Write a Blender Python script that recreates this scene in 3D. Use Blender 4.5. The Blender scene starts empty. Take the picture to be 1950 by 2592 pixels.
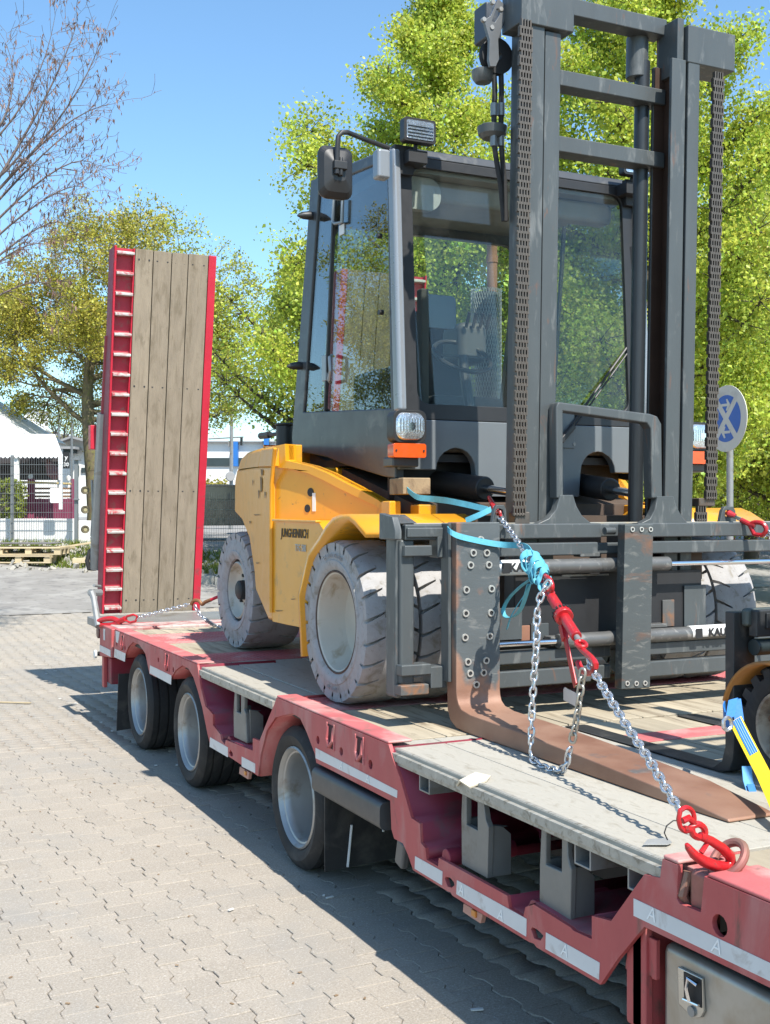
import bpy, math, random
import numpy as np
from mathutils import Vector, Matrix
from mathutils.geometry import tessellate_polygon
R = math.radians
scn = bpy.context.scene
COL = scn.collection
rnd = random.Random(7)

# ------------------------------------------------------------------ camera, sky, sun, exposure
CAM_H, FPX, CX, HY, UV = 1.75, 2950.0, 975.0, 1290.0, -440.0
TH = math.atan((CX - UV) / FPX)
SN, CS = math.sin(TH), math.cos(TH)
cd = bpy.data.cameras.new('camera')
cam = bpy.data.objects.new('camera', cd); COL.objects.link(cam)
cam.location = (0, 0, CAM_H)
cam.rotation_euler = (R(90), 0, -TH)
cd.sensor_fit = 'VERTICAL'; cd.sensor_height = 36; cd.lens = 36 * FPX / 2592
cd.shift_y = -6 / 2592
cd.clip_start = .05; cd.clip_end = 900
scn.camera = cam

SUN_TO = Vector((.075, -.71, 1.0)).normalized()
wd = bpy.data.worlds.new('World'); scn.world = wd; wd.use_nodes = True
wn = wd.node_tree
for n in list(wn.nodes): wn.nodes.remove(n)
wo = wn.nodes.new('ShaderNodeOutputWorld'); bg = wn.nodes.new('ShaderNodeBackground')
sky = wn.nodes.new('ShaderNodeTexSky'); sky.sky_type = 'NISHITA'; sky.sun_disc = False
sky.sun_elevation = math.asin(SUN_TO.z)
sky.sun_rotation = math.atan2(SUN_TO.x, SUN_TO.y)
sky.altitude = 0; sky.air_density = 1.0; sky.dust_density = 0.5; sky.ozone_density = 1.2
bg.inputs['Strength'].default_value = 0.128
gn = wn.nodes.new('ShaderNodeMix'); gn.data_type = 'RGBA'; gn.blend_type = 'MULTIPLY'; gn.inputs[0].default_value = 1; gn.inputs[7].default_value = (.90, 1.14, 1.22, 1)
wn.links.new(sky.outputs[0], gn.inputs[6]); wn.links.new(gn.outputs[2], bg.inputs[0]); wn.links.new(bg.outputs[0], wo.inputs[0])
sl = bpy.data.lights.new('sun', 'SUN'); sl.energy = 5.0; sl.angle = R(.53); sl.color = (1.0, .955, .88)
so = bpy.data.objects.new('sun', sl); COL.objects.link(so)
so.rotation_euler = SUN_TO.to_track_quat('Z', 'Y').to_euler(); so.location = (0, -10, 30)
scn.view_settings.view_transform = 'Standard'; scn.view_settings.look = 'None'
scn.view_settings.gamma = 1; scn.view_settings.exposure = 0.68
scn.view_settings.use_curve_mapping = False
scn.cycles.max_bounces = 8; scn.cycles.transparent_max_bounces = 24
scn.cycles.diffuse_bounces = 3; scn.cycles.glossy_bounces = 4; scn.cycles.caustics_reflective = False
scn.cycles.caustics_refractive = False

# ------------------------------------------------------------------ measured photo points -> metres
def _ray(u, v):
    r = (u - CX) / FPX
    return (SN + r * CS, CS - r * SN, (HY - v) / FPX)
def onX(u, v, X):
    d = _ray(u, v); t = X / d[0]; return Vector((X, t * d[1], CAM_H + t * d[2]))
def onY(u, v, Y):
    d = _ray(u, v); t = Y / d[1]; return Vector((t * d[0], Y, CAM_H + t * d[2]))
def onZ(u, v, z):
    d = _ray(u, v); t = (z - CAM_H) / d[2]; return Vector((t * d[0], t * d[1], z))
def onD(u, v, D):
    d = _ray(u, v); return Vector((D * d[0], D * d[1], CAM_H + D * d[2]))
def onV(u, v, A, B):
    """on the upright plane through A and B"""
    n = Vector((-(B[1] - A[1]), B[0] - A[0], 0)); d = Vector(_ray(u, v)); o = Vector((0, 0, CAM_H))
    t = n.dot(Vector(A) - o) / n.dot(d); return o + d * t
def YZ(pts, X): return [(p.y, p.z) for p in (onX(u, v, X) for u, v in pts)]
def XZ(pts, Y): return [(p.x, p.z) for p in (onY(u, v, Y) for u, v in pts)]
def project(p):
    F = p[0] * SN + p[1] * CS; r = p[0] * CS - p[1] * SN
    return CX + FPX * r / F, HY - FPX * (p[2] - CAM_H) / F, F

# ------------------------------------------------------------------ materials
MATS = {}
def mat(name, col, rough=.55, metal=0.0, var=.12, scale=6.0, bump=0.0, bscale=60.0, dirt=None, damt=.35, dscale=3.0,
        dirt2=None, d2amt=.3, d2scale=9.0, coat=0.0, rvar=.12, spec=.5, stretch=None, objvar=0.0, island=0.0, attr=None, world=False):
    if name in MATS: return MATS[name]
    m = bpy.data.materials.new(name); m.use_nodes = True
    nt = m.node_tree; N = nt.nodes; L = nt.links
    b = N['Principled BSDF']
    b.inputs['Metallic'].default_value = metal
    b.inputs['Specular IOR Level'].default_value = spec
    b.inputs['Coat Weight'].default_value = coat; b.inputs['Coat Roughness'].default_value = .15
    tc = N.new('ShaderNodeTexCoord'); src = tc.outputs['Object']
    if world: src = N.new('ShaderNodeNewGeometry').outputs['Position']
    if stretch:
        mp = N.new('ShaderNodeMapping'); mp.inputs['Scale'].default_value = stretch
        L.new(src, mp.inputs['Vector']); src = mp.outputs[0]
    def noise(s, det=5.0, dist=0.0):
        n = N.new('ShaderNodeTexNoise'); n.inputs['Scale'].default_value = s
        n.inputs['Detail'].default_value = det; n.inputs['Roughness'].default_value = .62
        n.inputs['Distortion'].default_value = dist
        L.new(src, n.inputs['Vector']); return n.outputs['Fac']
    def mathn(op, a, bb):
        n = N.new('ShaderNodeMath'); n.operation = op
        for i, x in enumerate((a, bb)):
            if isinstance(x, (int, float)): n.inputs[i].default_value = x
            else: L.new(x, n.inputs[i])
        return n.outputs[0]
    def ramp(fac, lo, hi):
        n = N.new('ShaderNodeMapRange'); n.inputs['From Min'].default_value = lo; n.inputs['From Max'].default_value = hi
        L.new(fac, n.inputs['Value']); return n.outputs[0]
    nf = noise(scale)
    # brightness variation
    val = mathn('ADD', mathn('MULTIPLY', mathn('SUBTRACT', nf, .5), 2 * var * 2), 1.0)
    if objvar:
        oi = N.new('ShaderNodeObjectInfo')
        val = mathn('MULTIPLY', val, mathn('ADD', mathn('MULTIPLY', oi.outputs['Random'], 2 * objvar), 1 - objvar))
    if attr:
        at = N.new('ShaderNodeAttribute'); at.attribute_name = attr
        val = mathn('MULTIPLY', val, at.outputs['Fac'])
    mx = N.new('ShaderNodeMix'); mx.data_type = 'RGBA'; mx.blend_type = 'MULTIPLY'; mx.inputs[0].default_value = 1
    mx.inputs[6].default_value = (*col, 1)
    cv = N.new('ShaderNodeCombineColor')
    for i in range(3): L.new(val, cv.inputs[i])
    L.new(cv.outputs[0], mx.inputs[7]); c = mx.outputs[2]
    for dd, da, ds in ((dirt, damt, dscale), (dirt2, d2amt, d2scale)):
        if dd:
            f = ramp(noise(ds, 8.0, .6), .62 - da * .45, .74 - da * .3)
            m2 = N.new('ShaderNodeMix'); m2.data_type = 'RGBA'; m2.clamp_factor = True
            L.new(f, m2.inputs[0]); L.new(c, m2.inputs[6]); m2.inputs[7].default_value = (*dd, 1); c = m2.outputs[2]
    L.new(c, b.inputs['Base Color'])
    L.new(mathn('ADD', mathn('MULTIPLY', mathn('SUBTRACT', noise(scale * 2.3), .5), 2 * rvar), rough), b.inputs['Roughness'])
    if bump:
        bn = N.new('ShaderNodeBump'); bn.inputs['Strength'].default_value = min(1, bump); bn.inputs['Distance'].default_value = .004
        L.new(noise(bscale, 6.0), bn.inputs['Height']); L.new(bn.outputs[0], b.inputs['Normal'])
    MATS[name] = m
    return m

def glass_mat(name, tint, refl=1.0, dirt=.03, dcol=(.5, .5, .48), rough=.0, dscale=7.0):
    if name in MATS: return MATS[name]
    m = bpy.data.materials.new(name); m.use_nodes = True
    nt = m.node_tree; N = nt.nodes; L = nt.links
    for n in list(N): N.remove(n)
    out = N.new('ShaderNodeOutputMaterial')
    tr = N.new('ShaderNodeBsdfTransparent'); tr.inputs[0].default_value = (*tint, 1)
    gl = N.new('ShaderNodeBsdfGlossy'); gl.inputs['Roughness'].default_value = rough; gl.inputs[0].default_value = (.95, .97, 1, 1)
    lw = N.new('ShaderNodeLayerWeight'); lw.inputs['Blend'].default_value = .5       # Facing is the same on both faces of a thin pane
    pw = N.new('ShaderNodeMath'); pw.operation = 'POWER'; pw.inputs[1].default_value = 5; L.new(lw.outputs['Facing'], pw.inputs[0])
    mm = N.new('ShaderNodeMath'); mm.operation = 'MULTIPLY_ADD'; mm.inputs[1].default_value = .96 * refl; mm.inputs[2].default_value = .04 * refl; mm.use_clamp = True
    L.new(pw.outputs[0], mm.inputs[0])
    ms = N.new('ShaderNodeMixShader'); L.new(mm.outputs[0], ms.inputs[0]); L.new(tr.outputs[0], ms.inputs[1]); L.new(gl.outputs[0], ms.inputs[2])
    df = N.new('ShaderNodeBsdfDiffuse'); df.inputs[0].default_value = (*dcol, 1)
    tc = N.new('ShaderNodeTexCoord'); nz = N.new('ShaderNodeTexNoise'); nz.inputs['Scale'].default_value = dscale; nz.inputs['Detail'].default_value = 8
    L.new(tc.outputs['Object'], nz.inputs['Vector'])
    mr = N.new('ShaderNodeMapRange'); mr.inputs['From Min'].default_value = .35; mr.inputs['From Max'].default_value = .75
    mr.inputs['To Min'].default_value = dirt * .5; mr.inputs['To Max'].default_value = dirt * 2.2
    L.new(nz.outputs['Fac'], mr.inputs['Value'])
    m2 = N.new('ShaderNodeMixShader'); L.new(mr.outputs[0], m2.inputs[0]); L.new(ms.outputs[0], m2.inputs[1]); L.new(df.outputs[0], m2.inputs[2])
    L.new(m2.outputs[0], out.inputs[0]); MATS[name] = m
    return m

def leaf_mat(name, col, trans=.45):
    if name in MATS: return MATS[name]
    m = bpy.data.materials.new(name); m.use_nodes = True
    nt = m.node_tree; N = nt.nodes; L = nt.links
    b = N['Principled BSDF']; out = N['Material Output']
    b.inputs['Roughness'].default_value = .42; b.inputs['Specular IOR Level'].default_value = .4
    at = N.new('ShaderNodeAttribute'); at.attribute_name = 'tint'
    hs = N.new('ShaderNodeHueSaturation'); hs.inputs['Color'].default_value = (*col, 1)
    sp = N.new('ShaderNodeSeparateColor'); L.new(at.outputs['Color'], sp.inputs[0])
    L.new(sp.outputs[0], hs.inputs['Value']); L.new(sp.outputs[1], hs.inputs['Hue'])
    L.new(hs.outputs[0], b.inputs['Base Color'])
    tl = N.new('ShaderNodeBsdfTranslucent'); L.new(hs.outputs[0], tl.inputs[0])
    ms = N.new('ShaderNodeMixShader'); ms.inputs[0].default_value = trans
    L.new(b.outputs[0], ms.inputs[1]); L.new(tl.outputs[0], ms.inputs[2]); L.new(ms.outputs[0], out.inputs[0])
    MATS[name] = m
    return m

# ------------------------------------------------------------------ mesh builder
class B:
    def __init__(s): s.v = []; s.f = []
    def add(s, vs, fs):
        o = len(s.v); s.v += [tuple(p) for p in vs]; s.f += [tuple(i + o for i in f) for f in fs]; return s
    def box(s, x0, x1, y0, y1, z0, z1):
        return s.add([(x0, y0, z0), (x1, y0, z0), (x1, y1, z0), (x0, y1, z0), (x0, y0, z1), (x1, y0, z1), (x1, y1, z1), (x0, y1, z1)],
                     [(0, 3, 2, 1), (4, 5, 6, 7), (0, 1, 5, 4), (1, 2, 6, 5), (2, 3, 7, 6), (3, 0, 4, 7)])
    def obox(s, c, ax, ay, az, hx, hy, hz):
        c = Vector(c); ax, ay, az = Vector(ax).normalized() * hx, Vector(ay).normalized() * hy, Vector(az).normalized() * hz
        vs = [c + ax * i + ay * j + az * k for k in (-1, 1) for i, j in ((-1, -1), (1, -1), (1, 1), (-1, 1))]
        return s.add(vs, [(0, 3, 2, 1), (4, 5, 6, 7), (0, 1, 5, 4), (1, 2, 6, 5), (2, 3, 7, 6), (3, 0, 4, 7)])
    def bar(s, p0, p1, w, h, up=(0, 0, 1)):
        p0, p1 = Vector(p0), Vector(p1); d = (p1 - p0); u = Vector(up)
        sd = d.cross(u)
        if sd.length < 1e-6: sd = d.cross(Vector((1, 0, 0)))
        sd.normalize(); uu = sd.cross(d).normalized()
        return s.obox((p0 + p1) / 2, d, sd, uu, d.length / 2, w / 2, h / 2)
    def prism(s, loops, mk0, mk1):
        """loops: [outer, hole...] of 2D points; mk0/mk1 map a 2D point to 3D on each face"""
        allp = [p for lp in loops for p in lp]; n = len(allp)
        tris = tessellate_polygon([[Vector((p[0], p[1], 0)) for p in lp] for lp in loops])
        vs = [mk0(p) for p in allp] + [mk1(p) for p in allp]
        fs = [tuple(t) for t in tris] + [tuple(i + n for i in reversed(t)) for t in tris]
        o = 0
        for lp in loops:
            k = len(lp)
            for i in range(k):
                a, b2 = o + i, o + (i + 1) % k
                fs.append((a, b2, b2 + n, a + n))
            o += k
        return s.add(vs, fs)
    def px(s, loops, x0, x1):
        if not isinstance(loops[0][0], (tuple, list)): loops = [loops]
        return s.prism(loops, lambda p: (x0, p[0], p[1]), lambda p: (x1, p[0], p[1]))
    def py(s, loops, y0, y1):
        if not isinstance(loops[0][0], (tuple, list)): loops = [loops]
        return s.prism(loops, lambda p: (p[0], y0, p[1]), lambda p: (p[0], y1, p[1]))
    def pz(s, loops, z0, z1):
        if not isinstance(loops[0][0], (tuple, list)): loops = [loops]
        return s.prism(loops, lambda p: (p[0], p[1], z0), lambda p: (p[0], p[1], z1))
    def mirror_loft(s, pts, xc):
        """solid between a 3D outline and its mirror image about x = xc"""
        p = [Vector(q) for q in pts]; n = len(p)
        tris = tessellate_polygon([[Vector((q.y, q.z, 0)) for q in p]])
        vs = p + [Vector((2 * xc - q.x, q.y, q.z)) for q in p]
        fs = [tuple(t) for t in tris] + [tuple(i + n for i in reversed(t)) for t in tris]
        fs += [(i, (i + 1) % n, (i + 1) % n + n, i + n) for i in range(n)]
        return s.add(vs, fs)
    def tube(s, pts, r, n=8, cap=True, closed=False):
        pts = [Vector(p) for p in pts]; k = len(pts)
        rs = r if isinstance(r, (list, tuple)) else [r] * k
        up = None; rings = []
        for i in range(k):
            if closed: t = pts[(i + 1) % k] - pts[i - 1]
            else: t = pts[min(i + 1, k - 1)] - pts[max(i - 1, 0)]
            t.normalize()
            if up is None:
                up = t.orthogonal().normalized()
            up = (up - t * up.dot(t))
            up = up.normalized() if up.length > 1e-6 else t.orthogonal().normalized()
            sd = t.cross(up)
            rings.append([pts[i] + (up * math.cos(2 * math.pi * j / n) + sd * math.sin(2 * math.pi * j / n)) * rs[i] for j in range(n)])
        vs = [p for rg in rings for p in rg]; fs = []
        for i in range(k if closed else k - 1):
            a, b2 = i * n, ((i + 1) % k) * n
            fs += [(a + j, a + (j + 1) % n, b2 + (j + 1) % n, b2 + j) for j in range(n)]
        if cap and not closed:
            fs += [tuple(range(n))[::-1], tuple((k - 1) * n + j for j in range(n))]
        return s.add(vs, fs)
    def cyl(s, p0, p1, r, n=20, r1=None): return s.tube([p0, p1], [r, r if r1 is None else r1], n)
    def lathe(s, prof, c, axis='X', n=48, closed=False):
        """prof: (a, r) along axis and radius"""
        c = Vector(c); vs = []; fs = []; k = len(prof)
        for j in range(n):
            a = 2 * math.pi * j / n; ca, sa = math.cos(a), math.sin(a)
            for q, r in prof:
                o = {'X': (q, r * ca, r * sa), 'Y': (r * ca, q, r * sa), 'Z': (r * ca, r * sa, q)}[axis]
                vs.append(c + Vector(o))
        for j in range(n):
            a, b2 = j * k, ((j + 1) % n) * k
            for i in range(k if closed else k - 1):
                i2 = (i + 1) % k
                fs.append((a + i, a + i2, b2 + i2, b2 + i))
        return s.add(vs, fs)
    def ribbon(s, pts, w, side, t=.003):
        """strap along pts; side: width direction(s)"""
        pts = [Vector(p) for p in pts]; k = len(pts)
        sd = [Vector(x).normalized() for x in side] if isinstance(side, list) else [Vector(side).normalized()] * k
        vs = []; fs = []
        for i in range(k):
            tg = (pts[min(i + 1, k - 1)] - pts[max(i - 1, 0)]).normalized()
            nn = tg.cross(sd[i]); nn = nn.normalized() * t / 2 if nn.length > 1e-5 else Vector((0, 0, t / 2))
            ss = sd[i] * w / 2
            vs += [pts[i] - ss - nn, pts[i] + ss - nn, pts[i] + ss + nn, pts[i] - ss + nn]
        for i in range(k - 1):
            a, b2 = 4 * i, 4 * i + 4
            fs += [(a + j, a + (j + 1) % 4, b2 + (j + 1) % 4, b2 + j) for j in range(4)]
        fs += [(3, 2, 1, 0), (4 * k - 4, 4 * k - 3, 4 * k - 2, 4 * k - 1)]
        return s.add(vs, fs)
    def mesh(s, name, m=None, sharp=35, off=(0, 0, 0), smooth=True):
        me = bpy.data.meshes.new(name)
        ox, oy, oz = off
        me.from_pydata([(x - ox, y - oy, z - oz) for x, y, z in s.v], [], s.f)
        import bmesh
        bm = bmesh.new(); bm.from_mesh(me); bmesh.ops.recalc_face_normals(bm, faces=bm.faces); bm.to_mesh(me); bm.free()
        if smooth:
            me.polygons.foreach_set('use_smooth', [True] * len(me.polygons))
            me.set_sharp_from_angle(angle=R(sharp))
        if m: me.materials.append(m)
        return me

def place(o, label=None, cat=None, group=None, kind=None):
    if label: o['label'] = label
    if cat: o['category'] = cat
    if group: o['group'] = group
    if kind: o['kind'] = kind
    return o
def origin(o):
    p = Vector((0, 0, 0))
    while o is not None: p += o.location; o = o.parent
    return p
def thing(name, loc, label, cat, group=None):
    o = bpy.data.objects.new(name, None); COL.objects.link(o); o.location = loc; o.empty_display_size = .2
    return place(o, label, cat, group)
def part(name, b, m, parent=None, bevel=0.0, seg=2, sharp=35, smooth=True, label=None, kind=None, off=None):
    off = origin(parent) if parent is not None else (Vector(off) if off else Vector((0, 0, 0)))
    me = b.mesh(name, m, sharp, off, smooth)
    o = bpy.data.objects.new(name, me); COL.objects.link(o)
    if parent is not None: o.parent = parent
    elif off.length: o.location = off
    if bevel:
        md = o.modifiers.new('bevel', 'BEVEL'); md.width = bevel; md.segments = seg; md.limit_method = 'ANGLE'; md.angle_limit = R(38)
        md.harden_normals = True
    if label: o['label'] = label
    if kind: o['kind'] = kind
    return o
def inst(name, me, parent, M, label=None):
    """object sharing a mesh, at world matrix M"""
    o = bpy.data.objects.new(name, me); COL.objects.link(o); o.parent = parent
    o.matrix_local = Matrix.Translation(-origin(parent)) @ M if parent is not None else M
    if label: o['label'] = label
    return o
def text_mesh(txt, size, depth=.002, shear=0.0, bold=0.0):
    cu = bpy.data.curves.new('lettering', 'FONT'); cu.body = txt; cu.size = size; cu.extrude = depth; cu.align_x = 'CENTER'; cu.align_y = 'CENTER'
    cu.shear = shear; cu.offset = bold; cu.resolution_u = 3
    o = bpy.data.objects.new('lettering', cu); COL.objects.link(o)
    dg = bpy.context.evaluated_depsgraph_get(); me = bpy.data.meshes.new_from_object(o.evaluated_get(dg))
    bpy.data.objects.remove(o); return me
def lettering(name, txt, size, m, parent, c, right, up, depth=.001, shear=0.0, bold=0.0, sx=1.0):
    me = text_mesh(txt, size, depth, shear, bold); me.materials.clear(); me.materials.append(m)
    r_, u_ = Vector(right).normalized(), Vector(up).normalized(); n_ = r_.cross(u_)
    Mx = Matrix(((r_.x * sx, u_.x, n_.x, c[0]), (r_.y * sx, u_.y, n_.y, c[1]), (r_.z * sx, u_.z, n_.z, c[2]), (0, 0, 0, 1)))
    return inst(name, me, parent, Mx)
def rrect(x0, x1, z0, z1, r, n=4):
    pts = []
    for cx_, cz_, a0 in ((x1 - r, z1 - r, 0), (x0 + r, z1 - r, 90), (x0 + r, z0 + r, 180), (x1 - r, z0 + r, 270)):
        for i in range(n + 1):
            a = R(a0 + 90 * i / n); pts.append((cx_ + r * math.cos(a), cz_ + r * math.sin(a)))
    return pts
def circ(x, z, r, n=16, sx=1.0): return [(x + sx * r * math.cos(2 * math.pi * i / n), z + r * math.sin(2 * math.pi * i / n)) for i in range(n)]

# common surfaces
RED = mat('faded_red_paint', (.43, .078, .078), .55, var=.10, scale=5, stretch=(1, 1, .4), dirt=(.46, .17, .16), damt=.26, dscale=4, dirt2=(.17, .075, .06), d2amt=.06, d2scale=11, bump=.15, bscale=90)
REDB = mat('bright_red_paint', (.50, .018, .04), .42, var=.10, scale=7, dirt=(.20, .05, .05), damt=.08, dscale=9, bump=.1)
REDC = mat('red_lacquer_chain_fitting', (.44, .014, .018), .32, var=.15, scale=40, coat=.25, dirt=(.16, .03, .03), damt=.15, dscale=60)
WOOD = mat('weathered_ramp_wood', (.26, .21, .15), .85, var=.16, scale=2.2, stretch=(9, 9, 1.0), bump=.5, bscale=12, dirt=(.19, .15, .10), damt=.25, dscale=2, dirt2=(.09, .07, .045), d2amt=-.02, d2scale=3.2, objvar=.13)
DECKW = mat('deck_wood', (.38, .325, .235), .85, var=.16, scale=2.2, stretch=(9, 1.0, 9), bump=.5, bscale=12, dirt=(.22, .175, .12), damt=.26, dscale=1.6, dirt2=(.12, .09, .06), d2amt=.0, d2scale=3, objvar=.18)
BOARD = mat('grey_deck_board', (.385, .36, .305), .8, var=.06, scale=5.0, stretch=(5, 2.0, 5), bump=.4, bscale=30, dirt=(.29, .265, .215), damt=.2, dscale=5, dirt2=(.28, .25, .20), d2amt=.02, d2scale=16, objvar=.06)
EXTR = mat('worn_aluminium_edge', (.40, .385, .34), .5, .35, var=.16, scale=7, stretch=(1, 3, 3), bump=.3, bscale=40, dirt=(.22, .20, .16), damt=.25, dscale=9)
GALV = mat('galvanised_steel', (.30, .30, .29), .5, .45, var=.12, scale=12, dirt=(.22, .19, .15), damt=.15, dscale=6)
BRKT = mat('grey_bracket_steel', (.20, .195, .18), .5, .25, var=.1, scale=9, dirt=(.13, .11, .09), damt=.2, dscale=5)
DARK = mat('black_frame', (.018, .018, .019), .6, var=.2, scale=8)
RUB = mat('black_tyre_rubber', (.020, .0195, .0195), .75, var=.2, scale=9, dirt=(.055, .05, .044), damt=.2, dscale=5, bump=.2)
STRIP = mat('reflective_strip', (.60, .61, .61), .38, var=.07, scale=6, dirt=(.40, .37, .34), damt=.12, dscale=9)
SILV = mat('silver_wheel', (.37, .37, .36), .40, .55, var=.08, scale=6, dirt=(.25, .22, .18), damt=.15, dscale=6)
YEL = mat('forklift_yellow', (.70, .31, .013), .36, var=.07, scale=4, dirt=(.46, .24, .04), damt=.10, dscale=7, dirt2=(.10, .07, .04), d2amt=-.06, d2scale=22, coat=.35)
CABG = mat('cab_grey_paint', (.042, .047, .053), .42, var=.07, scale=4, dirt=(.11, .11, .105), damt=.10, dscale=6, coat=.15)
CABL = mat('cab_pillar_grey', (.27, .285, .30), .28, .3, var=.03, scale=4, coat=.2, rvar=.03)
MAST = mat('mast_grey_paint', (.074, .083, .085), .45, .1, var=.10, scale=5, dirt=(.16, .165, .16), damt=.14, dscale=9, dirt2=(.19, .085, .045), d2amt=.0, d2scale=8, bump=.12, bscale=50, stretch=(2, 2, .5))
FORKG = mat('scratched_fork_paint', (.078, .088, .088), .5, .15, var=.12, scale=5, dirt=(.20, .20, .18), damt=.14, dscale=20, dirt2=(.22, .095, .045), d2amt=.10, d2scale=6, bump=.2, stretch=(.6, 1, 1.6))
RUST = mat('rusty_steel', (.26, .12, .075), .7, .1, var=.16, scale=6, dirt=(.27, .13, .075), damt=.3, dscale=7, bump=.25, bscale=50)
BLK = mat('black_plastic', (.022, .022, .023), .45, var=.12, scale=15)
GTYRE = mat('grey_solid_tyre', (.345, .335, .33), .88, var=.10, scale=22, dirt=(.24, .22, .19), damt=.22, dscale=14, dirt2=(.14, .125, .105), d2amt=.0, d2scale=40, bump=.4, bscale=90)
CREAM = mat('cream_wheel_rim', (.50, .47, .40), .45, var=.07, scale=6, dirt=(.33, .27, .18), damt=.15, dscale=8)
CHROME = mat('chrome_rod', (.75, .75, .76), .12, 1.0, var=.02, scale=10, rvar=.03)
CHAINM = mat('zinc_chain', (.60, .61, .63), .28, .85, var=.1, scale=40, rvar=.1)
LEAFCH = mat('dark_leaf_chain', (.125, .108, .092), .5, .5, var=.2, scale=20, dirt=(.13, .08, .05), damt=.2, dscale=9)
WHITEP = mat('white_paint', (.75, .75, .73), .5, var=.04, scale=3)
# ================================================================== SETTING: ground, paving, far things
def gz(x, y):
    if y < 13.5: return 0.0
    if y < 22.3: return (y - 13.5) * .068
    if y < 24.3: return .598 + (y - 22.3) * .21
    return 1.018 + (y - 24.3) * .004
CONC = mat('concrete_paver', (.335, .292, .238), .9, var=.30, scale=115, bump=.9, bscale=240, dirt=(.29, .265, .23), damt=.30, dscale=1.1, world=True, dirt2=(.54, .50, .45), d2amt=.14, d2scale=140, objvar=.05)
CONCS = mat('concrete_paver_field', (.335, .292, .238), .9, var=.30, scale=115, bump=.9, bscale=240, dirt=(.29, .265, .23), damt=.30, dscale=1.1, world=True, dirt2=(.54, .50, .45), d2amt=.14, d2scale=140, attr='tone')
SAND = mat('joint_sand', (.24, .215, .18), .95, var=.2, scale=30, bump=.4, bscale=150)
ASPH = mat('worn_yard_asphalt', (.235, .22, .20), .92, var=.12, scale=1.2, bump=.4, bscale=120, dirt=(.30, .285, .26), damt=.35, dscale=1.5, dirt2=(.15, .14, .13), d2amt=.2, d2scale=5)
def grid_mesh(b, x0, x1, y0, y1, nx, ny, dz):
    vs = []; fs = []
    for j in range(ny + 1):
        for i in range(nx + 1):
            x = x0 + (x1 - x0) * i / nx; y = y0 + (y1 - y0) * j / ny
            vs.append((x, y, gz(x, y) + dz))
    for j in range(ny):
        for i in range(nx):
            a = j * (nx + 1) + i; fs.append((a, a + 1, a + nx + 2, a + nx + 1))
    b.add(vs, fs)
b = B(); grid_mesh(b, -60, 90, -30, 150, 50, 240, -.008)
ground = part('ground', b, SAND, kind='structure')
b = B(); PAVE_END = 17.2
vs = []; fs = []
ny = 80; nx = 30
for j in range(ny + 1):
    for i in range(nx + 1):
        x = -60 + 150 * i / nx; y = PAVE_END + (150 - PAVE_END) * (j / ny) ** 2
        vs.append((x, y, gz(x, y) + .004))
for j in range(ny):
    for i in range(nx):
        a = j * (nx + 1) + i; fs.append((a, a + 1, a + nx + 2, a + nx + 1))
b.add(vs, fs)
road = part('asphalt_yard', b, ASPH, kind='structure')

# interlocking bone-shaped pavers, 200 x 165 mm
PW, PL = .143, .185
def bone(inset, z):
    w1, w0, L_ = PW / 2 + .0115 - inset, PW / 2 - .0115 - inset, PL / 2 - inset
    a, c = .060, .032
    rt = [(w1, -L_), (w1, -a), (w0, -c), (w0, c), (w1, a), (w1, L_)]
    return [(x, y, z) for x, y in rt] + [(-x, y, z) for x, y in reversed(rt)]
def paver_geo():
    top, mid, low = bone(.0034, .0), bone(.0009, -.0026), bone(.0009, -.02)
    fs = [tuple(range(12))]
    for o in (0, 12): fs += [(o + i, o + 12 + i, o + 12 + (i + 1) % 12, o + (i + 1) % 12) for i in range(12)]
    return top + mid + low, fs
pv, pf = paver_geo(); pvn = np.array(pv)
PROT = R(3.0); pc, ps = math.cos(PROT), math.sin(PROT)
spots = []
for i in range(-50, 74):
    for j in range(-14, 108):
        lx, ly = i * PW, j * PL + (PL / 2 if i % 2 else 0)
        x, y = lx * pc - ly * ps + .03, lx * ps + ly * pc
        if not (-5.2 < x < 9.0 and -1.0 < y < PAVE_END - .03): continue
        if x > 2.3 and y < 10 and not (x > 2.3 and False):
            if x > 3.4 and x < 8.2 and y < 11: continue          # wholly beneath the trailer, never seen
        spots.append((x, y))
near = []
for k, (x, y) in enumerate(spots):
    u, v, F = project((x, y, 0)) if y * CS + x * SN > .8 else (-1, -1, 1)
    if -20 < u < 1560 and 1330 < v < 2620 and x < 2.35: near.append((F, k))
near.sort(); near = set(k for _, k in near[:300])
me_p = bpy.data.meshes.new('paver'); me_p.from_pydata(pv, [], pf); me_p.materials.append(CONC)
rr = np.random.RandomState(3)
VV, FF, TT = [], [], []
for k, (x, y) in enumerate(spots):
    dz = rr.normal(0, .0012); tx, ty = rr.normal(0, .006, 2); jx, jy, jr = rr.normal(0, .0012), rr.normal(0, .0012), rr.normal(0, .006)
    if k in near:
        M = Matrix.Translation((x + jx, y + jy, gz(x, y) + dz)) @ Matrix.Rotation(PROT + jr, 4, 'Z') @ Matrix.Rotation(tx, 4, 'X') @ Matrix.Rotation(ty, 4, 'Y')
        inst('paver', me_p, ground, M)
    else:
        a = PROT + jr; ca, sa = math.cos(a), math.sin(a)
        q = pvn.copy(); zz = q[:, 2] + q[:, 0] * ty + q[:, 1] * tx
        X = x + jx + q[:, 0] * ca - q[:, 1] * sa; Y = y + jy + q[:, 0] * sa + q[:, 1] * ca
        Z = zz + gz(x, y) + dz + (Y - y) * (.068 if y > 13.5 else 0)
        VV.append(np.stack([X, Y, Z], 1)); TT.append(1 + rr.normal(0, .035))
n = len(VV); V = np.concatenate(VV)
fl = [len(f) for f in pf]; li = np.concatenate([np.array(f) for f in pf])
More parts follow.
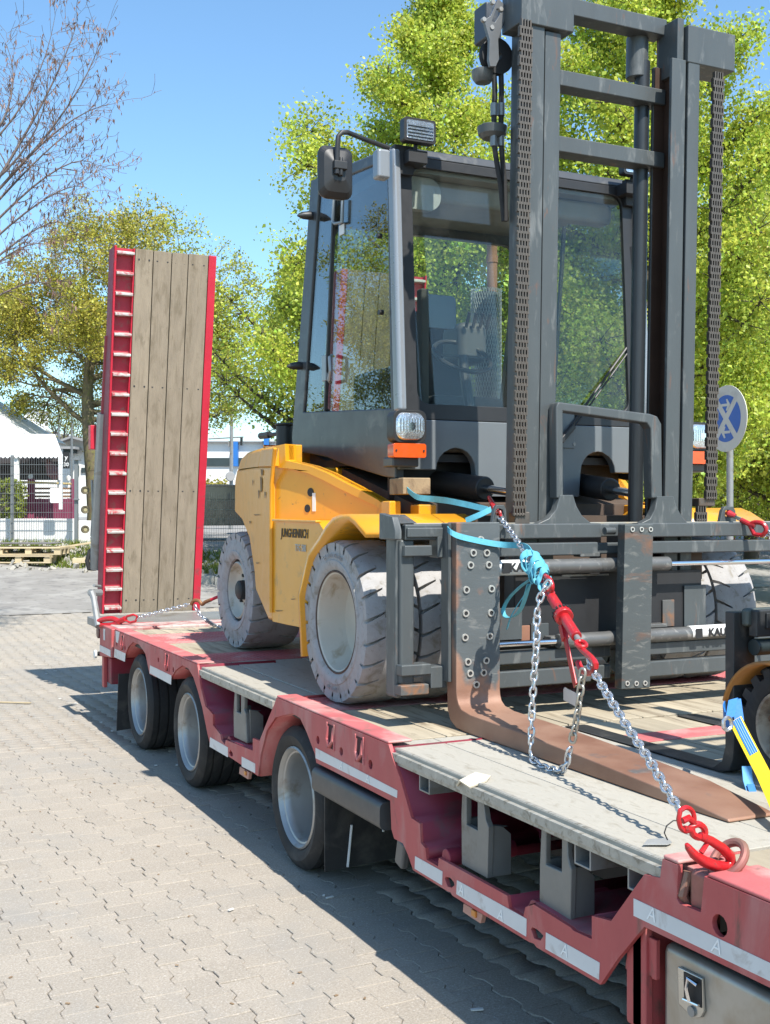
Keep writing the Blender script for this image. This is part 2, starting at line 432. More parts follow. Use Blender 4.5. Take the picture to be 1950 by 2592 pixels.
loops = (li[None, :] + 36 * np.arange(n)[:, None]).ravel(); tot = np.tile(fl, n)
def fast_mesh(name, V, loops, tot, m, attr=None, smooth=False):
    me = bpy.data.meshes.new(name)
    me.vertices.add(len(V)); me.vertices.foreach_set('co', V.astype(np.float32).ravel())
    me.loops.add(len(loops)); me.loops.foreach_set('vertex_index', loops.astype(np.int32))
    me.polygons.add(len(tot)); st = np.concatenate([[0], np.cumsum(tot)[:-1]])
    me.polygons.foreach_set('loop_start', st.astype(np.int32)); me.polygons.foreach_set('loop_total', np.asarray(tot).astype(np.int32))
    if smooth: me.polygons.foreach_set('use_smooth', np.ones(len(tot), bool))
    me.update(calc_edges=True); me.materials.append(m)
    if attr is not None:
        nm, arr, ty = attr
        at = me.attributes.new(nm, ty, 'POINT')
        at.data.foreach_set('color' if ty == 'FLOAT_COLOR' else 'value', arr.astype(np.float32).ravel())
    return me
me = fast_mesh('pavers', V, loops, tot, CONCS, ('tone', np.repeat(np.array(TT), 36), 'FLOAT'))
o = bpy.data.objects.new('pavers', me); COL.objects.link(o); o.parent = ground; place(o, kind='stuff')

# ------------------------------------------------------------------ trees
def grow(segs, tips, p, d, length, r, level, rg, spread=.7, up=.12, n=5, kids=3, minr=.004, wig=.16):
    p = np.array(p, float); d = np.array(d, float); d /= np.linalg.norm(d)
    st = length / n; r1 = r
    for i in range(n):
        d = d + rg.normal(0, wig, 3) + np.array([0, 0, up]); d /= np.linalg.norm(d)
        q = p + d * st; r2 = max(minr, r * (1 - .72 * (i + 1) / n))
        segs.append((p.copy(), q.copy(), r1, r2)); p = q; r1 = r2
        if level > 0 and i >= 1:
            for _ in range(kids if i < n - 1 else kids + 1):
                if rg.rand() < .75:
                    e = rg.normal(0, 1, 3); e -= d * e.dot(d); e /= np.linalg.norm(e) + 1e-9
                    dd = d * (1 - spread * .45) + e * spread
                    grow(segs, tips, p, dd, length * rg.uniform(.38, .62), r1 * .62, level - 1, rg, spread, up, max(3, n - 1), kids, minr, wig)
    tips.append((p, level))
def seg_mesh(name, segs, m, n=5):
    segs = [s for s in segs if s is not None]
    P0 = np.array([s[0] for s in segs]); P1 = np.array([s[1] for s in segs])
    r0 = np.array([s[2] for s in segs]); r1 = np.array([s[3] for s in segs])
    D = P1 - P0; D /= np.linalg.norm(D, axis=1)[:, None] + 1e-9
    ref = np.where(np.abs(D[:, 2:3]) > .9, np.array([[1., 0, 0]]), np.array([[0, 0, 1.]]))
    A = np.cross(D, ref); A /= np.linalg.norm(A, axis=1)[:, None]; Bv = np.cross(D, A)
    ang = 2 * np.pi * np.arange(n) / n
    ring = A[:, None, :] * np.cos(ang)[None, :, None] + Bv[:, None, :] * np.sin(ang)[None, :, None]
    P1e = P1 + D * (r1[:, None] * .5)
    V = np.concatenate([P0[:, None, :] + ring * r0[:, None, None], P1e[:, None, :] + ring * r1[:, None, None]], 1)
    k = len(segs); q = []
    for j in range(n): q += [j, (j + 1) % n, n + (j + 1) % n, n + j]
    loops = (np.array(q)[None, :] + 2 * n * np.arange(k)[:, None]).ravel()
    return fast_mesh(name, V.reshape(-1, 3), loops, np.full(k * n, 4), m, smooth=True)
def leaves_mesh(name, C, size, m, rg, tint, hue, droop=.25, aspect=.8, svar=.3):
    """one folded two-triangle blade per centre"""
    n = len(C)
    a = rg.normal(0, 1, (n, 3)); a[:, 2] -= droop; a /= np.linalg.norm(a, axis=1)[:, None]
    t = rg.normal(0, 1, (n, 3)); t[:, 2] *= .6
    w = np.cross(a, t); w /= np.linalg.norm(w, axis=1)[:, None] + 1e-9; nn = np.cross(a, w)
    s = size * np.clip(rg.normal(1, svar, n), .45, 1.7); L_ = (a.T * s).T / 2; W = (w.T * s * aspect).T / 2; H = (nn.T * s * .14).T
    V = np.stack([C - L_, C - W + H - L_ * .15, C + L_, C + W + H - L_ * .15], 1)
    loops = (np.array([0, 1, 2, 0, 2, 3])[None, :] + 4 * np.arange(n)[:, None]).ravel()
    cl = np.stack([tint, hue, np.zeros(n), np.ones(n)], 1)
    return fast_mesh(name, V.reshape(-1, 3), loops, np.full(2 * n, 3), m, ('tint', np.repeat(cl, 4, axis=0), 'FLOAT_COLOR'))
BARK = mat('tree_bark', (.075, .062, .050), .9, var=.25, scale=14, bump=.6, bscale=40, stretch=(1, 1, .35))
BARKG = mat('lichen_bark', (.13, .105, .06), .9, var=.25, scale=10, bump=.6, bscale=30, dirt=(.16, .15, .05), damt=.3, dscale=8)
TWIG = mat('grey_twig', (.17, .13, .115), .85, var=.15, scale=6)
LIME = leaf_mat('lime_leaf', (.50, .57, .085), .52)
LIMEG = leaf_mat('green_leaf', (.36, .46, .06), .48)
OAKL = leaf_mat('young_oak_leaf', (.42, .37, .065), .45)
SEED = leaf_mat('dry_seed_pod', (.26, .15, .11), .25)
def add_mesh(name, me, parent, kind=None):
    o = bpy.data.objects.new(name, me); COL.objects.link(o); o.parent = parent
    o.location = -origin(parent)
    if kind: o['kind'] = kind
    return o
def lime_tree(u, D, prof, seed, label, nleaf, leaf=.08, m=LIME, name='lime_tree', limb=44, hue0=.5):
    rg = np.random.RandomState(seed)
    base = onD(u, HY, D); bx, by = base.x, base.y; bz = gz(bx, by)
    t = thing(name, (bx, by, bz), label, 'tree', 'leafy trees behind the yard')
    zs = np.array([p[0] for p in prof][::-1]); rs = np.array([p[1] for p in prof][::-1])
    ztop, zlow = zs[-1], zs[0]
    trunk = []; p = np.array([bx, by, bz]); hh = ztop - bz
    for i in range(12):
        q = np.array([bx + rg.normal(0, .05), by + rg.normal(0, .05), bz + hh * .97 * (i + 1) / 12])
        trunk.append((p, q, .17 * (1 - i / 12.5) + .012, .17 * (1 - (i + 1) / 12.5) + .012)); p = q
    add_mesh('trunk', seg_mesh('trunk', trunk, BARK, 9), t)
    segs = []; clumps = []; cw = []
    for k in range(limb):
        zt = zlow + (ztop - zlow) * (k + .5) / limb
        Rr = np.interp(zt, zs, rs) * rg.uniform(.86, 1.14)
        az = k * 2.39996 + rg.normal(0, .3)
        rise = Rr * rg.uniform(.45, .95); z0 = max(bz + .8, zt - rise)
        a = np.array([bx, by, z0]); e = np.array([bx + Rr * math.cos(az), by + Rr * math.sin(az), zt])
        mid = a * .5 + e * .5 + np.array([0, 0, -.12 * Rr])
        pts = [a * (1 - s) ** 2 + 2 * mid * s * (1 - s) + e * s * s for s in np.linspace(0, 1, 8)]
        r0 = .030 + .016 * Rr
        for i in range(7): segs.append((pts[i], pts[i + 1], r0 * (1 - i / 8), r0 * (1 - (i + 1) / 8)))
        for i in range(1, 8):
            f = i / 7
            if Rr * f < .28 and Rr > 1: continue
            for _ in range(int(4 + 5 * f * max(1, Rr * .8))):
                dv = rg.normal(0, 1, 3); dv[2] = dv[2] * .8 + .25; dv /= np.linalg.norm(dv)
                ln = rg.uniform(.15, .42) * (.5 + .35 * Rr)
                e2 = pts[i] + dv * ln
                segs.append((pts[i], e2, .011, .004))
                clumps.append(e2); cw.append(rg.uniform(.3, 1.6))
                clumps.append(pts[i] + dv * ln * .55); cw.append(rg.uniform(.2, .9))
    for _ in range(60):
        zt = rg.uniform(ztop - 1.1, ztop); clumps.append(np.array([bx + rg.normal(0, .12), by + rg.normal(0, .12), zt])); cw.append(.5)
    add_mesh('branches', seg_mesh('branches', segs, BARK, 4), t)
    clumps = np.array(clumps); cw = np.array(cw) / np.sum(cw)
    ix = rg.choice(len(clumps), nleaf, p=cw)
    ctone = rg.normal(1, .16, len(clumps)); chue = rg.normal(hue0, .012, len(clumps))
    C = clumps[ix] + rg.normal(0, .15, (nleaf, 3)) * np.array([1, 1, .85])
    tint = np.clip(ctone[ix] + rg.normal(0, .16, nleaf), .45, 1.7); hue = chue[ix] + rg.normal(0, .010, nleaf)
    add_mesh('crown', leaves_mesh('crown', C, leaf, m, rg, tint, hue), t, 'stuff')
    return t
lime_tree(1110, 19.5, [(10.55, .05), (10.1, .4), (9.35, .75), (8.8, 1.2), (8.3, 1.85), (7.6, 2.2), (6, 2.5), (4.5, 2.6), (3.2, 2.3), (2.5, 1.0)], 11,
          'tall pointed lime tree in bright spring leaf rising behind the cab of the yellow forklift', 175000, .056)
lime_tree(1640, 17.0, [(10.4, .05), (9.3, 1.0), (8.6, 1.28), (7.6, 1.6), (6.6, 1.9), (5, 2.2), (3.6, 2.15), (2.6, 1.1)], 12,
          'tall lime tree in bright spring leaf standing behind the forklift mast', 175000, .054)
lime_tree(2010, 20.5, [(8.9, .1), (8.2, .9), (7.2, 1.6), (6, 2.1), (4.6, 2.4), (3.4, 2.3), (2.4, 1.4)], 13,
          'lime tree at the right edge growing behind the round blue traffic sign', 110000, .060)
lime_tree(1390, 24.0, [(7.4, .4), (6.6, 1.8), (5.4, 2.6), (4.2, 2.9), (3, 2.8), (2.0, 1.6)], 14,
          'low broad darker green tree glimpsed between the two lime trees through the cab glass', 50000, .075, LIMEG)
lime_tree(765, 22.5, [(6.5, .3), (6.1, 1.1), (5.5, 1.6), (4.9, 1.75), (4.3, 1.55), (3.95, .9)], 15,
          'fresh green broadleaf tree peeping out between the wooden ramp and the cab', 17000, .066, LIME, 'broadleaf_tree', 26, .50)
lime_tree(1900, 27.0, [(5.4, .3), (4.9, 1.8), (4.2, 2.7), (3.4, 3.0), (2.7, 2.4), (2.1, 1.5)], 16,
          'pale drooping willow over the flat carport roof at the right', 26000, .07, LIME, 'willow_tree', 40, .51)

def oak(u, D, seed):
    rg = np.random.RandomState(seed); base = onD(u, HY, D); bx, by = base.x, base.y; bz = gz(bx, by)
    t = thing('oak_tree', (bx, by, bz), 'spreading oak with olive yellow buds standing behind the upright wooden ramp', 'tree', 'leafy trees behind the yard')
    ex = np.array([CS, -SN, 0.])                               # sideways as seen from the yard
    K = D / 25.5; zz = lambda z: 1.75 + (z - 1.75) * K
    trunk = []; p = np.array([bx, by, bz])
    for i, (dx, z, r) in enumerate(((.02, 1.6, .16), (-.04, 2.6, .145), (-.12, 3.4, .14), (-.16, 4.2, .13), (-.1, 5.0, .11))):
        q = np.array([bx, by, zz(z)]) + ex * dx; trunk.append((p, q, (r + .012) * K, r * K)); p = q
    add_mesh('trunk', seg_mesh('trunk', trunk, BARKG, 9), t)
    segs = []; tips = []
    for (z, ax, ay, az, ln, r) in ((3.6, -.98, .0, .22, 2.5, .06), (3.9, .9, -.2, .25, 2.8, .065), (4.2, -.9, -.4, .42, 2.4, .06), (4.6, .85, .3, .5, 2.6, .065), (4.3, -.95, .3, .3, 2.7, .06),
                                   (4.9, -.6, .2, .8, 1.9, .055), (5.0, .2, -.1, 1.0, 2.2, .065), (4.9, .7, -.3, .6, 2.8, .065), (4.4, .2, -.8, .4, 2.0, .05), (5.0, .45, .1, .85, 2.3, .06),
                                   (3.7, .97, .1, .10, 3.3, .06), (4.7, -.1, .8, .5, 2.0, .05), (4.1, .98, -.15, .16, 3.6, .065), (4.0, 1.0, .2, .05, 3.8, .06)):
        d = ex * ax + np.array([SN, CS, 0.]) * ay + np.array([0, 0, az])
        grow(segs, tips, np.array([bx, by, zz(z)]) - ex * .12, d, ln * K, r * K, 3, rg, .75, .0, 6, 2, .005, .17)
    cc = np.array([bx, by, zz(5.15)]) + ex * .75 * K; rx, rz = 3.35 * K, 3.15 * K
    def inside(P, m=1.0):
        q = P - cc; a = q @ ex; dz = q[:, 2]
        e = (a / rx) ** 2 + (np.where(dz > 0, dz / rz, dz / (1.75 * K))) ** 2
        ang = np.arctan2(dz, a); lim = 1 + .10 * np.sin(5 * ang + 1) + .07 * np.sin(11 * ang)
        return e < lim * m
    keep = inside(np.array([s_[1] for s_ in segs]), 1.1)
    segs = [s_ for s_, k_ in zip(segs, keep) if k_]
    add_mesh('branches', seg_mesh('branches', segs, BARKG, 4), t)
    P1 = np.array([s_[1] for s_ in segs if s_[3] < .014]); n = 95000
    tone = rg.normal(1.08, .16, len(P1)); ix = rg.randint(0, len(P1), n)
    C = P1[ix] + rg.normal(0, .10, (n, 3)); ok = inside(C, 1.12); C = C[ok]; ix = ix[ok]; n = len(C)
    side = (C - np.array([bx, by, 0])) @ ex                      # fresher green on the side away from the ramp
    hue = np.where(side > 1.9 * K, .535, .508) + rg.normal(0, .012, n)
    add_mesh('crown', leaves_mesh('crown', C, .058, OAKL, rg, np.clip(tone[ix] + rg.normal(0, .2, n), .5, 1.8), hue, .3), t, 'stuff')
oak(238, 29.0, 5)
def copy_tree(src, loc, label, rz):
    c = src.copy(); COL.objects.link(c); c.location = loc; c.rotation_euler = (0, 0, rz); c['label'] = label
    for ch in [o_ for o_ in src.children]:
        k = ch.copy(); COL.objects.link(k); k.parent = c
    return c
copy_tree(bpy.data.objects['oak_tree'], (-8.5, 25.5, gz(-8.5, 25.5)), 'second spreading oak out to the left, seen only mirrored in the cab side window', 2.0)

def bare_tree(u, D, seed):
    rg = np.random.RandomState(seed); base = onD(u, HY, D); bx, by = base.x, base.y; bz = gz(bx, by)
    t = thing('bare_tree', (bx, by, bz), 'nearly leafless tree with hanging dry seed pods reaching in from the upper left', 'tree')
    ex = np.array([CS, -SN, 0.]); ey = np.array([SN, CS, 0.])
    trunk = []; p = np.array([bx, by, bz])
    for i in range(7):
        q = np.array([bx, by, bz + .8 * (i + 1)]) + ex * .03 * i; trunk.append((p, q, .15 - .013 * i, .15 - .013 * (i + 1))); p = q
    add_mesh('trunk', seg_mesh('trunk', trunk, BARK, 9), t)
    segs = []; tips = []
    # leaders read off the photograph: start, end (u, v)
    for (a, c, e, r) in (((-170, 560), (60, 380), (120, 150), .03), ((-170, 700), (70, 330), (195, 60), .034), ((-170, 640), (120, 340), (255, 100), .03),
                         ((-170, 700), (90, 380), (290, 262), .028), ((-170, 740), (100, 460), (245, 420), .026), ((-170, 760), (90, 520), (230, 480), .024),
                         ((-170, 520), (10, 300), (15, 110), .026), ((-170, 800), (60, 600), (170, 570), .024), ((-170, 480), (40, 290), (140, 40), .024),
                         ((-170, 830), (30, 640), (150, 640), .022), ((-170, 700), (60, 440), (210, 310), .026), ((-170, 860), (60, 720), (140, 760), .020)):
        dj = rg.uniform(-.5, .5)
        A, Cc, E_ = [np.array(onD(*q, D + dj * f)) for q, f in ((a, 0), (c, .6), (e, 1))]
        pts = [A * (1 - s) ** 2 + 2 * (Cc * 2 - (A + E_) / 2) * s * (1 - s) + E_ * s * s for s in np.linspace(0, 1, 12)]
        for i in range(11):
            r0, r1 = .75 * r * (1 - i / 12.5), .75 * r * (1 - (i + 1) / 12.5)
            segs.append((pts[i], pts[i + 1], r0, r1))
            if i >= 3:
                for _ in range(3):
                    d = (pts[i + 1] - pts[i]); d /= np.linalg.norm(d); v = rg.normal(0, 1, 3); v[2] *= .8
                    grow(segs, tips, pts[i + 1], d * .7 + v * .45, rg.uniform(.15, .46), r1 * .5, 1, rg, .75, .06, 4, 1, .0022, .2)
    add_mesh('branches', seg_mesh('branches', segs, TWIG, 4), t)
    P1 = np.array([s[1] for s in segs if s[3] < .006]); n = 1500
    C = P1[rg.randint(0, len(P1), n)] + rg.normal(0, .012, (n, 3)); C[:, 2] -= .02
    me = leaves_mesh('seed_pods', C, .055, SEED, rg, np.clip(rg.normal(1, .25, n), .4, 1.6), np.full(n, .5), 3.0, .28)
    add_mesh('seed_pods', me, t, 'stuff')
bare_tree(-175, 13.0, 21)
def far_tree(u, D, h, r, seed, label, m=OAKL, nl=5000, twigs=True, leaf=.06):
    rg = np.random.RandomState(seed); base = onD(u, HY, D); bx, by = base.x, base.y; bz = gz(bx, by)
    t = thing('small_tree', (bx, by, bz), label, 'tree')
    segs = []; tips = []; ex = np.array([CS, -SN, 0.])
    trunk = [(np.array([bx, by, bz]), np.array([bx, by, bz + h * .45]), .09, .07)]
    add_mesh('trunk', seg_mesh('trunk', trunk, BARK, 7), t)
    for k in range(9):
        az = k * 2.4; d = np.array([math.cos(az), math.sin(az), 1.1])
        grow(segs, tips, np.array([bx, by, bz + h * (.3 + .02 * k)]), d, r * 1.1, .05, 2, rg, .7, .05, 5, 2, .006, .15)
    add_mesh('branches', seg_mesh('branches', segs, BARK, 4), t)
    P1 = np.array([s[1] for s in segs if s[3] < .02]); C = P1[rg.randint(0, len(P1), nl)] + rg.normal(0, .12, (nl, 3))
    add_mesh('crown', leaves_mesh('crown', C, leaf, m, rg, np.clip(rg.normal(.9, .2, nl), .4, 1.5), rg.normal(.5, .01, nl)), t, 'stuff')
far_tree(175, 42, 5.6, 2.0, 31, 'small half bare tree far behind the white marquee', OAKL, 2600)
far_tree(541, 48, 2.5, .42, 33, 'round clipped shrub like tree by the white industrial hall', OAKL, 4000, leaf=.1)
# ================================================================== background things
EX = Vector((CS, -SN, 0)); EY = Vector((SN, CS, 0))            # across / away as seen from the yard
class F2:
    """boxes squared to the far street, sized from measured picture points at distance D"""
    def __init__(s, D): s.D = D
    def box(s, b, u0, u1, v0, v1, thick=.1, dd=0.0):
        D = s.D + dd; a, c = onD(u0, v1, D), onD(u1, v0, D)
        w = (c - a).dot(EX); h = c.z - a.z
        b.obox((a + c) / 2 + EY * thick / 2, EX, EY, (0, 0, 1), w / 2, thick / 2, h / 2); return b
WHITEW = mat('white_render', (.72, .71, .68), .8, var=.05, scale=1.2, bump=.2)
FABW = mat('white_tent_fabric', (.78, .78, .77), .6, var=.03, scale=1)
PURP = mat('purple_board', (.20, .035, .075), .7, var=.12, scale=5, objvar=.1)
BROWNW = mat('brown_shelf_wood', (.22, .12, .06), .8, var=.15, scale=6)
PALW = mat('pale_pallet_wood', (.50, .40, .25), .85, var=.14, scale=5, objvar=.15, bump=.3)
MESHG = mat('zinc_fence_wire', (.20, .21, .21), .5, .4, var=.1, scale=6)
MESHD = mat('dark_green_fence_wire', (.10, .125, .115), .5, .2, var=.1, scale=6)
ROOFG = mat('grey_roof', (.28, .28, .28), .7, var=.1, scale=2)
BLUEP = mat('blue_facade', (.02, .14, .42), .5, var=.06, scale=2)
DGRN = mat('dark_facade_band', (.03, .045, .045), .5, var=.1, scale=2)
STONE = mat('kerb_stone', (.33, .31, .27), .9, var=.15, scale=8, bump=.4)
def blades(name, pts, h, m, rg):
    n = len(pts); P = np.array(pts)
    hh = h * np.clip(rg.normal(1, .35, n), .3, 2); w = .012; a = rg.uniform(0, 6.28, n)
    dx, dy = np.cos(a) * w, np.sin(a) * w; lean = rg.normal(0, .35, (n, 2)) * hh[:, None]
    V = np.stack([P + np.stack([dx, dy, 0 * a], 1), P - np.stack([dx, dy, 0 * a], 1), P + np.stack([lean[:, 0], lean[:, 1], hh], 1)], 1)
    cl = np.stack([np.clip(rg.normal(1, .25, n), .4, 1.7), rg.normal(.5, .02, n), 0 * a, 0 * a + 1], 1)
    return fast_mesh(name, V.reshape(-1, 3), np.arange(3 * n), np.full(n, 3), m, ('tint', np.repeat(cl, 3, axis=0), 'FLOAT_COLOR'))
GRASS = leaf_mat('verge_grass', (.16, .20, .03), .3)
rg = np.random.RandomState(5)
pts = []
for _ in range(9000):
    D = rg.uniform(22.0, 24.3); u = rg.uniform(-250, 250) if rg.rand() < .6 else rg.uniform(480, 760)
    p = onD(u, HY, D); pts.append((p.x, p.y, gz(p.x, p.y)))
o = bpy.data.objects.new('verge_grass', blades('verge_grass', pts, .10, GRASS, rg)); COL.objects.link(o)
place(o, 'short patchy grass on the verge below the wire fences', 'grass', kind='stuff')

def wire_fence(name, D, u0, u1, vt, vb, label, m, posts, step=.05, rows=.2, sq=.0045):
    a = onD(u0, vb, D); t = thing(name, (a.x, a.y, a.z), label, 'fence')
    w = (onD(u1, vb, D) - a).dot(EX); ht = onD(u0, vt, D).z - a.z
    b = B()
    for i in range(int(w / step) + 1):
        p = a + EX * (i * step); b.bar(p, p + Vector((0, 0, ht)), sq, sq, EY)
    for j in range(int(ht / rows) + 1):
        z = Vector((0, 0, j * rows + .02)); b.bar(a + z - EY * .006, a + z + EX * w - EY * .006, .008, .008)
    part('wire_mesh', b, m, t, smooth=False, kind='stuff')
    for u in posts:
        b = B(); p = onD(u, vb, D) + EY * .04; q = p + Vector((0, 0, ht + .05)); b.bar(p - Vector((0, 0, .6)), q, .06, .05, EY); part('post', b, m, t, bevel=.004)
    return t
wire_fence('wire_fence', 24.4, -300, 186, 1158, 1372, 'galvanised double rod wire fence at the left before the purple boards', MESHG, (-280, -120, 30))
wire_fence('wire_fence', 24.6, 500, 770, 1246, 1388, 'dark green wire fence glimpsed between the wooden ramp and the forklift', MESHD, (505, 640, 765))
t = thing('gate_post', onD(193, 1374, 24.3), 'grey square gate post with small cap right of the purple boards', 'gate post')
b = B(); F2(24.3).box(b, 188, 197, 1160, 1374, .08); part('post', b, MESHG, t, bevel=.005)
b = B(); F2(24.25).box(b, 186, 203, 1159, 1165, .12); part('cap', b, MESHG, t, bevel=.004); b = B(); F2(24.25).box(b, 186, 200, 1262, 1266, .06); part('bracket', b, MESHG, t, bevel=.004)
b = B(); F2(24.75).box(b, -330, 190, 1313, 1385, .2); o = part('low_wall', b, WHITEW, off=onD(0, 1385, 24.7), bevel=.01); place(o, 'low whitewashed wall along the foot of the wire fence', 'wall')
b = B(); F2(24.9).box(b, 199, 236, 1318, 1378, .2); o = part('low_wall', b, WHITEW, off=onD(215, 1378, 24.9), bevel=.01); place(o, 'short white wall stub right of the grey gate post', 'wall')
t = thing('notice_board', onD(141, 1273, 24.3), 'blank white notice board hung on the wire fence', 'sign')
b = B(); a, c = onD(127, 1273, 24.33), onD(155, 1235, 24.33)
w, h = (c - a).dot(EX), c.z - a.z
b.prism([rrect(0, w, 0, h, .03)], lambda p: a + EX * p[0] + Vector((0, 0, p[1])), lambda p: a + EX * p[0] + Vector((0, 0, p[1])) + EY * .01)
part('panel', b, WHITEP, t)

# purple boarded fence
D = 26.3; t = thing('board_fence', onD(110, 1315, D), 'purple painted board fence with brown shelf slats behind the wire', 'fence')
for i in range(23):
    u = 38 + i * 6.6
    if 68 < u < 84: continue
    b = B(); F2(D).box(b, u, u + 6.1, 1262 + rg.normal(0, .4), 1320, .03); part('board', b, PURP, t)
for u0, u1 in ((70, 86), (181, 195)):
    b = B(); F2(D - .05).box(b, u0, u1, 1212, 1320, .12); part('post', b, PURP, t, bevel=.008)
for v in (1234, 1245, 1254):
    b = B(); F2(D + .06).box(b, 40, 180, v, v + 5, .04); part('shelf_slat', b, BROWNW, t)
b = B(); b.cyl(onD(-20, 1217, D - .15), onD(181, 1225, D - .15), .022, 8); part('hand_rail', b, mat('yellow_rail', (.55, .40, .12), .5), t)
for u in (78, 174):
    b = B(); c = onD(u, 1207 if u < 100 else 1211, D)
    b.lathe([(-.06, 0), (-.055, .04), (0, .055), (.05, .045), (.07, 0)], c, 'Z', 10); part('lamp_globe', b, WHITEP, t)
# hedge
rgh = np.random.RandomState(9); n = 9000
a, c = onD(-160, 1312, 25.2), onD(42, 1216, 25.2)
q = rgh.rand(n, 3); q[:, 2] = 1 - (1 - q[:, 2]) ** 1.0
Pm = np.array(a)[None] + q[:, :1] * (c - a).dot(EX) * np.array(EX)[None] + q[:, 1:2] * .7 * np.array(EY)[None] + q[:, 2:] * np.array([[0, 0, c.z - a.z]]) + rgh.normal(0, .03, (n, 3))
t = thing('hedge', (a.x, a.y, a.z), 'clipped dark hedge behind the wire fence at the left edge', 'hedge')
b = B(); b.obox((a + c) / 2 + EY * .35, EX, EY, (0, 0, 1), (c - a).dot(EX) / 2 - .08, .26, (c.z - a.z) / 2 - .08); part('stems', b, BARK, t)
add_mesh('foliage', leaves_mesh('foliage', Pm, .06, LIMEG, rgh, np.clip(rgh.normal(.62, .16, n), .3, 1.2), np.full(n, .49)), t, 'stuff')

# marquee
D = 25.5; t = thing('marquee', onD(60, 1300, D), 'white party marquee with scalloped edge behind the fence', 'tent')
e0, e1 = onD(-330, 1151, D), onD(158, 1152, D); r0, r1 = onD(-330, 1098, D + 1.3), onD(139, 1099, D + 1.3); f0, f1 = e0 + EY * 2.6, onD(159, 1150, D + 2.6)
b = B(); b.add([e0, e1, r1, r0, f1, f0], [(0, 1, 2, 3), (1, 4, 2), (3, 2, 4, 5)]); 
o = part('roof', b, FABW, t, smooth=False); md = o.modifiers.new('thick', 'SOLIDIFY'); md.thickness = .01
b = B(); pk = onD(-120, 938, D + 4.4); base4 = [onD(-330, 1100, D + 2.4), onD(52, 1100, D + 2.4)]; base4 += [base4[1] + EY * 4, base4[0] + EY * 4]
b.add(base4 + [pk], [(0, 1, 4), (1, 2, 4), (2, 3, 4), (3, 0, 4)]); o = part('peaked_roof', b, FABW, t, smooth=False); md = o.modifiers.new('thick', 'SOLIDIFY'); md.thickness = .01
w = (e1 - e0).dot(EX); pts = [(0, 0)]; k = 44
for i in range(k):
    for j in range(4): x = (i + j / 4) / k * w; pts.append((x, -.045 - .045 * math.sin(math.pi * j / 4)))
pts += [(w, -.045), (w, 0)]
b = B(); b.prism([pts], lambda p: e0 + EX * p[0] + Vector((0, 0, p[1] + .01)), lambda p: e0 + EX * p[0] + Vector((0, 0, p[1] + .01)) + EY * .008); part('valance', b, FABW, t)
for u0, u1 in ((35, 47), (149, 157), (-110, -98)):
    b = B(); F2(D + .05).box(b, u0, u1, 1150, 1290, .1); part('post', b, FABW, t, bevel=.01)
b = B(); b.prism([[(158, 1152), (159, 1175), (154, 1215), (149, 1215), (148, 1152)]], lambda p: onD(p[0], p[1], D - .02), lambda p: onD(p[0], p[1], D + .02)); part('side_curtain', b, FABW, t)
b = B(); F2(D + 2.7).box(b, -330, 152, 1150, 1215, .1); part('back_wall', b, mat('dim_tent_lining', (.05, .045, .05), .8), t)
t = thing('closed_parasol', onD(133, 1220, 26.1), 'folded mauve parasol leaning under the marquee edge', 'parasol')
b = B(); b.cyl(onD(120, 1163, 26.1), onD(146, 1212, 26.1), .02, 8); part('pole', b, MESHG, t)
b = B(); b.tube([onD(118, 1160, 26.1), onD(126, 1175, 26.1), onD(136, 1198, 26.1), onD(142, 1212, 26.1)], [.01, .10, .15, .07], 9); part('canopy', b, mat('mauve_cloth', (.20, .10, .11), .8, var=.2), t)

# pale buildings behind the marquee
def house(name, D, label, parts_):
    t = None
    for (nm, u0, u1, v0, v1, th, dd, m, bev) in parts_:
        if t is None:
            a = onD(u0, v1, D); t = thing(name, (a.x, a.y, gz(a.x, a.y)), label, 'building')
        b = B(); F2(D).box(b, u0, u1, v0, v1, th, dd); part(nm, b, m, t, bevel=bev)
    return t
t = house('workshop_building', 46, 'long pale building with a roof stack and dark vent behind the marquee', (
    ('wall', -260, 166, 1098, 1310, 8, 0, WHITEW, 0), ('roof_stack', 61, 88, 1036, 1090, 2.0, 2, WHITEW, 0), ('stack_cap', 60, 90, 1033, 1037, 2.3, 1.9, ROOFG, 0),
    ('vent', 13, 30, 1055, 1090, .9, 1, ROOFG, 0), ('vent_cap', 8, 35, 1050, 1055, 1.2, .9, ROOFG, 0)))
b = B(); a0, a1 = onD(-260, 1030, 46), onD(170, 1103, 46); b.bar(onD(-260, 1010, 45.7), onD(170, 1105, 45.7), 1.4, .10); part('eaves', b, ROOFG, t)
b = B(); a, c = onD(-260, 1100, 46), onD(168, 1104, 46)
b.prism([[(-260, 1100), (168, 1106), (30, 1072), (-260, 1010)]], lambda p: onD(p[0], p[1], 46.1), lambda p: onD(p[0], p[1], 46.1) + EY * 6); part('gable', b, WHITEW, t)
t = house('white_house', 40, 'small white gabled house left of the oak trunk', (
    ('wall', 150, 238, 1128, 1300, 6, 0, WHITEW, 0), ('window', 190, 200, 1178, 1204, .05, -.06, DGRN, 0), ('window', 206, 228, 1184, 1196, .05, -.06, DGRN, 0), ('canopy', 153, 191, 1130, 1136, .8, -.8, ROOFG, 0), ('awning', 160, 184, 1136, 1146, .6, -.6, DGRN, 0)))
b = B(); b.prism([[(148, 1128), (152, 1118), (184, 1107), (240, 1122), (240, 1128)]], lambda p: onD(p[0], p[1], 40), lambda p: onD(p[0], p[1], 40) + EY * 6); part('gable', b, WHITEW, t)
for p, q in (((146, 1121), (184, 1107)), ((184, 1107), (242, 1122))):
    b = B(); b.bar(onD(*p, 39.8), onD(*q, 39.8), .5, .07); part('roof_edge', b, ROOFG, t)
t = thing('shop_sign', onD(168, 1186, 38), 'black shop sign with white letters beside the marquee', 'sign')
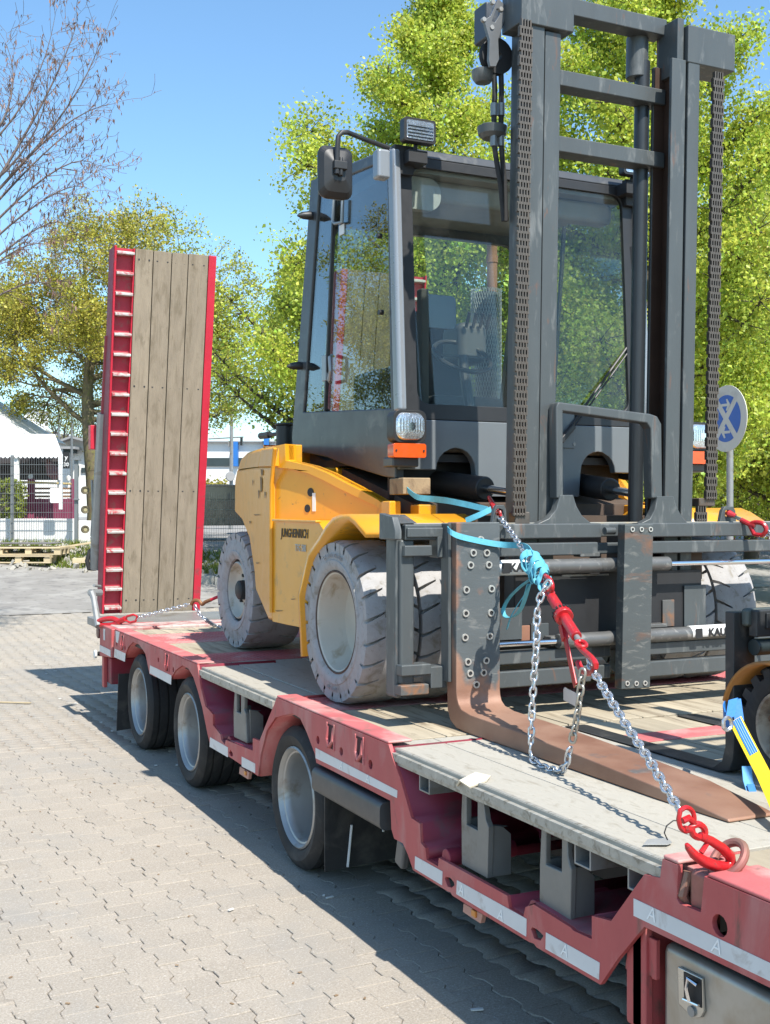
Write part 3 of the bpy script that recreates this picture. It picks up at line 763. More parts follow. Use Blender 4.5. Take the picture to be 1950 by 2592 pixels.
b = B(); F2(38).box(b, 159, 176, 1145, 1186, .06); part('panel', b, BLK, t)
for s_, u, v, sz in (('y', 168, 1158, .22), ('30', 168, 1176, .17)):
    lettering('lettering', s_, sz, WHITEP, t, onD(u, v, 37.97), EX, (0, 0, 1), .004, bold=.004)
for u, v0, lab in ((149, 1032, 'thin grey lamp post rising right of the marquee roof'), (182, 1010, 'thin grey lamp post standing before the white gabled house')):
    p = onD(u, 1290, 37); t = thing('street_lamp', (p.x, p.y, gz(p.x, p.y)), lab, 'lamp post')
    b = B(); b.tube([(p.x, p.y, gz(p.x, p.y)), onD(u, v0, 37)], [.05, .03], 8); part('pole', b, MESHG, t)
    b = B(); q = onD(u, v0, 37); b.tube([q, q + Vector((0, 0, .1)) - EX * .25], .025, 6); part('arm', b, MESHG, t)
    b = B(); b.obox(q + Vector((0, 0, .1)) - EX * .42, EX, EY, (0, 0, 1), .2, .08, .035); part('lamp_head', b, ROOFG, t, bevel=.02)

# industrial hall and street furniture in the gap right of the ramp
t = house('industrial_hall', 62, 'white industrial hall with blue columns and a dark window band far behind', (
    ('wall', 380, 900, 1118, 1300, 12, 0, WHITEW, 0), ('window_band', 380, 900, 1159, 1180, .3, -.1, DGRN, 0), ('roof_edge', 380, 900, 1116, 1119, .5, -.3, ROOFG, 0),
    ('column', 591, 602, 1118, 1180, .5, -.45, BLUEP, 0), ('column', 668, 681, 1102, 1180, .5, -.45, BLUEP, 0), ('column', 470, 480, 1118, 1180, .5, -.45, BLUEP, 0)))
p = onD(585, 1290, 40); t = thing('traffic_light', (p.x, p.y, gz(p.x, p.y)), 'galvanised pole with a mast arm and hanging traffic light in the gap', 'traffic light')
b = B(); b.tube([(p.x, p.y, gz(p.x, p.y)), onD(587, 1035, 40)], [.075, .055], 10); part('pole', b, GALV, t)
b = B(); b.tube([onD(528, 1111, 40), onD(617, 1106, 40)], .025, 6); part('mast_arm', b, GALV, t)
b = B(); F2(39.9).box(b, 608, 614, 1107, 1127, .18); part('signal_head', b, BLK, t, bevel=.02)
b = B(); F2(39.9).box(b, 577, 581, 1116, 1130, .1); part('camera_box', b, GALV, t)
b = B(); b.lathe([(-.03, 0), (-.03, .15), (0, .17), (.02, .15), (.02, 0)], onD(583, 1206, 39.8), 'Y', 16); part('round_sign', b, ROOFG, t)
def car(name, D, u, v, label, colm, ln=4.2, hgt=1.45, yaw=0.0, van=False):
    p = onD(u, HY, D); z0 = gz(p.x, p.y); t = thing(name, (p.x, p.y, z0), label, 'car')
    ax = (EX * math.cos(yaw) + EY * math.sin(yaw)).normalized(); ay = Vector((-ax.y, ax.x, 0)); o0 = Vector((p.x, p.y, z0))
    prof = [(-.5, .28), (-.5, .62), (-.46, .72), (-.33, .76), (-.17, 1.0), (.22, 1.0), (.40, .72), (.49, .66), (.5, .28)] if not van else [(-.5, .2), (-.5, .5), (-.42, .58), (-.34, .95), (-.3, 1), (.49, 1), (.5, .2)]
    mp = lambda w: (lambda q: o0 + ax * q[0] * ln + ay * w + Vector((0, 0, q[1] * hgt)))
    b = B(); b.prism([prof], mp(-.85), mp(.85)); part('body', b, colm, t, bevel=.08, seg=3)
    gp = [(-.31, .75), (-.17, .95), (.2, .95), (.35, .74)] if not van else [(-.37, .62), (-.31, .92), (-.12, .92), (-.12, .62)]
    for sgn in (-1, 1):
        b = B(); b.prism([gp], mp(sgn * .845), mp(sgn * .862)); part('window', b, GLASSD, t)
    for fx in (-.31, .31):
        for sgn in (-1, 1):
            b = B(); c = o0 + ax * fx * ln + ay * sgn * .78 + Vector((0, 0, .31)); b.cyl(c - ay * .1, c + ay * .1, .31, 20); w_ = part('tyre', b, RUB, t, bevel=.03)
            b = B(); b.cyl(c - ay * .105, c + ay * .105, .19, 16); part('rim', b, SILV, t)
    b = B(); b.obox(o0 - ax * ln * .492 + ay * -.6 + Vector((0, 0, .6 * hgt)), ax, ay, (0, 0, 1), .03, .18, .07); part('headlight', b, WHITEP, t)
    return t
GLASSD = mat('dark_car_glass', (.02, .025, .03), .08, var=0, coat=.5)
car('parked_car', 27.5, 565, 1300, 'dark parked car behind the green wire fence', mat('black_car_paint', (.022, .024, .026), .2, coat=.7), 4.2, 1.3, .25)
car('parked_van', 34, 800, 1300, 'blue van parked behind the dark car', mat('blue_car_paint', (.02, .08, .25), .25, coat=.6), 4.8, 1.35, .1, True)
# kerb pieces and stones
t = thing('kerb', onD(540, 1487, 20), 'weathered grey kerb stones at the edge of the yard', 'kerb')
for i in range(7):
    p = onD(508, 1474, 20.6); q = p + EX * (i * .52) - EY * i * .10; q.z = gz(q.x, q.y) + .05
    b = B(); b.obox(q, EX, EY, (0, 0, 1), .25, .06, .09); part('kerb_stone', b, STONE, t, bevel=.015)

# pallets and lumber on the verge
def pallet(D, u0, u1, vb, label, yaw=0.0, dz=0.0):
    a = onD(u0, HY, D); z = gz(a.x, a.y) + dz; o0 = Vector((a.x, a.y, z)); ax = (EX + EY * yaw).normalized(); ay = Vector((-ax.y, ax.x, 0))
    t = thing('pallet', o0, label, 'pallet', 'wooden pallets on the verge')
    for j in range(5):
        b = B(); b.obox(o0 + ax * .6 + ay * (.05 + j * .175) + Vector((0, 0, .133)), ax, ay, (0, 0, 1), .6, .062, .011); part('top_board', b, PALW, t)
    for i in range(3):
        b = B(); b.obox(o0 + ax * (.05 + i * .55) + ay * .4 + Vector((0, 0, .111)), ax, ay, (0, 0, 1), .05, .4, .011); part('cross_board', b, PALW, t)
        for j in range(3):
            b = B(); b.obox(o0 + ax * (.06 + i * .54) + ay * (.06 + j * .34) + Vector((0, 0, .061)), ax, ay, (0, 0, 1), .06, .05, .039); part('block', b, PALW, t)
    for j in range(3):
        b = B(); b.obox(o0 + ax * .6 + ay * (.06 + j * .34) + Vector((0, 0, .011)), ax, ay, (0, 0, 1), .6, .05, .011); part('bottom_board', b, PALW, t)
    return o0
pallet(21.9, -35, 100, 1442, 'wooden pallet lying lowest on the verge at the left edge')
pallet(22.0, -10, 140, 1420, 'pale wooden pallet stacked on another at the left edge', .05, .146)
t = thing('sheet_pile', onD(50, 1395, 22.3), 'flat dark sheets lying on top of the pallets', 'sheets')
a = onD(20, HY, 22.3); z = gz(a.x, a.y) + .29
for i in range(2):
    b = B(); b.obox(Vector((a.x, a.y, z + .012 * i + .01)) + EX * (.2 + .1 * i) + EY * .3, EX + EY * .1 * i, EY, (0, 0, 1), .62, .3, .005); part('sheet', b, mat('dull_sheet', (.16, .15, .15), .6, var=.2), t)
for i, (u0, v0, u1, v1, D, lab) in enumerate(((150, 1387, 236, 1373, 23.0, 'long pale plank leaning across the verge before the gate post'), (60, 1392, 190, 1386, 23.4, 'weathered plank lying in the grass behind the pallets'), (185, 1420, 238, 1417, 22.2, 'short squared timber on the verge below the ramp'))):
    p, q = onD(u0, v0, D), onD(u1, v1, D); b = B(); b.bar(p, q, .10, .04 if i < 2 else .1); o = part('plank', b, PALW, off=p, bevel=.005); place(o, lab, 'plank')
rg2 = np.random.RandomState(4); b = B()
for i in range(260):
    D = rg2.uniform(21.6, 24.0); u = rg2.uniform(-120, 240) if i % 3 else rg2.uniform(490, 640); p = onD(u, HY, D); p.z = gz(p.x, p.y) + .02; s_ = rg2.uniform(.02, .09)
    ax = Vector(rg2.normal(0, 1, 3)); ay = ax.orthogonal(); b.obox(p, ax, ay, ax.cross(ay), s_, s_ * .6, s_ * .3)
o = part('verge_rubble', b, STONE, smooth=False); place(o, 'broken stones and bits of wood along the verge', 'rubble', kind='stuff')

# traffic sign at the right
SD = 10.7; p = onD(1848, HY, SD); t = thing('traffic_sign', (p.x, p.y, 0), 'round blue no stopping sign with white cross and two arrows on a grey pole', 'traffic sign')
b = B(); b.cyl((p.x, p.y, -.1), (p.x, p.y, 2.80), .031, 14); part('pole', b, GALV, t)
sc_ = onD(1851, 1060, SD); ang = math.radians(70)
nrm = (-EY * math.cos(ang) - EX * math.sin(ang)).normalized(); rt = nrm.cross(Vector((0, 0, 1))).normalized() * -1
if rt.dot(EX) < 0: rt = -rt
sc_ = sc_ + nrm * .05
SIGNW = mat('sign_cream_face', (.66, .62, .52), .45, var=.05, scale=6, dirt=(.5, .46, .38), damt=.15)
SIGNB = mat('sign_blue_face', (.015, .10, .42), .35, var=.05)
def disc(pts, n0, n1): return lambda bb: bb.prism([pts], lambda q: sc_ + rt * q[0] + Vector((0, 0, q[1])) + nrm * n0, lambda q: sc_ + rt * q[0] + Vector((0, 0, q[1])) + nrm * n1)
b = B(); disc(circ(0, 0, .305, 40), 0, .006)(b); part('plate', b, SIGNW, t)
def sector(a0, a1):
    r_, e = .215, .030; mid = R((a0 + a1) / 2); ox, oy = e / math.sin(R((a1 - a0) / 2)) * math.cos(mid), e / math.sin(R((a1 - a0) / 2)) * math.sin(mid)
    da = math.asin(e / r_); pts = [(ox, oy)]
    for i in range(13):
        a = R(a0) + da + (R(a1 - a0) - 2 * da) * i / 12; pts.append((r_ * math.cos(a), r_ * math.sin(a)))
    return pts
for a0, a1 in ((50, 130), (130, 230), (230, 310), (-50, 50)):
    b = B(); disc(sector(a0, a1), .006, .008)(b); part('blue_field', b, SIGNB, t)
for sgn, zc in ((1, .125), (-1, -.125)):
    b = B(); hw = .065
    arrow = [(-hw, -.012), (hw * .35, -.012), (hw * .05, -.05), (hw * .35, -.055), (hw, 0), (hw * .35, .055), (hw * .05, .05), (hw * .35, .012), (-hw, .012)]
    disc([(sgn * x, z + zc) for x, z in arrow], .008, .0095)(b); part('arrow', b, SIGNW, t)
b = B(); b.obox(sc_ - nrm * .012, rt, nrm, (0, 0, 1), .05, .012, .02); part('clamp', b, GALV, t)
# carport and the fenced lot behind it
t = thing('carport', onD(1800, 1330, 28), 'flat dark roofed shelter with slim posts right of the mast', 'shelter')
b = B(); F2(28).box(b, 1560, 2130, 1181, 1196, 3.0); part('roof', b, mat('green_grey_fascia', (.055, .065, .058), .5), t, bevel=.01)
b = B(); F2(28.1).box(b, 1560, 2130, 1200, 1209, .12); part('beam', b, DARK, t)
for u in (1657, 1795, 1885, 2000):
    b = B(); F2(28.1).box(b, u, u + 6, 1196, 1420, .08); part('post', b, DARK, t)
wire_fence('wire_fence', 29, 1560, 2000, 1212, 1420, 'dark wire fence panel beneath the flat roofed shelter', MESHD, (1760, 1800), .1, .25, .009)
REDO = mat('orange_red_paint', (.50, .07, .04), .5)
for u, lab in ((1889, 'thick red post left in the fenced lot behind the sign'), (1943, 'thin red post at the right edge of the fenced lot'), (1858, 'short red stake behind the pole of the traffic sign')):
    p = onD(u + 4, 1300, 30); t = thing('red_post', (p.x, p.y, gz(p.x, p.y)), lab, 'post')
    b = B(); F2(30).box(b, u, u + (9 if u == 1889 else 4), 1211 if u > 1860 else 1258, 1420, .1); part('post', b, REDO, t)
    b = B(); F2(29.98).box(b, u - 1, u + (10 if u == 1889 else 5), (1211 if u > 1860 else 1258) - 2, (1211 if u > 1860 else 1258), .13); part('cap', b, REDO, t)
t = thing('site_container', onD(1850, 1300, 36), 'long white site container standing behind the red posts', 'container')
b = B(); F2(36).box(b, 1640, 2200, 1209, 1258, 2.4); part('body', b, WHITEW, t, bevel=.03)
b = B(); F2(36).box(b, 1640, 2200, 1258, 1420, 2.3, .05); part('lower_panel', b, mat('grey_panel', (.16, .17, .17), .6), t)
for u in (1700, 1745, 1801, 1880, 1950):
    b = B(); F2(35.95).box(b, u, u + 5, 1210, 1258, .05); part('rib', b, ROOFG, t)
# ================================================================== low loader trailer
XL, XR = 2.04, 5.06; XM = (XL + XR) / 2; ZD = .80; Y0, YE = -2.2, 9.5
trailer = thing('flatbed_trailer', (XM, 4.0, 0), 'long red low loader trailer with wooden deck and upright loading ramps', 'trailer')
PINK = mat('sun_faded_red_plate', (.48, .125, .125), .6, var=.16, scale=5, dirt=(.50, .30, .27), damt=.30, dscale=3, dirt2=(.24, .13, .11), d2amt=.1, d2scale=8, bump=.2, bscale=120)
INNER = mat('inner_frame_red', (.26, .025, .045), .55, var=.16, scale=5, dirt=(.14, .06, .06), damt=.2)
# --- near side frame: outlines read on the plane of the trailer's side
XF = 2.02
def P(*uv): return YZ(uv, XF)
def clear(pts, cy, cz, r):
    o = []
    for y, z in pts:
        d = math.hypot(y - cy, z - cz)
        o.append((cy + (y - cy) * r / d, cz + (z - cz) * r / d) if d < r else (y, z))
    return o
WY = (5.32, 7.18, 8.47); WZ, WR = .345, .345
arch3 = clear(P((317, 1675), (326, 1636), (337, 1625), (353, 1632), (368, 1654), (379, 1706)), WY[2], WZ, .40)
arch2 = clear(P((435, 1735), (445, 1704), (462, 1684), (478, 1693), (490, 1715), (501, 1749), (512, 1790), (525, 1855)), WY[1], WZ, .40)
arch1 = clear(P((654, 1965), (668, 1925), (684, 1880), (700, 1835), (719, 1811), (740, 1806), (760, 1818), (777, 1855), (797, 1908), (801, 1931)), WY[0], WZ, .40)
rear = P((289, 1665)) + arch3 + P((395, 1714)) + arch2 + P((532, 1885)) + P((590, 1922)) + arch1
top_r = P((845, 1953), (988, 2027), (991, 2099), (998, 2123), (1020, 2135), (1032, 2162), (1046, 2203), (1100, 2236), (1134, 2257), (1141, 2259), (1145, 2267), (1200, 2301),
          (1340, 2385), (1352, 2389), (1358, 2398), (1520, 2493), (1562, 2430), (1612, 2369), (1631, 2346), (1950, 2501))
yfe = Y0
low = [(y, z) for y, z in top_r] + [(yfe, top_r[-1][1])]
ztop = .815
top = [(yfe, ztop)]
def yat(u, v): return onX(u, v, XF).y
# upper edge, front to back
slot = P((1783, 2229), (1774, 2309), (1720, 2287), (1713, 2274), (1717, 2206))
front_post = P((1677, 2188), (1671, 2222), (1631, 2213), (1547, 2331), (1498, 2318), (1498, 2377), (1452, 2356), (1445, 2348), (1351, 2289), (1330, 2296), (1325, 2320), (1289, 2299), (1284, 2267),
               (1111, 2171), (1109, 2193), (1080, 2176), (1077, 2147), (1065, 2133), (1063, 2085), (1041, 2070), (1032, 2037), (1013, 1969), (993, 1916), (984, 1892))
fix = lambda pts: [(y, min(z, ztop)) for y, z in pts]
upper = [(yfe, ztop), (slot[0][0], ztop)] + fix(slot[1:-1]) + [(slot[-1][0], ztop), (front_post[0][0], ztop)] + fix(front_post[1:-1]) + [(front_post[-1][0], ztop)]
mid = P((700, 1768), (695, 1782), (681, 1815), (657, 1875), (640, 1868), (640, 1900), (572, 1873), (569, 1885), (560, 1872), (558, 1859), (539, 1835), (539, 1808), (520, 1787), (508, 1738), (500, 1683))
upper += [(mid[0][0], ztop)] + fix(mid[1:-1]) + [(mid[-1][0], ztop), (yat(290, 1593), ztop)]
outline = rear + low + upper
def holes():
    out = []
    for u, v, r in ((805, 1873, .019), (864, 1902, .019), (938, 1935, .02), (1822, 2343, .028), (418, 1680, .018), (401, 1670, .018), (439, 1695, .018), (296, 1630, .018), (317, 1640, .018)):
        y, z = P((u, v))[0]; out.append([(y + a, z + b_) for a, b_ in circ(0, 0, r, 12)])
    for pl in (((1126, 2224), (1129, 2219), (1140, 2222), (1149, 2233), (1151, 2240), (1144, 2247), (1133, 2244)), ((1344, 2352), (1348, 2347), (1360, 2353), (1370, 2362), (1376, 2369), (1368, 2381), (1352, 2375)),
               ((580, 1905), (584, 1898), (589, 1906), (590, 1913), (585, 1915))):
        out.append(P(*pl))
    return out
b = B(); b.px([outline] + holes(), XF, XF + .016); frame = part('side_frame', b, RED, trailer, bevel=.004, smooth=True)
# upper edge strip of the frame: a folded flange, slightly proud
def flange(ya, yb, w=.11):
    b = B(); b.box(XF + .001, XF + w, ya, yb, ztop + .0, ztop + .012); part('edge_flange', b, PINK, trailer, bevel=.006)
flange(yfe, slot[0][0] - .01, .17); flange(slot[-1][0], front_post[0][0], .17); flange(front_post[-1][0] + .005, mid[0][0]); flange(mid[-1][0] + .004, yat(290, 1593))
# inner walls behind the openings: the profile carried inwards
def strip(pts, x0, x1, name, m):
    b = B(); n = len(pts)
    vs = [(x0, y, z) for y, z in pts] + [(x1, y, z) for y, z in pts]
    b.add(vs, [(i, i + 1, n + i + 1, n + i) for i in range(n - 1)])
    o = part(name, b, m, trailer, smooth=True); md = o.modifiers.new('plate', 'SOLIDIFY'); md.thickness = .008; md.offset = 0
for pl in (arch1, arch2, arch3): strip(pl, XF + .012, XF + .36, 'wheel_arch', RED)
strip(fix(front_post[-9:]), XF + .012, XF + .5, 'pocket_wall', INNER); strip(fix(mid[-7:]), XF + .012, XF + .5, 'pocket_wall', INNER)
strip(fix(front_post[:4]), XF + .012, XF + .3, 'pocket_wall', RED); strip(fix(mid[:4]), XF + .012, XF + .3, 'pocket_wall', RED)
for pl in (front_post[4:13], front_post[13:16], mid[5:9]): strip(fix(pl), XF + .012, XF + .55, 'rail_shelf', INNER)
for u, v in ((1115, 2165), (1335, 2296), (572, 1874)):
    y, z = P((u, v))[0]; b = B(); b.cyl((XF + .012, y - .02, z - .005), (XF + .30, y - .02, z - .005), .032, 14); part('lashing_tube', b, INNER, trailer, bevel=.004)
b = B(); b.px(P((1561, 2457), (1562, 2432), (1613, 2372), (1639, 2385), (1639, 2487), (1628, 2483), (1626, 2477), (1582, 2458), (1578, 2463)), XF + .03, XF + .045); part('corner_plate', b, RED, trailer, bevel=.003)
b = B(); b.box(XF + .02, XF + .30, 2.60, 2.68, .30, .60); part('cross_member', b, RED, trailer, bevel=.01)
# the dark inside: longitudinal beams and cross members
b = B()
for x in (2.75, 4.25): b.box(x, x + .18, Y0, 9.2, .38, .74)
part('main_beam', b, DARK, trailer, bevel=.01)
b = B(); b.box(XF + .62, XR - .6, Y0, 9.3, .36, .50); part('belly_plate', b, DARK, trailer)
for y in (3.15, 3.85, 6.0, 6.55):
    b = B(); b.box(XF + .5, XR - .5, y, y + .08, .46, .775); part('cross_member', b, INNER, trailer, bevel=.006)
# square outrigger tubes under the boards
for u0, v0, w in ((1064, 1955, .085), (1457, 2125, .085), (1592, 2195, .085)):
    y = onX(u0, v0, XF + .03).y; bz = .775
    for dz0, dz1, dy0, dy1 in ((.09, .096, 0, w), (0, .006, 0, w), (0, .096, 0, .006), (0, .096, w - .006, w)):
        pass
    b = B(); q = [(y - w, bz - .098), (y, bz - .098), (y, bz), (y - w, bz)]; qi = [(y - w + .007, bz - .091), (y - .007, bz - .091), (y - .007, bz - .007), (y - w + .007, bz - .007)]
    b.px([q, qi], XF + .025, XF + .6); part('outrigger_tube', b, GALV, trailer, bevel=.002)
# stake brackets
def bracket(plate, hole, web):
    x = XF + .028
    b = B(); b.px([YZ(plate, x), YZ(hole, x)], x, x + .022); o = part('stake_bracket', b, BRKT, trailer, bevel=.008, seg=3)
    y = onX(*web[0], x).y; z1 = onY(*web[1], y).z; x1 = onY(*web[1], y).x; z0 = onX(*web[0], x).z
    b = B(); b.py([(x + .02, z0), (x1, z0 - .0), (x1, z1 - .025), (x1 - .03, z1), (x + .09, z1), (x + .02, z1 + .012)], y + .004, y + .024); part('web', b, BRKT, o, bevel=.006)
    yb = onX(*plate[-1], x).y
    b = B(); b.box(x + .022, x1, yb - .03, yb - .01, z0, z1); part('web', b, BRKT, o, bevel=.006)
bracket(((1171, 1986), (1205, 1998), (1215, 2004), (1222, 2015), (1228, 2060), (1230, 2075), (1237, 2094), (1234, 2224), (1169, 2188), (1168, 2060)), ((1181, 2017), (1209, 2031), (1209, 2102), (1181, 2087)), ((1235, 2224), (1296, 2092)))
bracket(((1371, 2078), (1420, 2098), (1433, 2108), (1437, 2120), (1437, 2168), (1442, 2190), (1446, 2200), (1443, 2342), (1365, 2300), (1366, 2190)), ((1382, 2108), (1422, 2126), (1421, 2206), (1381, 2188)), ((1443, 2342), (1508, 2197)))
bracket(((595, 1735), (612, 1742), (618, 1748), (619, 1775), (618, 1795), (622, 1806), (625, 1882), (592, 1866), (591, 1800)), ((599, 1752), (610, 1757), (610, 1806), (599, 1801)), ((625, 1882), (668, 1800)))
# reflective strips with their small printed marks
MARKG = mat('strip_print', (.80, .81, .80), .4)
def rstrip(pts, marks=()):
    x = XF - .0015; q = YZ(pts, x)
    b = B(); b.px(q, x, x + .002); o = part('reflective_strip', b, STRIP, trailer, smooth=False)
    for u, v, s_ in marks:
        c = onX(u, v, x - .0012)
        lettering('lettering', 'A', s_, MARKG, o, c, (0, -1, 0), (0, 0, 1), .0004, shear=.25)
rstrip(((799, 1893), (1006, 2001), (1005, 2020), (799, 1919)), ((863, 1938, .05), (930, 1972, .05)))
rstrip(((1051, 2167), (1120, 2206), (1119, 2241), (1050, 2199)))
rstrip(((1157, 2228), (1333, 2326), (1332, 2371), (1155, 2263)), ((1167, 2253, .055), (1266, 2316, .055)))
rstrip(((1382, 2360), (1518, 2437), (1516, 2480), (1381, 2402)), ((1428, 2406, .055),))
rstrip(((1604, 2274), (1950, 2438), (1950, 2484), (1604, 2318)), ((1648, 2315, .055), (1812, 2396, .055)))
b = B(); q = YZ(((1950, 2438), (1950, 2484)), XF - .0015); b.px([q[0], (yfe + .2, q[0][1]), (yfe + .2, q[1][1]), q[1]], XF - .0015, XF + .0005); part('reflective_strip', b, STRIP, trailer, smooth=False)
rstrip(((532, 1866), (577, 1892), (577, 1917), (531, 1890)))
rstrip(((612, 1915), (646, 1933), (646, 1957), (612, 1940)))
rstrip(((380, 1684), (434, 1710), (433, 1733), (379, 1704)))
rstrip(((291, 1642), (318, 1654), (316, 1675), (289, 1663)))
rstrip(((293, 1597), (303, 1600), (299, 1628), (294, 1625)))
# orange side marker and bracket below the rails
for pts in (((607, 1940), (631, 1955), (628, 1973), (605, 1958)), ((1173, 2286), (1222, 2315), (1216, 2338), (1171, 2308))):
    b = B(); b.px(YZ(pts, XF + .01), XF + .01, XF + .03); o = part('marker_bracket', b, mat('dusty_pink_primer', (.42, .22, .17), .6), trailer, bevel=.003)
    (y0, z0), (y1, z1) = YZ(pts[0:3:2], XF); ym, zm = (y0 + y1) / 2, (z0 + z1) / 2
    b = B(); b.box(XF + .002, XF + .012, ym - .02, ym + .01, zm - .012, zm + .012); part('marker_lamp', b, mat('amber_lens', (.55, .20, .03), .25), o, bevel=.004)
# lashing slots near the deck edge with folding rings
def lash(y, parent):
    for k in (-1, 1): b = B(); b.box(XF - .006, XF + .05, y + k * .04 - .006, y + k * .04 + .006, ztop - .13, ztop - .012); o = part('lashing_eye', b, PINK, parent, bevel=.004)
    b = B(); pts = [(XF + .004, y - .028, ztop - .03), (XF - .004, y - .03, ztop - .085), (XF - .006, y, ztop - .115), (XF - .004, y + .03, ztop - .085), (XF + .004, y + .028, ztop - .03)]; b.tube(pts, .010, 8); part('ring', b, RED, o)
    b = B(); b.box(XF - .002, XF - .0004, y - .034, y + .034, ztop - .125, ztop - .02); part('recess', b, mat('recess_dark', (.05, .012, .014), .8), o)
for u, v in ((838, 1835), (911, 1872), (311, 1612), (424, 1660)): lash(onX(u, v, XF).y, trailer)

# --- deck
PLK = .235
def plank(x0, x1, y0, y1, m, z=ZD, nm='deck_plank', t=.035):
    b = B(); dz = rnd.gauss(0, .0012); b.box(x0 + .002, x1 - .002, y0 + .002, y1 - .002, z - t, z + dz)
    part(nm, b, m, trailer, bevel=.003, seg=1, smooth=False)
def band(y0, y1, m, x0=XL, x1=XR, w=.235, split=None):
    x = x0
    while x < x1 - .05:
        xe = min(x + w, x1)
        if x1 - xe < .08: xe = x1
        cuts = [y0] + ([split(x)] if split else []) + [y1]
        for a, c in zip(cuts[:-1], cuts[1:]): plank(x, xe, a, c, m)
        x = xe
CHEQ_ = []
def chequer(y0, y1, x0=XL, x1=XR, m=PINK, z=ZD, slope=0.0):
    b = B(); b.box(x0, x1, y0, y1, z - .02, z); o = part('chequer_plate', b, m, trailer, smooth=False)
    # raised bars of the tread pattern, real geometry
    nx, ny = int((x1 - x0) / .034), int((y1 - y0) / .034); vs = []; V = []
    for i in range(nx):
        for j in range(ny):
            cx_, cy_ = x0 + (i + .5) * .034, y0 + (j + .5) * .034; a = R(45) if (i + j) % 2 else R(-45); ca, sa = math.cos(a), math.sin(a)
            for lx, ly, h_ in ((-.014, -.0035, 0), (.014, -.0035, 0), (.014, .0035, 0), (-.014, .0035, 0), (-.010, 0, .003), (.010, 0, .003)):
                V.append((cx_ + lx * ca - ly * sa, cy_ + lx * sa + ly * ca, z + h_))
    q = np.array(V); q -= np.array(origin(o)); n = len(V) // 6
    f = [(0, 1, 5, 4), (1, 2, 5), (2, 3, 4, 5), (3, 0, 4)]; li = np.concatenate([np.array(t_) for t_ in f]); tot = [len(t_) for t_ in f]
    me = fast_mesh('tread_bars', q, (li[None, :] + 6 * np.arange(n)[:, None]).ravel(), np.tile(tot, n), m)
    ob = bpy.data.objects.new('tread_bars', me); COL.objects.link(ob); ob.parent = o; ob['kind'] = 'stuff'
yA, yB_ = 2.50, 4.28
plank(XL, XL + PLK, yA, yB_, BOARD); plank(XR - PLK, XR, yA, yB_, BOARD)
for k in range(3): plank(XL + PLK * (k + 1), XL + PLK * (k + 2), yA, yB_, BOARD)
band(yA, 3.83, DECKW, XL + 4 * PLK, XR - PLK, .205); band(3.99, yB_, DECKW, XL + 4 * PLK, XR - PLK, .205)
b = B(); b.box(XL + 4 * PLK + .004, XR - PLK - .004, 3.834, 3.986, ZD - .03, ZD + .003); part('cross_strip', b, PINK, trailer, bevel=.003)
b = B(); b.box(3.55, XR - PLK - .004, 3.30, 3.44, ZD - .03, ZD + .004); part('cross_strip', b, PINK, trailer, bevel=.003)
band(4.30, 5.06, DECKW, XL + .105, XR - .105, .205)
chequer(5.08, 5.50, XL + .01, XR - .01)
plank(XL, XL + PLK, 5.53, 6.965, BOARD); plank(XR - PLK, XR, 5.53, 6.965, BOARD)
band(5.53, 6.965, BOARD, XL + PLK, XR - PLK, .235)
chequer(6.98, 7.44, XL + .01, XR - .01)
band(7.45, 8.10, DECKW, XL + .14, XR - .14, .205)
chequer(8.11, 8.76, XL + .01, XR - .01)
band(8.77, 9.15, DECKW, XL + .14, XR - .14, .205)
band(Y0, 2.20, mat('brown_deck_wood', (.25, .18, .105), .85, var=.18, scale=2, stretch=(9, 1, 9), bump=.5, bscale=12, dirt=(.15, .11, .07), damt=.3, dscale=1.5, objvar=.15), XL + .17, XR - .17, .205)
chequer(2.21, 2.47, XL + .19, XR - .2, m=DECKW) if False else band(2.21, 2.48, DECKW, XL + .17, XR - .17, .30)
b = B(); b.box(XL + .02, XR - .02, Y0, 9.2, ZD - .06, ZD - .036); part('deck_underlay', b, DARK, trailer)
b = B(); b.box(XL + .03, XR - .03, 9.163, 9.497, ZD - .12, ZD + .022); part('rear_beam', b, mat('worn_pale_edge', (.48, .40, .36), .6, var=.2, scale=6, dirt=(.35, .12, .11), damt=.4, dscale=6), trailer, bevel=.01)
# red painted edge strips beside the planks
for y0, y1 in ((4.30, 5.06), (7.45, 8.10), (8.77, 9.15)):
    for x0, x1 in ((XL + .005, XL + (.10 if y0 < 5 else .135)), (XR - (.10 if y0 < 5 else .135), XR - .005)):
        b = B(); b.box(x0, x1, y0, y1, ZD - .02, ZD + .003); part('edge_strip', b, PINK, trailer, bevel=.003)
for x0, x1 in ((XL + .02, XL + .168), (XR - .168, XR - .02)):
    b = B(); b.box(x0, x1, Y0, 2.48, ZD - .02, ZD + .006); part('edge_strip', b, PINK, trailer, bevel=.004)
# stepped aluminium edge of the extension boards
for y0, y1 in ((yA + .005, yB_ - .002), (5.53, 6.96)):
    b = B(); pr_ = [(XL + .004, ZD + .001), (XL + .004, ZD - .014), (XL - .016, ZD - .014), (XL - .016, ZD - .044), (XL - .009, ZD - .047), (XL - .009, ZD - .058), (XL + .02, ZD - .058), (XL + .02, ZD + .001)]
    b.py(pr_, y0, y1); part('edge_profile', b, EXTR, trailer, bevel=.002)
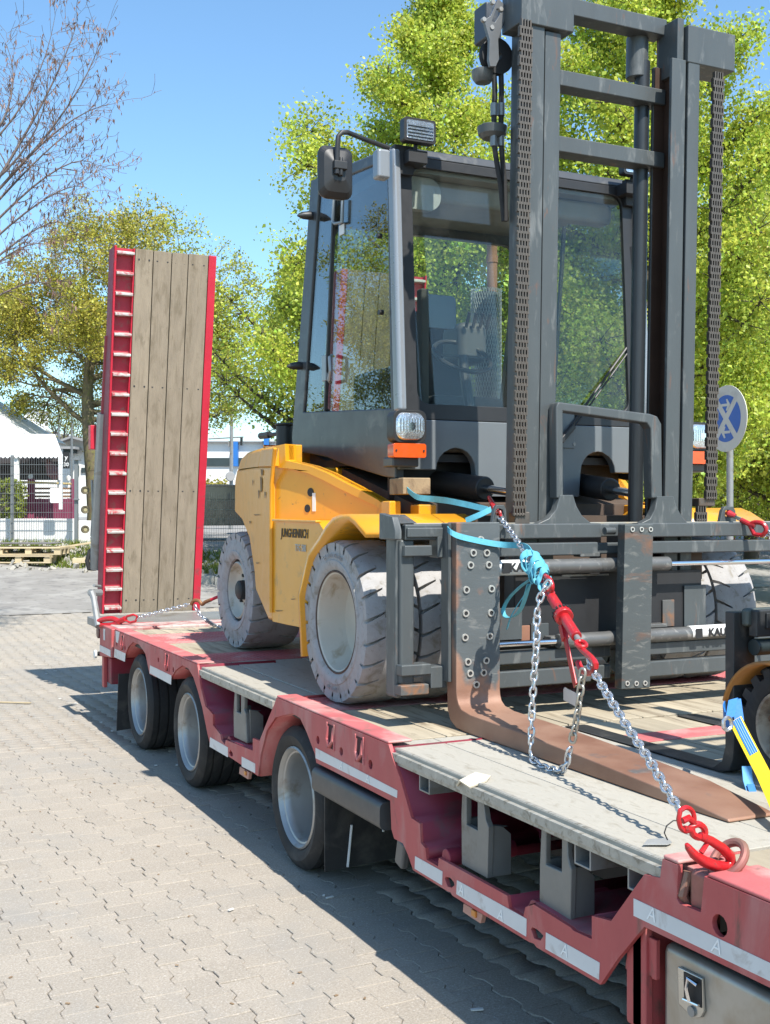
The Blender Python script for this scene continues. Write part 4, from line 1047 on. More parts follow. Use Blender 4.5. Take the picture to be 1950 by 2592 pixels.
# torn bit of the front board
y = onX(1185, 1960, XL).y
b = B(); b.add([(XL - .02, y + .05, ZD - .03), (XL + .06, y + .06, ZD + .004), (XL + .075, y - .03, ZD + .012), (XL + .03, y - .075, ZD + .008), (XL - .028, y - .06, ZD - .012), (XL - .035, y, ZD + .0), (XL + .03, y, ZD + .022)],
      [(0, 1, 6), (1, 2, 6), (2, 3, 6), (3, 4, 6), (4, 5, 6), (5, 0, 6)]); o = part('torn_board_edge', b, mat('splintered_wood', (.62, .55, .42), .8), trailer, smooth=False)
md = o.modifiers.new('t', 'SOLIDIFY'); md.thickness = .006

# --- wheels
def tyre_profile(R_, w, rim, bulge=.012):
    return [(.03, rim - .02), (.012, rim), (.002, rim + .012), (-bulge + .004, rim + (R_ - rim) * .35), (-bulge, rim + (R_ - rim) * .55), (-bulge + .006, R_ - .035), (.006, R_ - .012), (.022, R_)] \
        + [p for k in range(5) for p in ((w * (k + 1) / 6 - .008, R_), (w * (k + 1) / 6 - .005, R_ - .012), (w * (k + 1) / 6 + .005, R_ - .012), (w * (k + 1) / 6 + .008, R_))] + [(w - .022, R_), (w - .006, R_ - .012), (w + bulge, rim + (R_ - rim) * .55), (w - .012, rim), (w - .03, rim - .02)]
tp = B(); tp.lathe(tyre_profile(WR, .40, .243), (0, 0, 0), 'X', 64); me_t = tp.mesh('tyre', RUB, 30)
rp = B(); rp.lathe([(.03, .243), (.004, .246), (-.002, .238), (.012, .226), (.02, .222), (.024, .214), (.034, .209), (.06, .205), (.16, .198), (.20, .188), (.215, .165), (.218, .12), (.205, .10), (.20, 0)], (0, 0, 0), 'X', 48); me_r = rp.mesh('rim', SILV, 30)
np_ = B(); np_.cyl((.195, 0, 0), (.217, 0, 0), .012, 6); me_n = np_.mesh('wheel_nut', GALV)
for y in WY:
    for sgn, x in ((1, XF + .045), (-1, XR - .02)):
        w_ = bpy.data.objects.new('wheel', None); COL.objects.link(w_); w_.parent = trailer; w_.location = Vector((x, y, WZ)) - origin(trailer); w_.empty_display_size = .1
        M = Matrix.Translation((x, y, WZ)) @ Matrix.Rotation(0 if sgn > 0 else math.pi, 4, 'Z') @ Matrix.Rotation(rnd.uniform(0, 6), 4, 'X')
        inst('tyre', me_t, w_, M); inst('rim', me_r, w_, M)
        if sgn > 0:
            for k in range(10):
                a = k * math.pi / 5; inst('wheel_nut', me_n, w_, M @ Matrix.Translation((0, .145 * math.cos(a), .145 * math.sin(a))))
    b = B(); b.cyl((XF + .3, y, WZ), (XR - .3, y, WZ), .06, 12); part('axle', b, DARK, trailer)
# bumper roll and mud flaps
b = B(); g = rrect(-.045, .045, -.058, .058, .03, 5); yg0, yg1 = 4.97, 4.24
b.py([(XF + .035 + a, .512 + c) for a, c in g], yg1, yg0); part('side_guard', b, mat('grey_side_guard', (.06, .06, .06), .45, var=.08, scale=8, dirt=(.16, .15, .14), damt=.15), trailer, bevel=.008)
b = B(); b.py([(XF + .03, .44), (XF + .5, .44), (XF + .5, .12), (XF + .03, .10)], 4.905, 4.915); part('mud_flap', b, RUB, trailer)
b = B(); b.py([(XF - .015, .50), (XF + .42, .50), (XF + .42, .10), (XF - .03, .07)], 8.86, 8.87); part('mud_flap', b, RUB, trailer)
for xx, z0, z1 in ((XF + .16, .11, .30), (XF + .34, .25, .36)):
    b = B(); b.tube([(xx - .02, 4.899, z0), (xx, 4.899, z1)], .006, 6); part('flap_rod', b, WHITEP, trailer)
b = B(); c = onX(1020, 2160, XF + .06); b.obox(c + Vector((0, 0, 0)), (1, 0, .0), (0, 1, .25), (0, -.25, 1), .018, .035, .055); o = part('plastic_canister', b, mat('grey_canister', (.10, .10, .10), .4), trailer, bevel=.012)
b = B(); b.cyl(c + Vector((0, -.01, .05)), c + Vector((0, -.02, .10)), .014, 8); part('canister_neck', b, WHITEP, o)
# stainless storage box at the front
BOXM = mat('stainless_box', (.42, .40, .36), .38, .55, var=.10, scale=4, dirt=(.33, .29, .23), damt=.35, dscale=3, rvar=.15)
yb0 = onX(1675, 2400, XF + .05).y
b = B(); b.box(XF + .05, XF + .55, Y0 + .3, yb0, .12, .565); box_ = part('storage_box', b, BOXM, trailer, bevel=.025, seg=3)
b = B(); b.box(XF + .02, XF + .045, yb0 + .03, yb0 + .09, .05, .60); part('box_bracket', b, RED, trailer, bevel=.004)
lq = YZ(((1718, 2445), (1780, 2475), (1785, 2560), (1777, 2575), (1758, 2577), (1720, 2540)), XF + .045)
b = B(); b.px(lq, XF + .04, XF + .05); o = part('box_latch', b, mat('latch_steel', (.55, .54, .50), .3, .8), box_, bevel=.004)
iq = YZ(((1729, 2460), (1773, 2482), (1774, 2552), (1730, 2528)), XF + .035)
lat = o
b = B(); b.px(iq, XF + .0372, XF + .0405); 
o2 = bpy.data.objects.new('latch_well', b.mesh('latch_well', DARK, 35, origin(box_))); COL.objects.link(o2); o2.parent = box_
ky = onX(1752, 2505, XF + .03)
b = B(); b.tube([(ky.x, ky.y - .02, ky.z + .02), (ky.x - .01, ky.y + .005, ky.z + .03), (ky.x - .01, ky.y + .01, ky.z), (ky.x - .005, ky.y + .005, ky.z - .03)], .006, 8); b.cyl((ky.x - .004, ky.y + .03, ky.z - .035), (ky.x - .004, ky.y - .03, ky.z - .03), .004, 8)
o2 = bpy.data.objects.new('latch_handle', b.mesh('latch_handle', CHROME, 35, origin(box_))); COL.objects.link(o2); o2.parent = box_
kc = onX(1750, 2560, XF + .036); b = B(); b.cyl((XF + .034, kc.y, kc.z), (XF + .044, kc.y, kc.z), .014, 14); o2 = bpy.data.objects.new('lock_barrel', b.mesh('lock_barrel', GALV, 35, origin(box_))); COL.objects.link(o2); o2.parent = box_
# front lashing ring in the slot
ry = (slot[0][0] + slot[-1][0]) / 2
b = B(); b.box(XF + .02, XF + .11, ry - .035, ry + .035, ztop - .115, ztop - .005); o = part('ring_block', b, mat('worn_red_steel', (.30, .12, .10), .5, .3, var=.2, scale=14, dirt=(.25, .17, .12), damt=.3), trailer, bevel=.015)
RING = Vector((XF + .09, ry - .04, ztop + .03))
b = B(); b.tube([RING + Vector((.036 * math.cos(a) + .0, .046 * math.sin(a), .046 * math.cos(a) * .8 + .0)) for a in [i * math.pi / 12 for i in range(24)]], .0115, 10, closed=True); part('ring', b, MATS['worn_red_steel'], o)
b = B(); b.tube([(XF + .03, ry + .045, ztop - .02), (XF + .015, ry + .05, ztop - .08), (XF + .04, ry + .05, ztop - .12)], .014, 8); part('hook_end', b, MATS['worn_red_steel'], o)

# --- tail: light board, rear box, ramps
bx = YZ(((234, 1592), (290, 1594), (289, 1666), (231, 1648)), XF)
b = B(); y0_, y1_ = 9.18, 9.62
b.px([(y0_, .815), (y1_, .815), (y1_, .55), (y0_, .585)], XF, XF + .45); part('tail_box', b, RED, trailer, bevel=.012)
b = B(); b.box(XF - .003, XF - .001, y0_ + .02, y1_ - .02, .592, .645); part('reflective_strip', b, STRIP, trailer, smooth=False)
b = B(); b.box(XF - .003, XF - .001, 9.40, 9.46, .70, .79); part('tail_label', b, STRIP, trailer, smooth=False)
b = B(); b.box(XF + .05, XF + .5, 9.42, 9.62, .34, .55); part('light_board', b, MATS['inner_frame_red'], trailer, bevel=.01)
b = B(); b.box(XF + .02, XF + .05, 9.55, 9.62, .30, .55); part('light_board_end', b, RED, trailer, bevel=.006)
b = B(); b.cyl((XF + .16, 9.05, .33), (XF + .7, 9.05, .33), .095, 20); part('air_tank', b, MATS['inner_frame_red'], trailer, bevel=.008)
b = B(); b.box(XF + .2, XF + .5, 9.1, 9.2, .42, .47); part('tail_step', b, WHITEP, trailer, bevel=.005)
b = B(); b.cyl((XF - .005, 9.68, .74), (XF + .02, 9.68, .74), .05, 16); part('side_reflector', b, mat('dark_reflector', (.10, .03, .03), .3), trailer, bevel=.005)
p = onX(200, 1672, XF + .1); b = B(); b.tube([(XF + .2, 9.72, .52), (XF + .08, 9.92, .53), (XF + .06, 9.95, .53)], .02, 8); o = part('marker_arm', b, RUB, trailer)
b = B(); b.cyl((XF + .02, 9.93, .53), (XF + .04, 9.93, .53), .036, 16); part('marker_lens', b, WHITEP, o, bevel=.004)
b = B(); b.box(2.12, 5.0, 9.5, 10.62, .72, .79); part('tail_plate', b, mat('grey_tread_plate', (.30, .30, .29), .45, .5, var=.12, scale=6, dirt=(.22, .2, .17), damt=.2), trailer, bevel=.005)
b = B(); b.tube([onY(250, 1586, 9.55), onY(238, 1515, 9.75), onY(233, 1500, 9.8)], [.03, .026, .03], 8); part('support_leg', b, GALV, trailer, bevel=.003)
b = B(); b.cyl(onY(229, 1500, 9.8), onY(254, 1500, 9.9), .03, 10); b.cyl(onY(238, 1482, 9.8), onY(254, 1484, 9.9), .012, 8); part('ramp_spring', b, GALV, trailer)

def ramp(x0, flip, label):
    """x0: outer edge; flip False: ladder strip on the left"""
    r_ = bpy.data.objects.new('loading_ramp', None); COL.objects.link(r_); r_.parent = trailer; r_['label'] = label
    zb, zt, yb, yt = .80, 4.035, 10.67, 10.145; Wd = .92; lean = (yt - yb) / (zt - zb)
    r_.location = Vector((x0, yb, zb)) - origin(trailer)
    X = (lambda d: x0 + d) if not flip else (lambda d: x0 + Wd - d)
    def slab(b, d0, d1, z0, z1, f, bk):
        q = []
        for z in (z0, z1):
            y = yb + (z - zb) * lean
            q += [(min(X(d0), X(d1)), y + f, z), (max(X(d0), X(d1)), y + f, z), (max(X(d0), X(d1)), y + bk, z), (min(X(d0), X(d1)), y + bk, z)]
        b.add(q, [(0, 3, 2, 1), (4, 5, 6, 7), (0, 1, 5, 4), (1, 2, 6, 5), (2, 3, 7, 6), (3, 0, 4, 7)]); return b
    part('side_beam', slab(B(), .004, .022, zb, zt + .01, -.015, -.003), REDB, r_, bevel=.003)
    part('shaded_side_web', slab(B(), 0, .018, zb, zt + .01, -.001, .20), INNER, r_, bevel=.003)  # web in darker red, the side face's shade put into its colour
    part('side_beam', slab(B(), .85, Wd, zb, zt, -.016, .20), REDB, r_, bevel=.004)
    part('ladder_back', slab(B(), .022, .178, zb, zt, .03, .05), mat('ladder_red', (.46, .03, .055), .5, var=.14, scale=6, dirt=(.30, .12, .10), damt=.15, dscale=8), r_)
    part('inner_beam', slab(B(), .170, .182, zb, zt, -.006, .2), REDB, r_)
    part('back_plate', slab(B(), .03, .9, zb, zt, .12, .16), MATS['inner_frame_red'], r_)
    e = [.184, .346, .512, .662, .848]
    for a, c in zip(e[:-1], e[1:]):
        part('ramp_plank', slab(B(), a + .003, c - .003, zb + .003 * rnd.random(), zt - .006 * rnd.random(), -.012 + rnd.gauss(0, .001), .06), WOOD, r_, bevel=.003, seg=1, smooth=False)
    bl = B()
    for zz in (zt - .09, 2.85, 1.92, .92):
        for a, c in zip(e[:-1], e[1:]):
            for f in (.22, .78):
                d = a + (c - a) * f; y = yb + (zz - zb) * lean - .0125; bl.cyl((X(d), y, zz), (X(d), y + .012, zz), .0085, 8)
    part('bolt_heads', bl, DARK, r_, kind='stuff')
    n = 19
    for i in range(n):
        z = zt - .04 - i * (zt - zb - .10) / (n - 1) * 1.0; y = yb + (z - zb) * lean
        b = B(); b.add([(min(X(.024), X(.176)), y - .035, z), (max(X(.024), X(.176)), y - .035, z), (max(X(.024), X(.176)), y + .03, z + .02), (min(X(.024), X(.176)), y + .03, z + .02),
                        (min(X(.024), X(.176)), y - .035, z - .022), (max(X(.024), X(.176)), y - .035, z - .022), (max(X(.024), X(.176)), y + .03, z - .022), (min(X(.024), X(.176)), y + .03, z - .022)],
                       [(0, 1, 2, 3), (7, 6, 5, 4), (0, 4, 5, 1), (1, 5, 6, 2), (2, 6, 7, 3), (3, 7, 4, 0)])
        part('rung', b, mat('worn_rung', (.48, .44, .40), .45, .4, var=.2, scale=14, dirt=(.40, .05, .06), damt=.3, dscale=12), r_, bevel=.004)
    return r_, slab
rp1, sl1 = ramp(2.256, False, 'left upright ramp with worn planks and ladder strip')
rp2, sl2 = ramp(4.40, True, 'right upright ramp seen through the cab glass')
# gear behind the left ramp
b = B(); b.cyl((2.27, 10.95, 1.2), (2.27, 10.62, 2.62), .062, 16); part('ramp_cylinder', b, GALV, trailer)
b = B(); b.cyl((2.27, 10.62, 2.62), (2.27, 10.45, 3.3), .03, 12); part('cylinder_rod', b, mat('red_sleeve', (.30, .03, .04), .5), trailer)
b = B(); b.box(2.17, 2.25, 10.72, 10.82, 2.3, 2.52); part('ramp_catch', b, REDB, trailer, bevel=.006)
for v in (1241, 1290, 1340):
    c = onY(216, v, 10.95); b = B(); b.lathe([(-.012, 0), (-.012, .020), (-.022, .022), (-.024, .034), (-.016, .037), (.02, .037), (.03, 0)], c, 'Y', 16); o = part('work_lamp', b, mat('brass_lamp', (.15, .13, .08), .5, .3), trailer)
    b = B(); b.lathe([(-.016, 0), (-.016, .018), (-.0125, .019), (-.0125, 0)], c, 'Y', 14); part('lens', b, mat('cream_lens', (.34, .31, .18), .35), o)
b = B(); b.tube([onY(233, 1215, 10.9), onY(236, 1290, 10.9), onY(232, 1355, 10.9), onY(238, 1368, 10.9)], .012, 8); part('hydraulic_pipe', b, GALV, trailer)
b = B(); b.tube([onY(u, v, 10.95) for u, v in ((248, 1385), (228, 1395), (221, 1420), (226, 1440), (240, 1440), (250, 1425), (252, 1400))], .022, 10); part('hydraulic_hose', b, RUB, trailer)
b = B(); a, c = onY(232, 1368, 10.9), onY(258, 1358, 10.9); b.bar(a, c, .06, .06); part('pivot_block', b, GALV, trailer, bevel=.006)
# far side: plain edge beam
b = B(); b.box(XR - .02, XR, Y0, 9.5, .40, ZD + .012); part('side_frame', b, RED, trailer, bevel=.004)
# ================================================================== yellow forklift on the deck
XC = 3.41
fl = thing('forklift', (XC, 6.2, ZD), 'big yellow and grey forklift with white tyres parked on the red trailer', 'forklift')
def mir(x): return 2 * XC - x
def mirb(f):
    """run f for both sides with an x mapper"""
    f(lambda x: x); f(mir)
def mx(bb): bb.v = [(2 * XC - x, y, z) for x, y, z in bb.v]; return bb
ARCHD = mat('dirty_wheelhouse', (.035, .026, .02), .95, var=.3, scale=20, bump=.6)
BRN = mat('dusty_brown_metal', (.085, .058, .042), .8, var=.2, scale=8)

# --- body
A0, A1 = Vector((2.29, 6.2, 0)), Vector((2.64, 5.32, 0)); C0, C1 = Vector((2.27, 6.2, 0)), Vector((2.68, 8.25, 0))
low = [onX(u, v, 2.27) for u, v in ((694, 1315), (806, 1319), (822, 1345), (808, 1440), (801, 1531), (798, 1639), (787, 1636), (772, 1590), (730, 1582), (694, 1574))]
low[0].y = 6.2; low[-1].y = 6.2
b = B(); b.mirror_loft(low, XC); body = part('body', b, YEL, fl, bevel=.014, seg=3)
cw = [onV(u, v, C0, C1) for u, v in ((694, 1180), (645, 1181), (600, 1188), (595, 1215), (594, 1298), (600, 1304), (614, 1320), (632, 1366), (643, 1440), (647, 1495), (679, 1570), (694, 1574))]
cw[0].x = cw[-1].x = 2.27; cw[0].y = cw[-1].y = 6.205
b = B(); b.mirror_loft(cw, XC); part('counterweight', b, YEL, fl, bevel=.022, seg=3)
# rounded shoulder band over the counterweight
lo_ = [onV(u, v, C0, C1) for u, v in ((694, 1181), (645, 1182), (615, 1186), (601, 1189))]
hi_ = [onV(u, v, C0, C1).z for u, v in ((694, 1133), (645, 1138), (615, 1147), (601, 1160))]
tp_ = [onV(u, v, C0, C1).z for u, v in ((694, 1124), (645, 1129), (615, 1139), (603, 1153))]
def ringpts(ins, zs): return [Vector((p.x + .003 + ins, p.y - ins * .7 * (i == 3), z)) for i, (p, z) in enumerate(zip(lo_, zs))]
r0_, r1_, r2_ = ringpts(0, [p.z for p in lo_]), ringpts(.022, hi_), ringpts(.085, tp_)
def cw_top(ya):
    """rows cut to start at depth ya"""
    out = []
    for r_ in (r0_, r1_, r2_):
        f_ = (ya - r_[0].y) / (r_[1].y - r_[0].y); out.append([r_[0].lerp(r_[1], f_)] + r_[1:])
    return out
rows = cw_top(6.78); n_ = 4; L_ = [p for r_ in rows for p in r_]; Rr_ = [Vector((mir(p.x), p.y, p.z)) for p in L_]; k_ = len(L_)
fs_ = [(r * n_ + i, r * n_ + i + 1, (r + 1) * n_ + i + 1, (r + 1) * n_ + i) for r in range(2) for i in range(n_ - 1)]
fs_ += [tuple(q + k_ for q in reversed(f_)) for f_ in fs_]
fs_ += [(8 + i, 8 + i + 1, 8 + i + 1 + k_, 8 + i + k_) for i in range(3)] + [(3 + 4 * r, 3 + 4 * r + k_, 7 + 4 * r + k_, 7 + 4 * r) for r in range(2)] + [(4 * r, 4 * (r + 1), 4 * (r + 1) + k_, 4 * r + k_) for r in range(2)]
b = B(); b.add(L_ + Rr_, fs_); part('counterweight_top', b, YEL, fl, bevel=.018, seg=3)
for f in (lambda x: x, mir):
    a_ = [r_[0] for r_ in (r0_, r1_, r2_)]; c_ = [r_[0] for r_ in rows]; q_ = [Vector((2.43, p.y, p.z)) for p in (a_[0], a_[2], c_[0], c_[2])]
    V__ = a_ + c_ + q_
    b = B(); b.add([(f(p.x), p.y, p.z) for p in V__], [(0, 1, 4, 3), (1, 2, 5, 4), (2, 7, 9, 5), (0, 6, 7, 2, 1), (3, 4, 5, 9, 8), (6, 8, 9, 7), (0, 3, 8, 6)]); part('counterweight_shoulder', b, YEL, fl, bevel=.010)
# upper side panels, angled towards the front, with a raised rim along the sweep
sweep = ((731, 1166), (748, 1169), (790, 1179), (835, 1197), (880, 1221), (926, 1244), (965, 1266), (990, 1288))
pan = [onV(u, v, A0, A1) for u, v in ((694, 1130), (729, 1124)) + sweep + ((992, 1300), (990, 1312), (830, 1318), (694, 1316))]
nrm = Vector((-(A1 - A0).y, (A1 - A0).x, 0)).normalized()
if nrm.x > 0: nrm = -nrm
def slab(pts, n0, n1):
    b = B(); n = len(pts); tr = tessellate_polygon([[Vector((p.y, p.z, 0)) for p in pts]])
    vs = [p + nrm * n0 for p in pts] + [p + nrm * n1 for p in pts]
    return b.add(vs, [tuple(t_) for t_ in tr] + [tuple(i + n for i in reversed(t_)) for t_ in tr] + [(i, (i + 1) % n, (i + 1) % n + n, i + n) for i in range(n)])
part('side_panel', slab(pan, 0, -.05), YEL, fl, bevel=.006); part('side_panel', mx(slab(pan, 0, -.05)), YEL, fl, bevel=.006)
rim_lo = ((986, 1300), (955, 1279), (918, 1262), (872, 1240), (828, 1217), (786, 1198), (748, 1188), (712, 1184), (700, 1184))
rimp = [onV(u, v, A0, A1) for u, v in ((702, 1130), (729, 1124)) + sweep + rim_lo]
part('rim', slab(rimp, .022, -.06), YEL, fl, bevel=.010, seg=3); part('rim', mx(slab(rimp, .022, -.06)), YEL, fl, bevel=.010, seg=3)
b = B(); e0, e1 = onX(694, 1316, 2.262), onX(806, 1320, 2.262); b.bar(e0, e1, .03, .014); part('panel_ledge', b, YEL, fl, bevel=.005)
b = B(); b.tube([onV(696, 1135, C0 - Vector((.004, 0, 0)), C1), Vector((2.264, 6.2, 1.9)), Vector((2.264, 6.2, 1.5)), Vector((2.264, 6.2, 1.17))], .012, 8); part('edge_ridge', b, YEL, fl)
for u, v, r in ((787, 1246, .024), (779, 1287, .022)):
    c = onV(u, v, A0, A1); b = B(); b.cyl(c + nrm * .003, c - nrm * .004, r, 16); part('panel_hole', b, DARK, fl)
c = onV(796, 1271, A0, A1); a1 = (A1 - A0).normalized()
b = B(); b.obox(c + nrm * .002, a1, (0, 0, 1), nrm, .013, .05, .0012); st = part('sticker', b, WHITEP, fl)
lettering('lettering', 'DOKA', .04, DARK, st, c + nrm * .0035, (0, 0, 1), -a1, .0003) if False else None
INK = mat('worn_dark_lettering', (.06, .035, .012), .6, var=.3, scale=40)
INKG = mat('grey_lettering', (.42, .40, .36), .6, var=.2, scale=40)
c = onX(745, 1351, 2.268); lettering('lettering', 'JUNGHEINRICH', .066, INK, fl, c, (0, -1, 0), (0, 0, 1), .0008, shear=.12, bold=.0012, sx=.86)
c = onX(761, 1388, 2.268); lettering('lettering', 'TFG 580', .052, INKG, fl, c, (0, -1, 0), (0, 0, 1), .0008, bold=.001, sx=.85)
# scratches: real thin scars
b = B()
for u, v, w_, h_ in ((661, 1225, 5, 40), (663, 1195, 6, 16), (640, 1222, 2, 14), (655, 1250, 3, 22), (671, 1252, 3, 16), (650, 1303, 16, 2), (633, 1322, 4, 5), (742, 1516, 12, 2), (768, 1532, 9, 2), (652, 1425, 9, 2), (770, 1512, 3, 8), (706, 1546, 20, 2)):
    on = (lambda a, c: onV(a, c, C0 - Vector((.006, 0, 0)), C1 - Vector((.006, 0, 0)))) if u < 692 else (lambda a, c: onX(a, c, 2.2665))
    q = [on(u - w_ / 2, v - h_ / 2 + rnd.uniform(-1, 1)), on(u + w_ / 2, v - h_ / 2 + h_ * .2), on(u + w_ / 2 - 1, v + h_ / 2), on(u - w_ / 4, v + h_ / 2 + 1)]; b.add(q, [(0, 1, 2, 3)])
part('scratches', b, mat('scratch_grime', (.20, .12, .05), .7, var=.3, scale=40), fl, smooth=False, kind='stuff')
# dark inner body
b = B(); b.box(2.80, mir(2.80), 5.55, 7.4, 1.15, 1.86); b.box(2.85, mir(2.85), 4.95, 5.6, 1.2, 1.72); b.add([(2.70, 5.30, 1.78), (mir(2.70), 5.30, 1.78), (mir(2.70), 6.7, 2.10), (2.70, 6.7, 2.10), (2.70, 5.30, 1.70), (mir(2.70), 5.30, 1.70), (mir(2.70), 6.7, 1.8), (2.70, 6.7, 1.8)],
      [(0, 1, 2, 3), (7, 6, 5, 4), (0, 4, 5, 1), (1, 5, 6, 2), (2, 6, 7, 3), (3, 7, 4, 0)]); part('chassis', b, BRN, fl)
b = B(); b.box(2.76, mir(2.76), 6.75, 8.1, 1.5, 2.13); part('engine_hood', b, BRN, fl, bevel=.03)
# fenders
ar = [p if math.hypot(p.y - 5.25, p.z - 1.2) > .43 else Vector((p.x, 5.25 + (p.y - 5.25) * .43 / math.hypot(p.y - 5.25, p.z - 1.2), 1.2 + (p.z - 1.2) * .43 / math.hypot(p.y - 5.25, p.z - 1.2))) for p in (onX(u, v, 2.24) for u, v in ((791, 1640), (795, 1531), (803, 1440), (820, 1370), (836, 1332), (855, 1310), (875, 1302), (896, 1301), (912, 1313), (941, 1346)))]
def fender(f):
    b = B(); n = len(ar); x0, x1 = f(2.215), f(2.84)
    vs = [(x0, p.y, p.z) for p in ar] + [(x1, p.y, p.z) for p in ar]
    b.add(vs, [(i, i + 1, n + i + 1, n + i) for i in range(n - 1)])
    o = part('fender', b, YEL, fl, sharp=50); md = o.modifiers.new('plate', 'SOLIDIFY'); md.thickness = .03; md.offset = -1 if f(1) == 1 else 1
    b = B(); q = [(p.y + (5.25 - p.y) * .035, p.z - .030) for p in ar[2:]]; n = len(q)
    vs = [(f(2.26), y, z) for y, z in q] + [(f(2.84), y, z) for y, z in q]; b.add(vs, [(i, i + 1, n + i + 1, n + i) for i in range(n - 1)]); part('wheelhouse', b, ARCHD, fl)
mirb(fender)
for (u0, u1, v0, v1, Y) in ((986, 1016, 1268, 1299, 5.28), (1061, 1106, 1277, 1299, 5.22)):
    a, c = onY(u0, v1, Y), onY(u1, v0, Y)
    for f in (lambda x: x, mir):
        b = B(); b.box(min(f(a.x), f(c.x)), max(f(a.x), f(c.x)), Y, Y + .10, a.z - .03, c.z); part('fender_lug', b, YEL, fl, bevel=.008)

# --- wheels: grey solid tyres with heavy lugs
def solid_tyre(R_, w, rim):
    b = B(); b.lathe([(.05, rim - .004), (.016, rim), (.008, rim + .012), (0, rim + .02), (-.006, rim + .035), (-.006, rim + .055), (-.001, rim + .06), (.002, R_ - .055), (.012, R_ - .035), (.02, R_ - .028), (w - .02, R_ - .028), (w - .01, R_ - .04), (w + .004, rim + .05), (w - .01, rim), (w - .04, rim - .004)], (0, 0, 0), 'X', 72)
    N = 22; pit = 2 * math.pi / N
    for side in (0, 1):
        for k in range(N):
            a0 = k * pit + (pit / 2 if side else 0); xs = [0, .3, .65, 1.0]; vs = []; fs = []
            for i, s in enumerate(xs):
                x = w / 2 + (-1 if side == 0 else 1) * (.036 + s * (w / 2 - .036)); skew = .42 * pit * s; wd = pit * (.93 - .10 * s)
                dr = 0 if s < 1 else .012
                for a, r in ((a0 + skew, R_ - .03), (a0 + skew, R_ - dr), (a0 + skew + wd * .5, R_ - dr), (a0 + skew + wd, R_ - dr), (a0 + skew + wd, R_ - .03)):
                    vs.append((x, r * math.cos(a), r * math.sin(a)))
            for i in range(3):
                for j in range(4): q = i * 5 + j; fs.append((q, q + 1, q + 6, q + 5))
            # shoulder face running down the sidewall
            x = w / 2 + (-1 if side == 0 else 1) * (w / 2 - .002); sk = .42 * pit; wd = pit * .83; o_ = len(vs)
            for a, r in ((a0 + sk, R_ - .055), (a0 + sk + wd, R_ - .055)): vs.append((x, r * math.cos(a), r * math.sin(a)))
            fs += [(0, 5 - 1, 3, 2, 1), (15, 16, 17, 18, 19), (15, 19, o_ + 1, o_)]
            b.add(vs, fs)
    cr = B(); cr.lathe([(w / 2 - .042, R_ - .03), (w / 2 - .040, R_ - .001), (w / 2 + .040, R_ - .001), (w / 2 + .042, R_ - .03)], (0, 0, 0), 'X', 72)
    b.add(cr.v, cr.f); return b
tmf = solid_tyre(.40, .27, .248).mesh('tyre', GTYRE, 32); tmr = solid_tyre(.40, .36, .215).mesh('tyre', GTYRE, 32)
rb = B(); rb.lathe([(.05, .249), (.018, .249), (.012, .243), (.016, .236), (.03, .232), (.10, .225), (.15, .205), (.165, .16), (.17, 0)], (0, 0, 0), 'X', 56); rmf = rb.mesh('rim', CREAM, 40)
rb = B(); rb.lathe([(.010, .243), (.006, .249), (.012, .256)], (0, 0, 0), 'X', 48); rgf = rb.mesh('rim_gap', mat('rust_dark_gap', (.09, .06, .045), .8, var=.3, scale=20), 40)
rb = B(); rb.lathe([(.05, .217), (.03, .214), (.045, .200), (.05, .198)], (0, 0, 0), 'X', 48); rb2 = B(); rb2.lathe([(.04, .198), (.022, .194), (.016, .186), (.03, .178), (.06, .172), (.08, .15), (.085, .10), (.07, .08), (.06, 0)], (0, 0, 0), 'X', 48)
rmr0 = rb.mesh('rim_gap', DARK, 40); rmr = rb2.mesh('rim', CREAM, 40)
hb = B(); hb.lathe([(.09, .07), (.03, .065), (.02, .05), (.02, 0)], (0, 0, 0), 'X', 20)
for k in range(6): hb.cyl((.08, .10 * math.cos(k), .10 * math.sin(k)), (.06, .10 * math.cos(k), .10 * math.sin(k)), .012, 6)
hubm = hb.mesh('hub', DARK)
def wheel(x, y, flip, tm, rms, rot):
    w_ = bpy.data.objects.new('wheel', None); COL.objects.link(w_); w_.parent = fl; w_.location = Vector((x, y, ZD + .40)) - origin(fl)
    M = Matrix.Translation((x, y, ZD + .40)) @ (Matrix.Rotation(math.pi, 4, 'Z') if flip else Matrix.Identity(4)) @ Matrix.Rotation(rot, 4, 'X')
    inst('tyre', tm, w_, M)
    for nm, m_ in rms: inst(nm, m_, w_, M)
for x_, sg in ((2.2335, 1),):
    for k_, tx in enumerate(('300-15', 'SOLID 300-15')):
        for i_, ch_ in enumerate(tx):
            a_ = R((-97 if k_ == 0 else 108) + (1 if k_ == 0 else -1) * 3.4 * i_); rr = .326
            up_ = Vector((0, math.cos(a_), math.sin(a_))) * (-1 if k_ == 0 else 1); ri_ = Vector((0, -up_.z, up_.y)) if False else Vector((0, 0, 0))
            ri_ = up_.cross(Vector((-1, 0, 0)))
            if ch_ != ' ': lettering('lettering', ch_, .024, GTYRE, fl, Vector((x_, 5.25, 1.2)) + Vector((0, math.cos(a_), math.sin(a_))) * rr, ri_, up_, .0022)
wheel(2.24, 5.25, False, tmf, [('rim', rmf), ('rim_gap', rgf)], .1); wheel(2.53, 5.25, False, tmf, [('rim', rmf), ('rim_gap', rgf)], .3)
wheel(mir(2.24), 5.25, True, tmf, [('rim', rmf), ('rim_gap', rgf)], .2); wheel(mir(2.53), 5.25, True, tmf, [('rim', rmf), ('rim_gap', rgf)], .5)
wheel(2.515, 7.62, False, tmr, [('rim_gap', rmr0), ('rim', rmr), ('hub', hubm)], .4); wheel(mir(2.515), 7.62, True, tmr, [('rim_gap', rmr0), ('rim', rmr), ('hub', hubm)], .9)
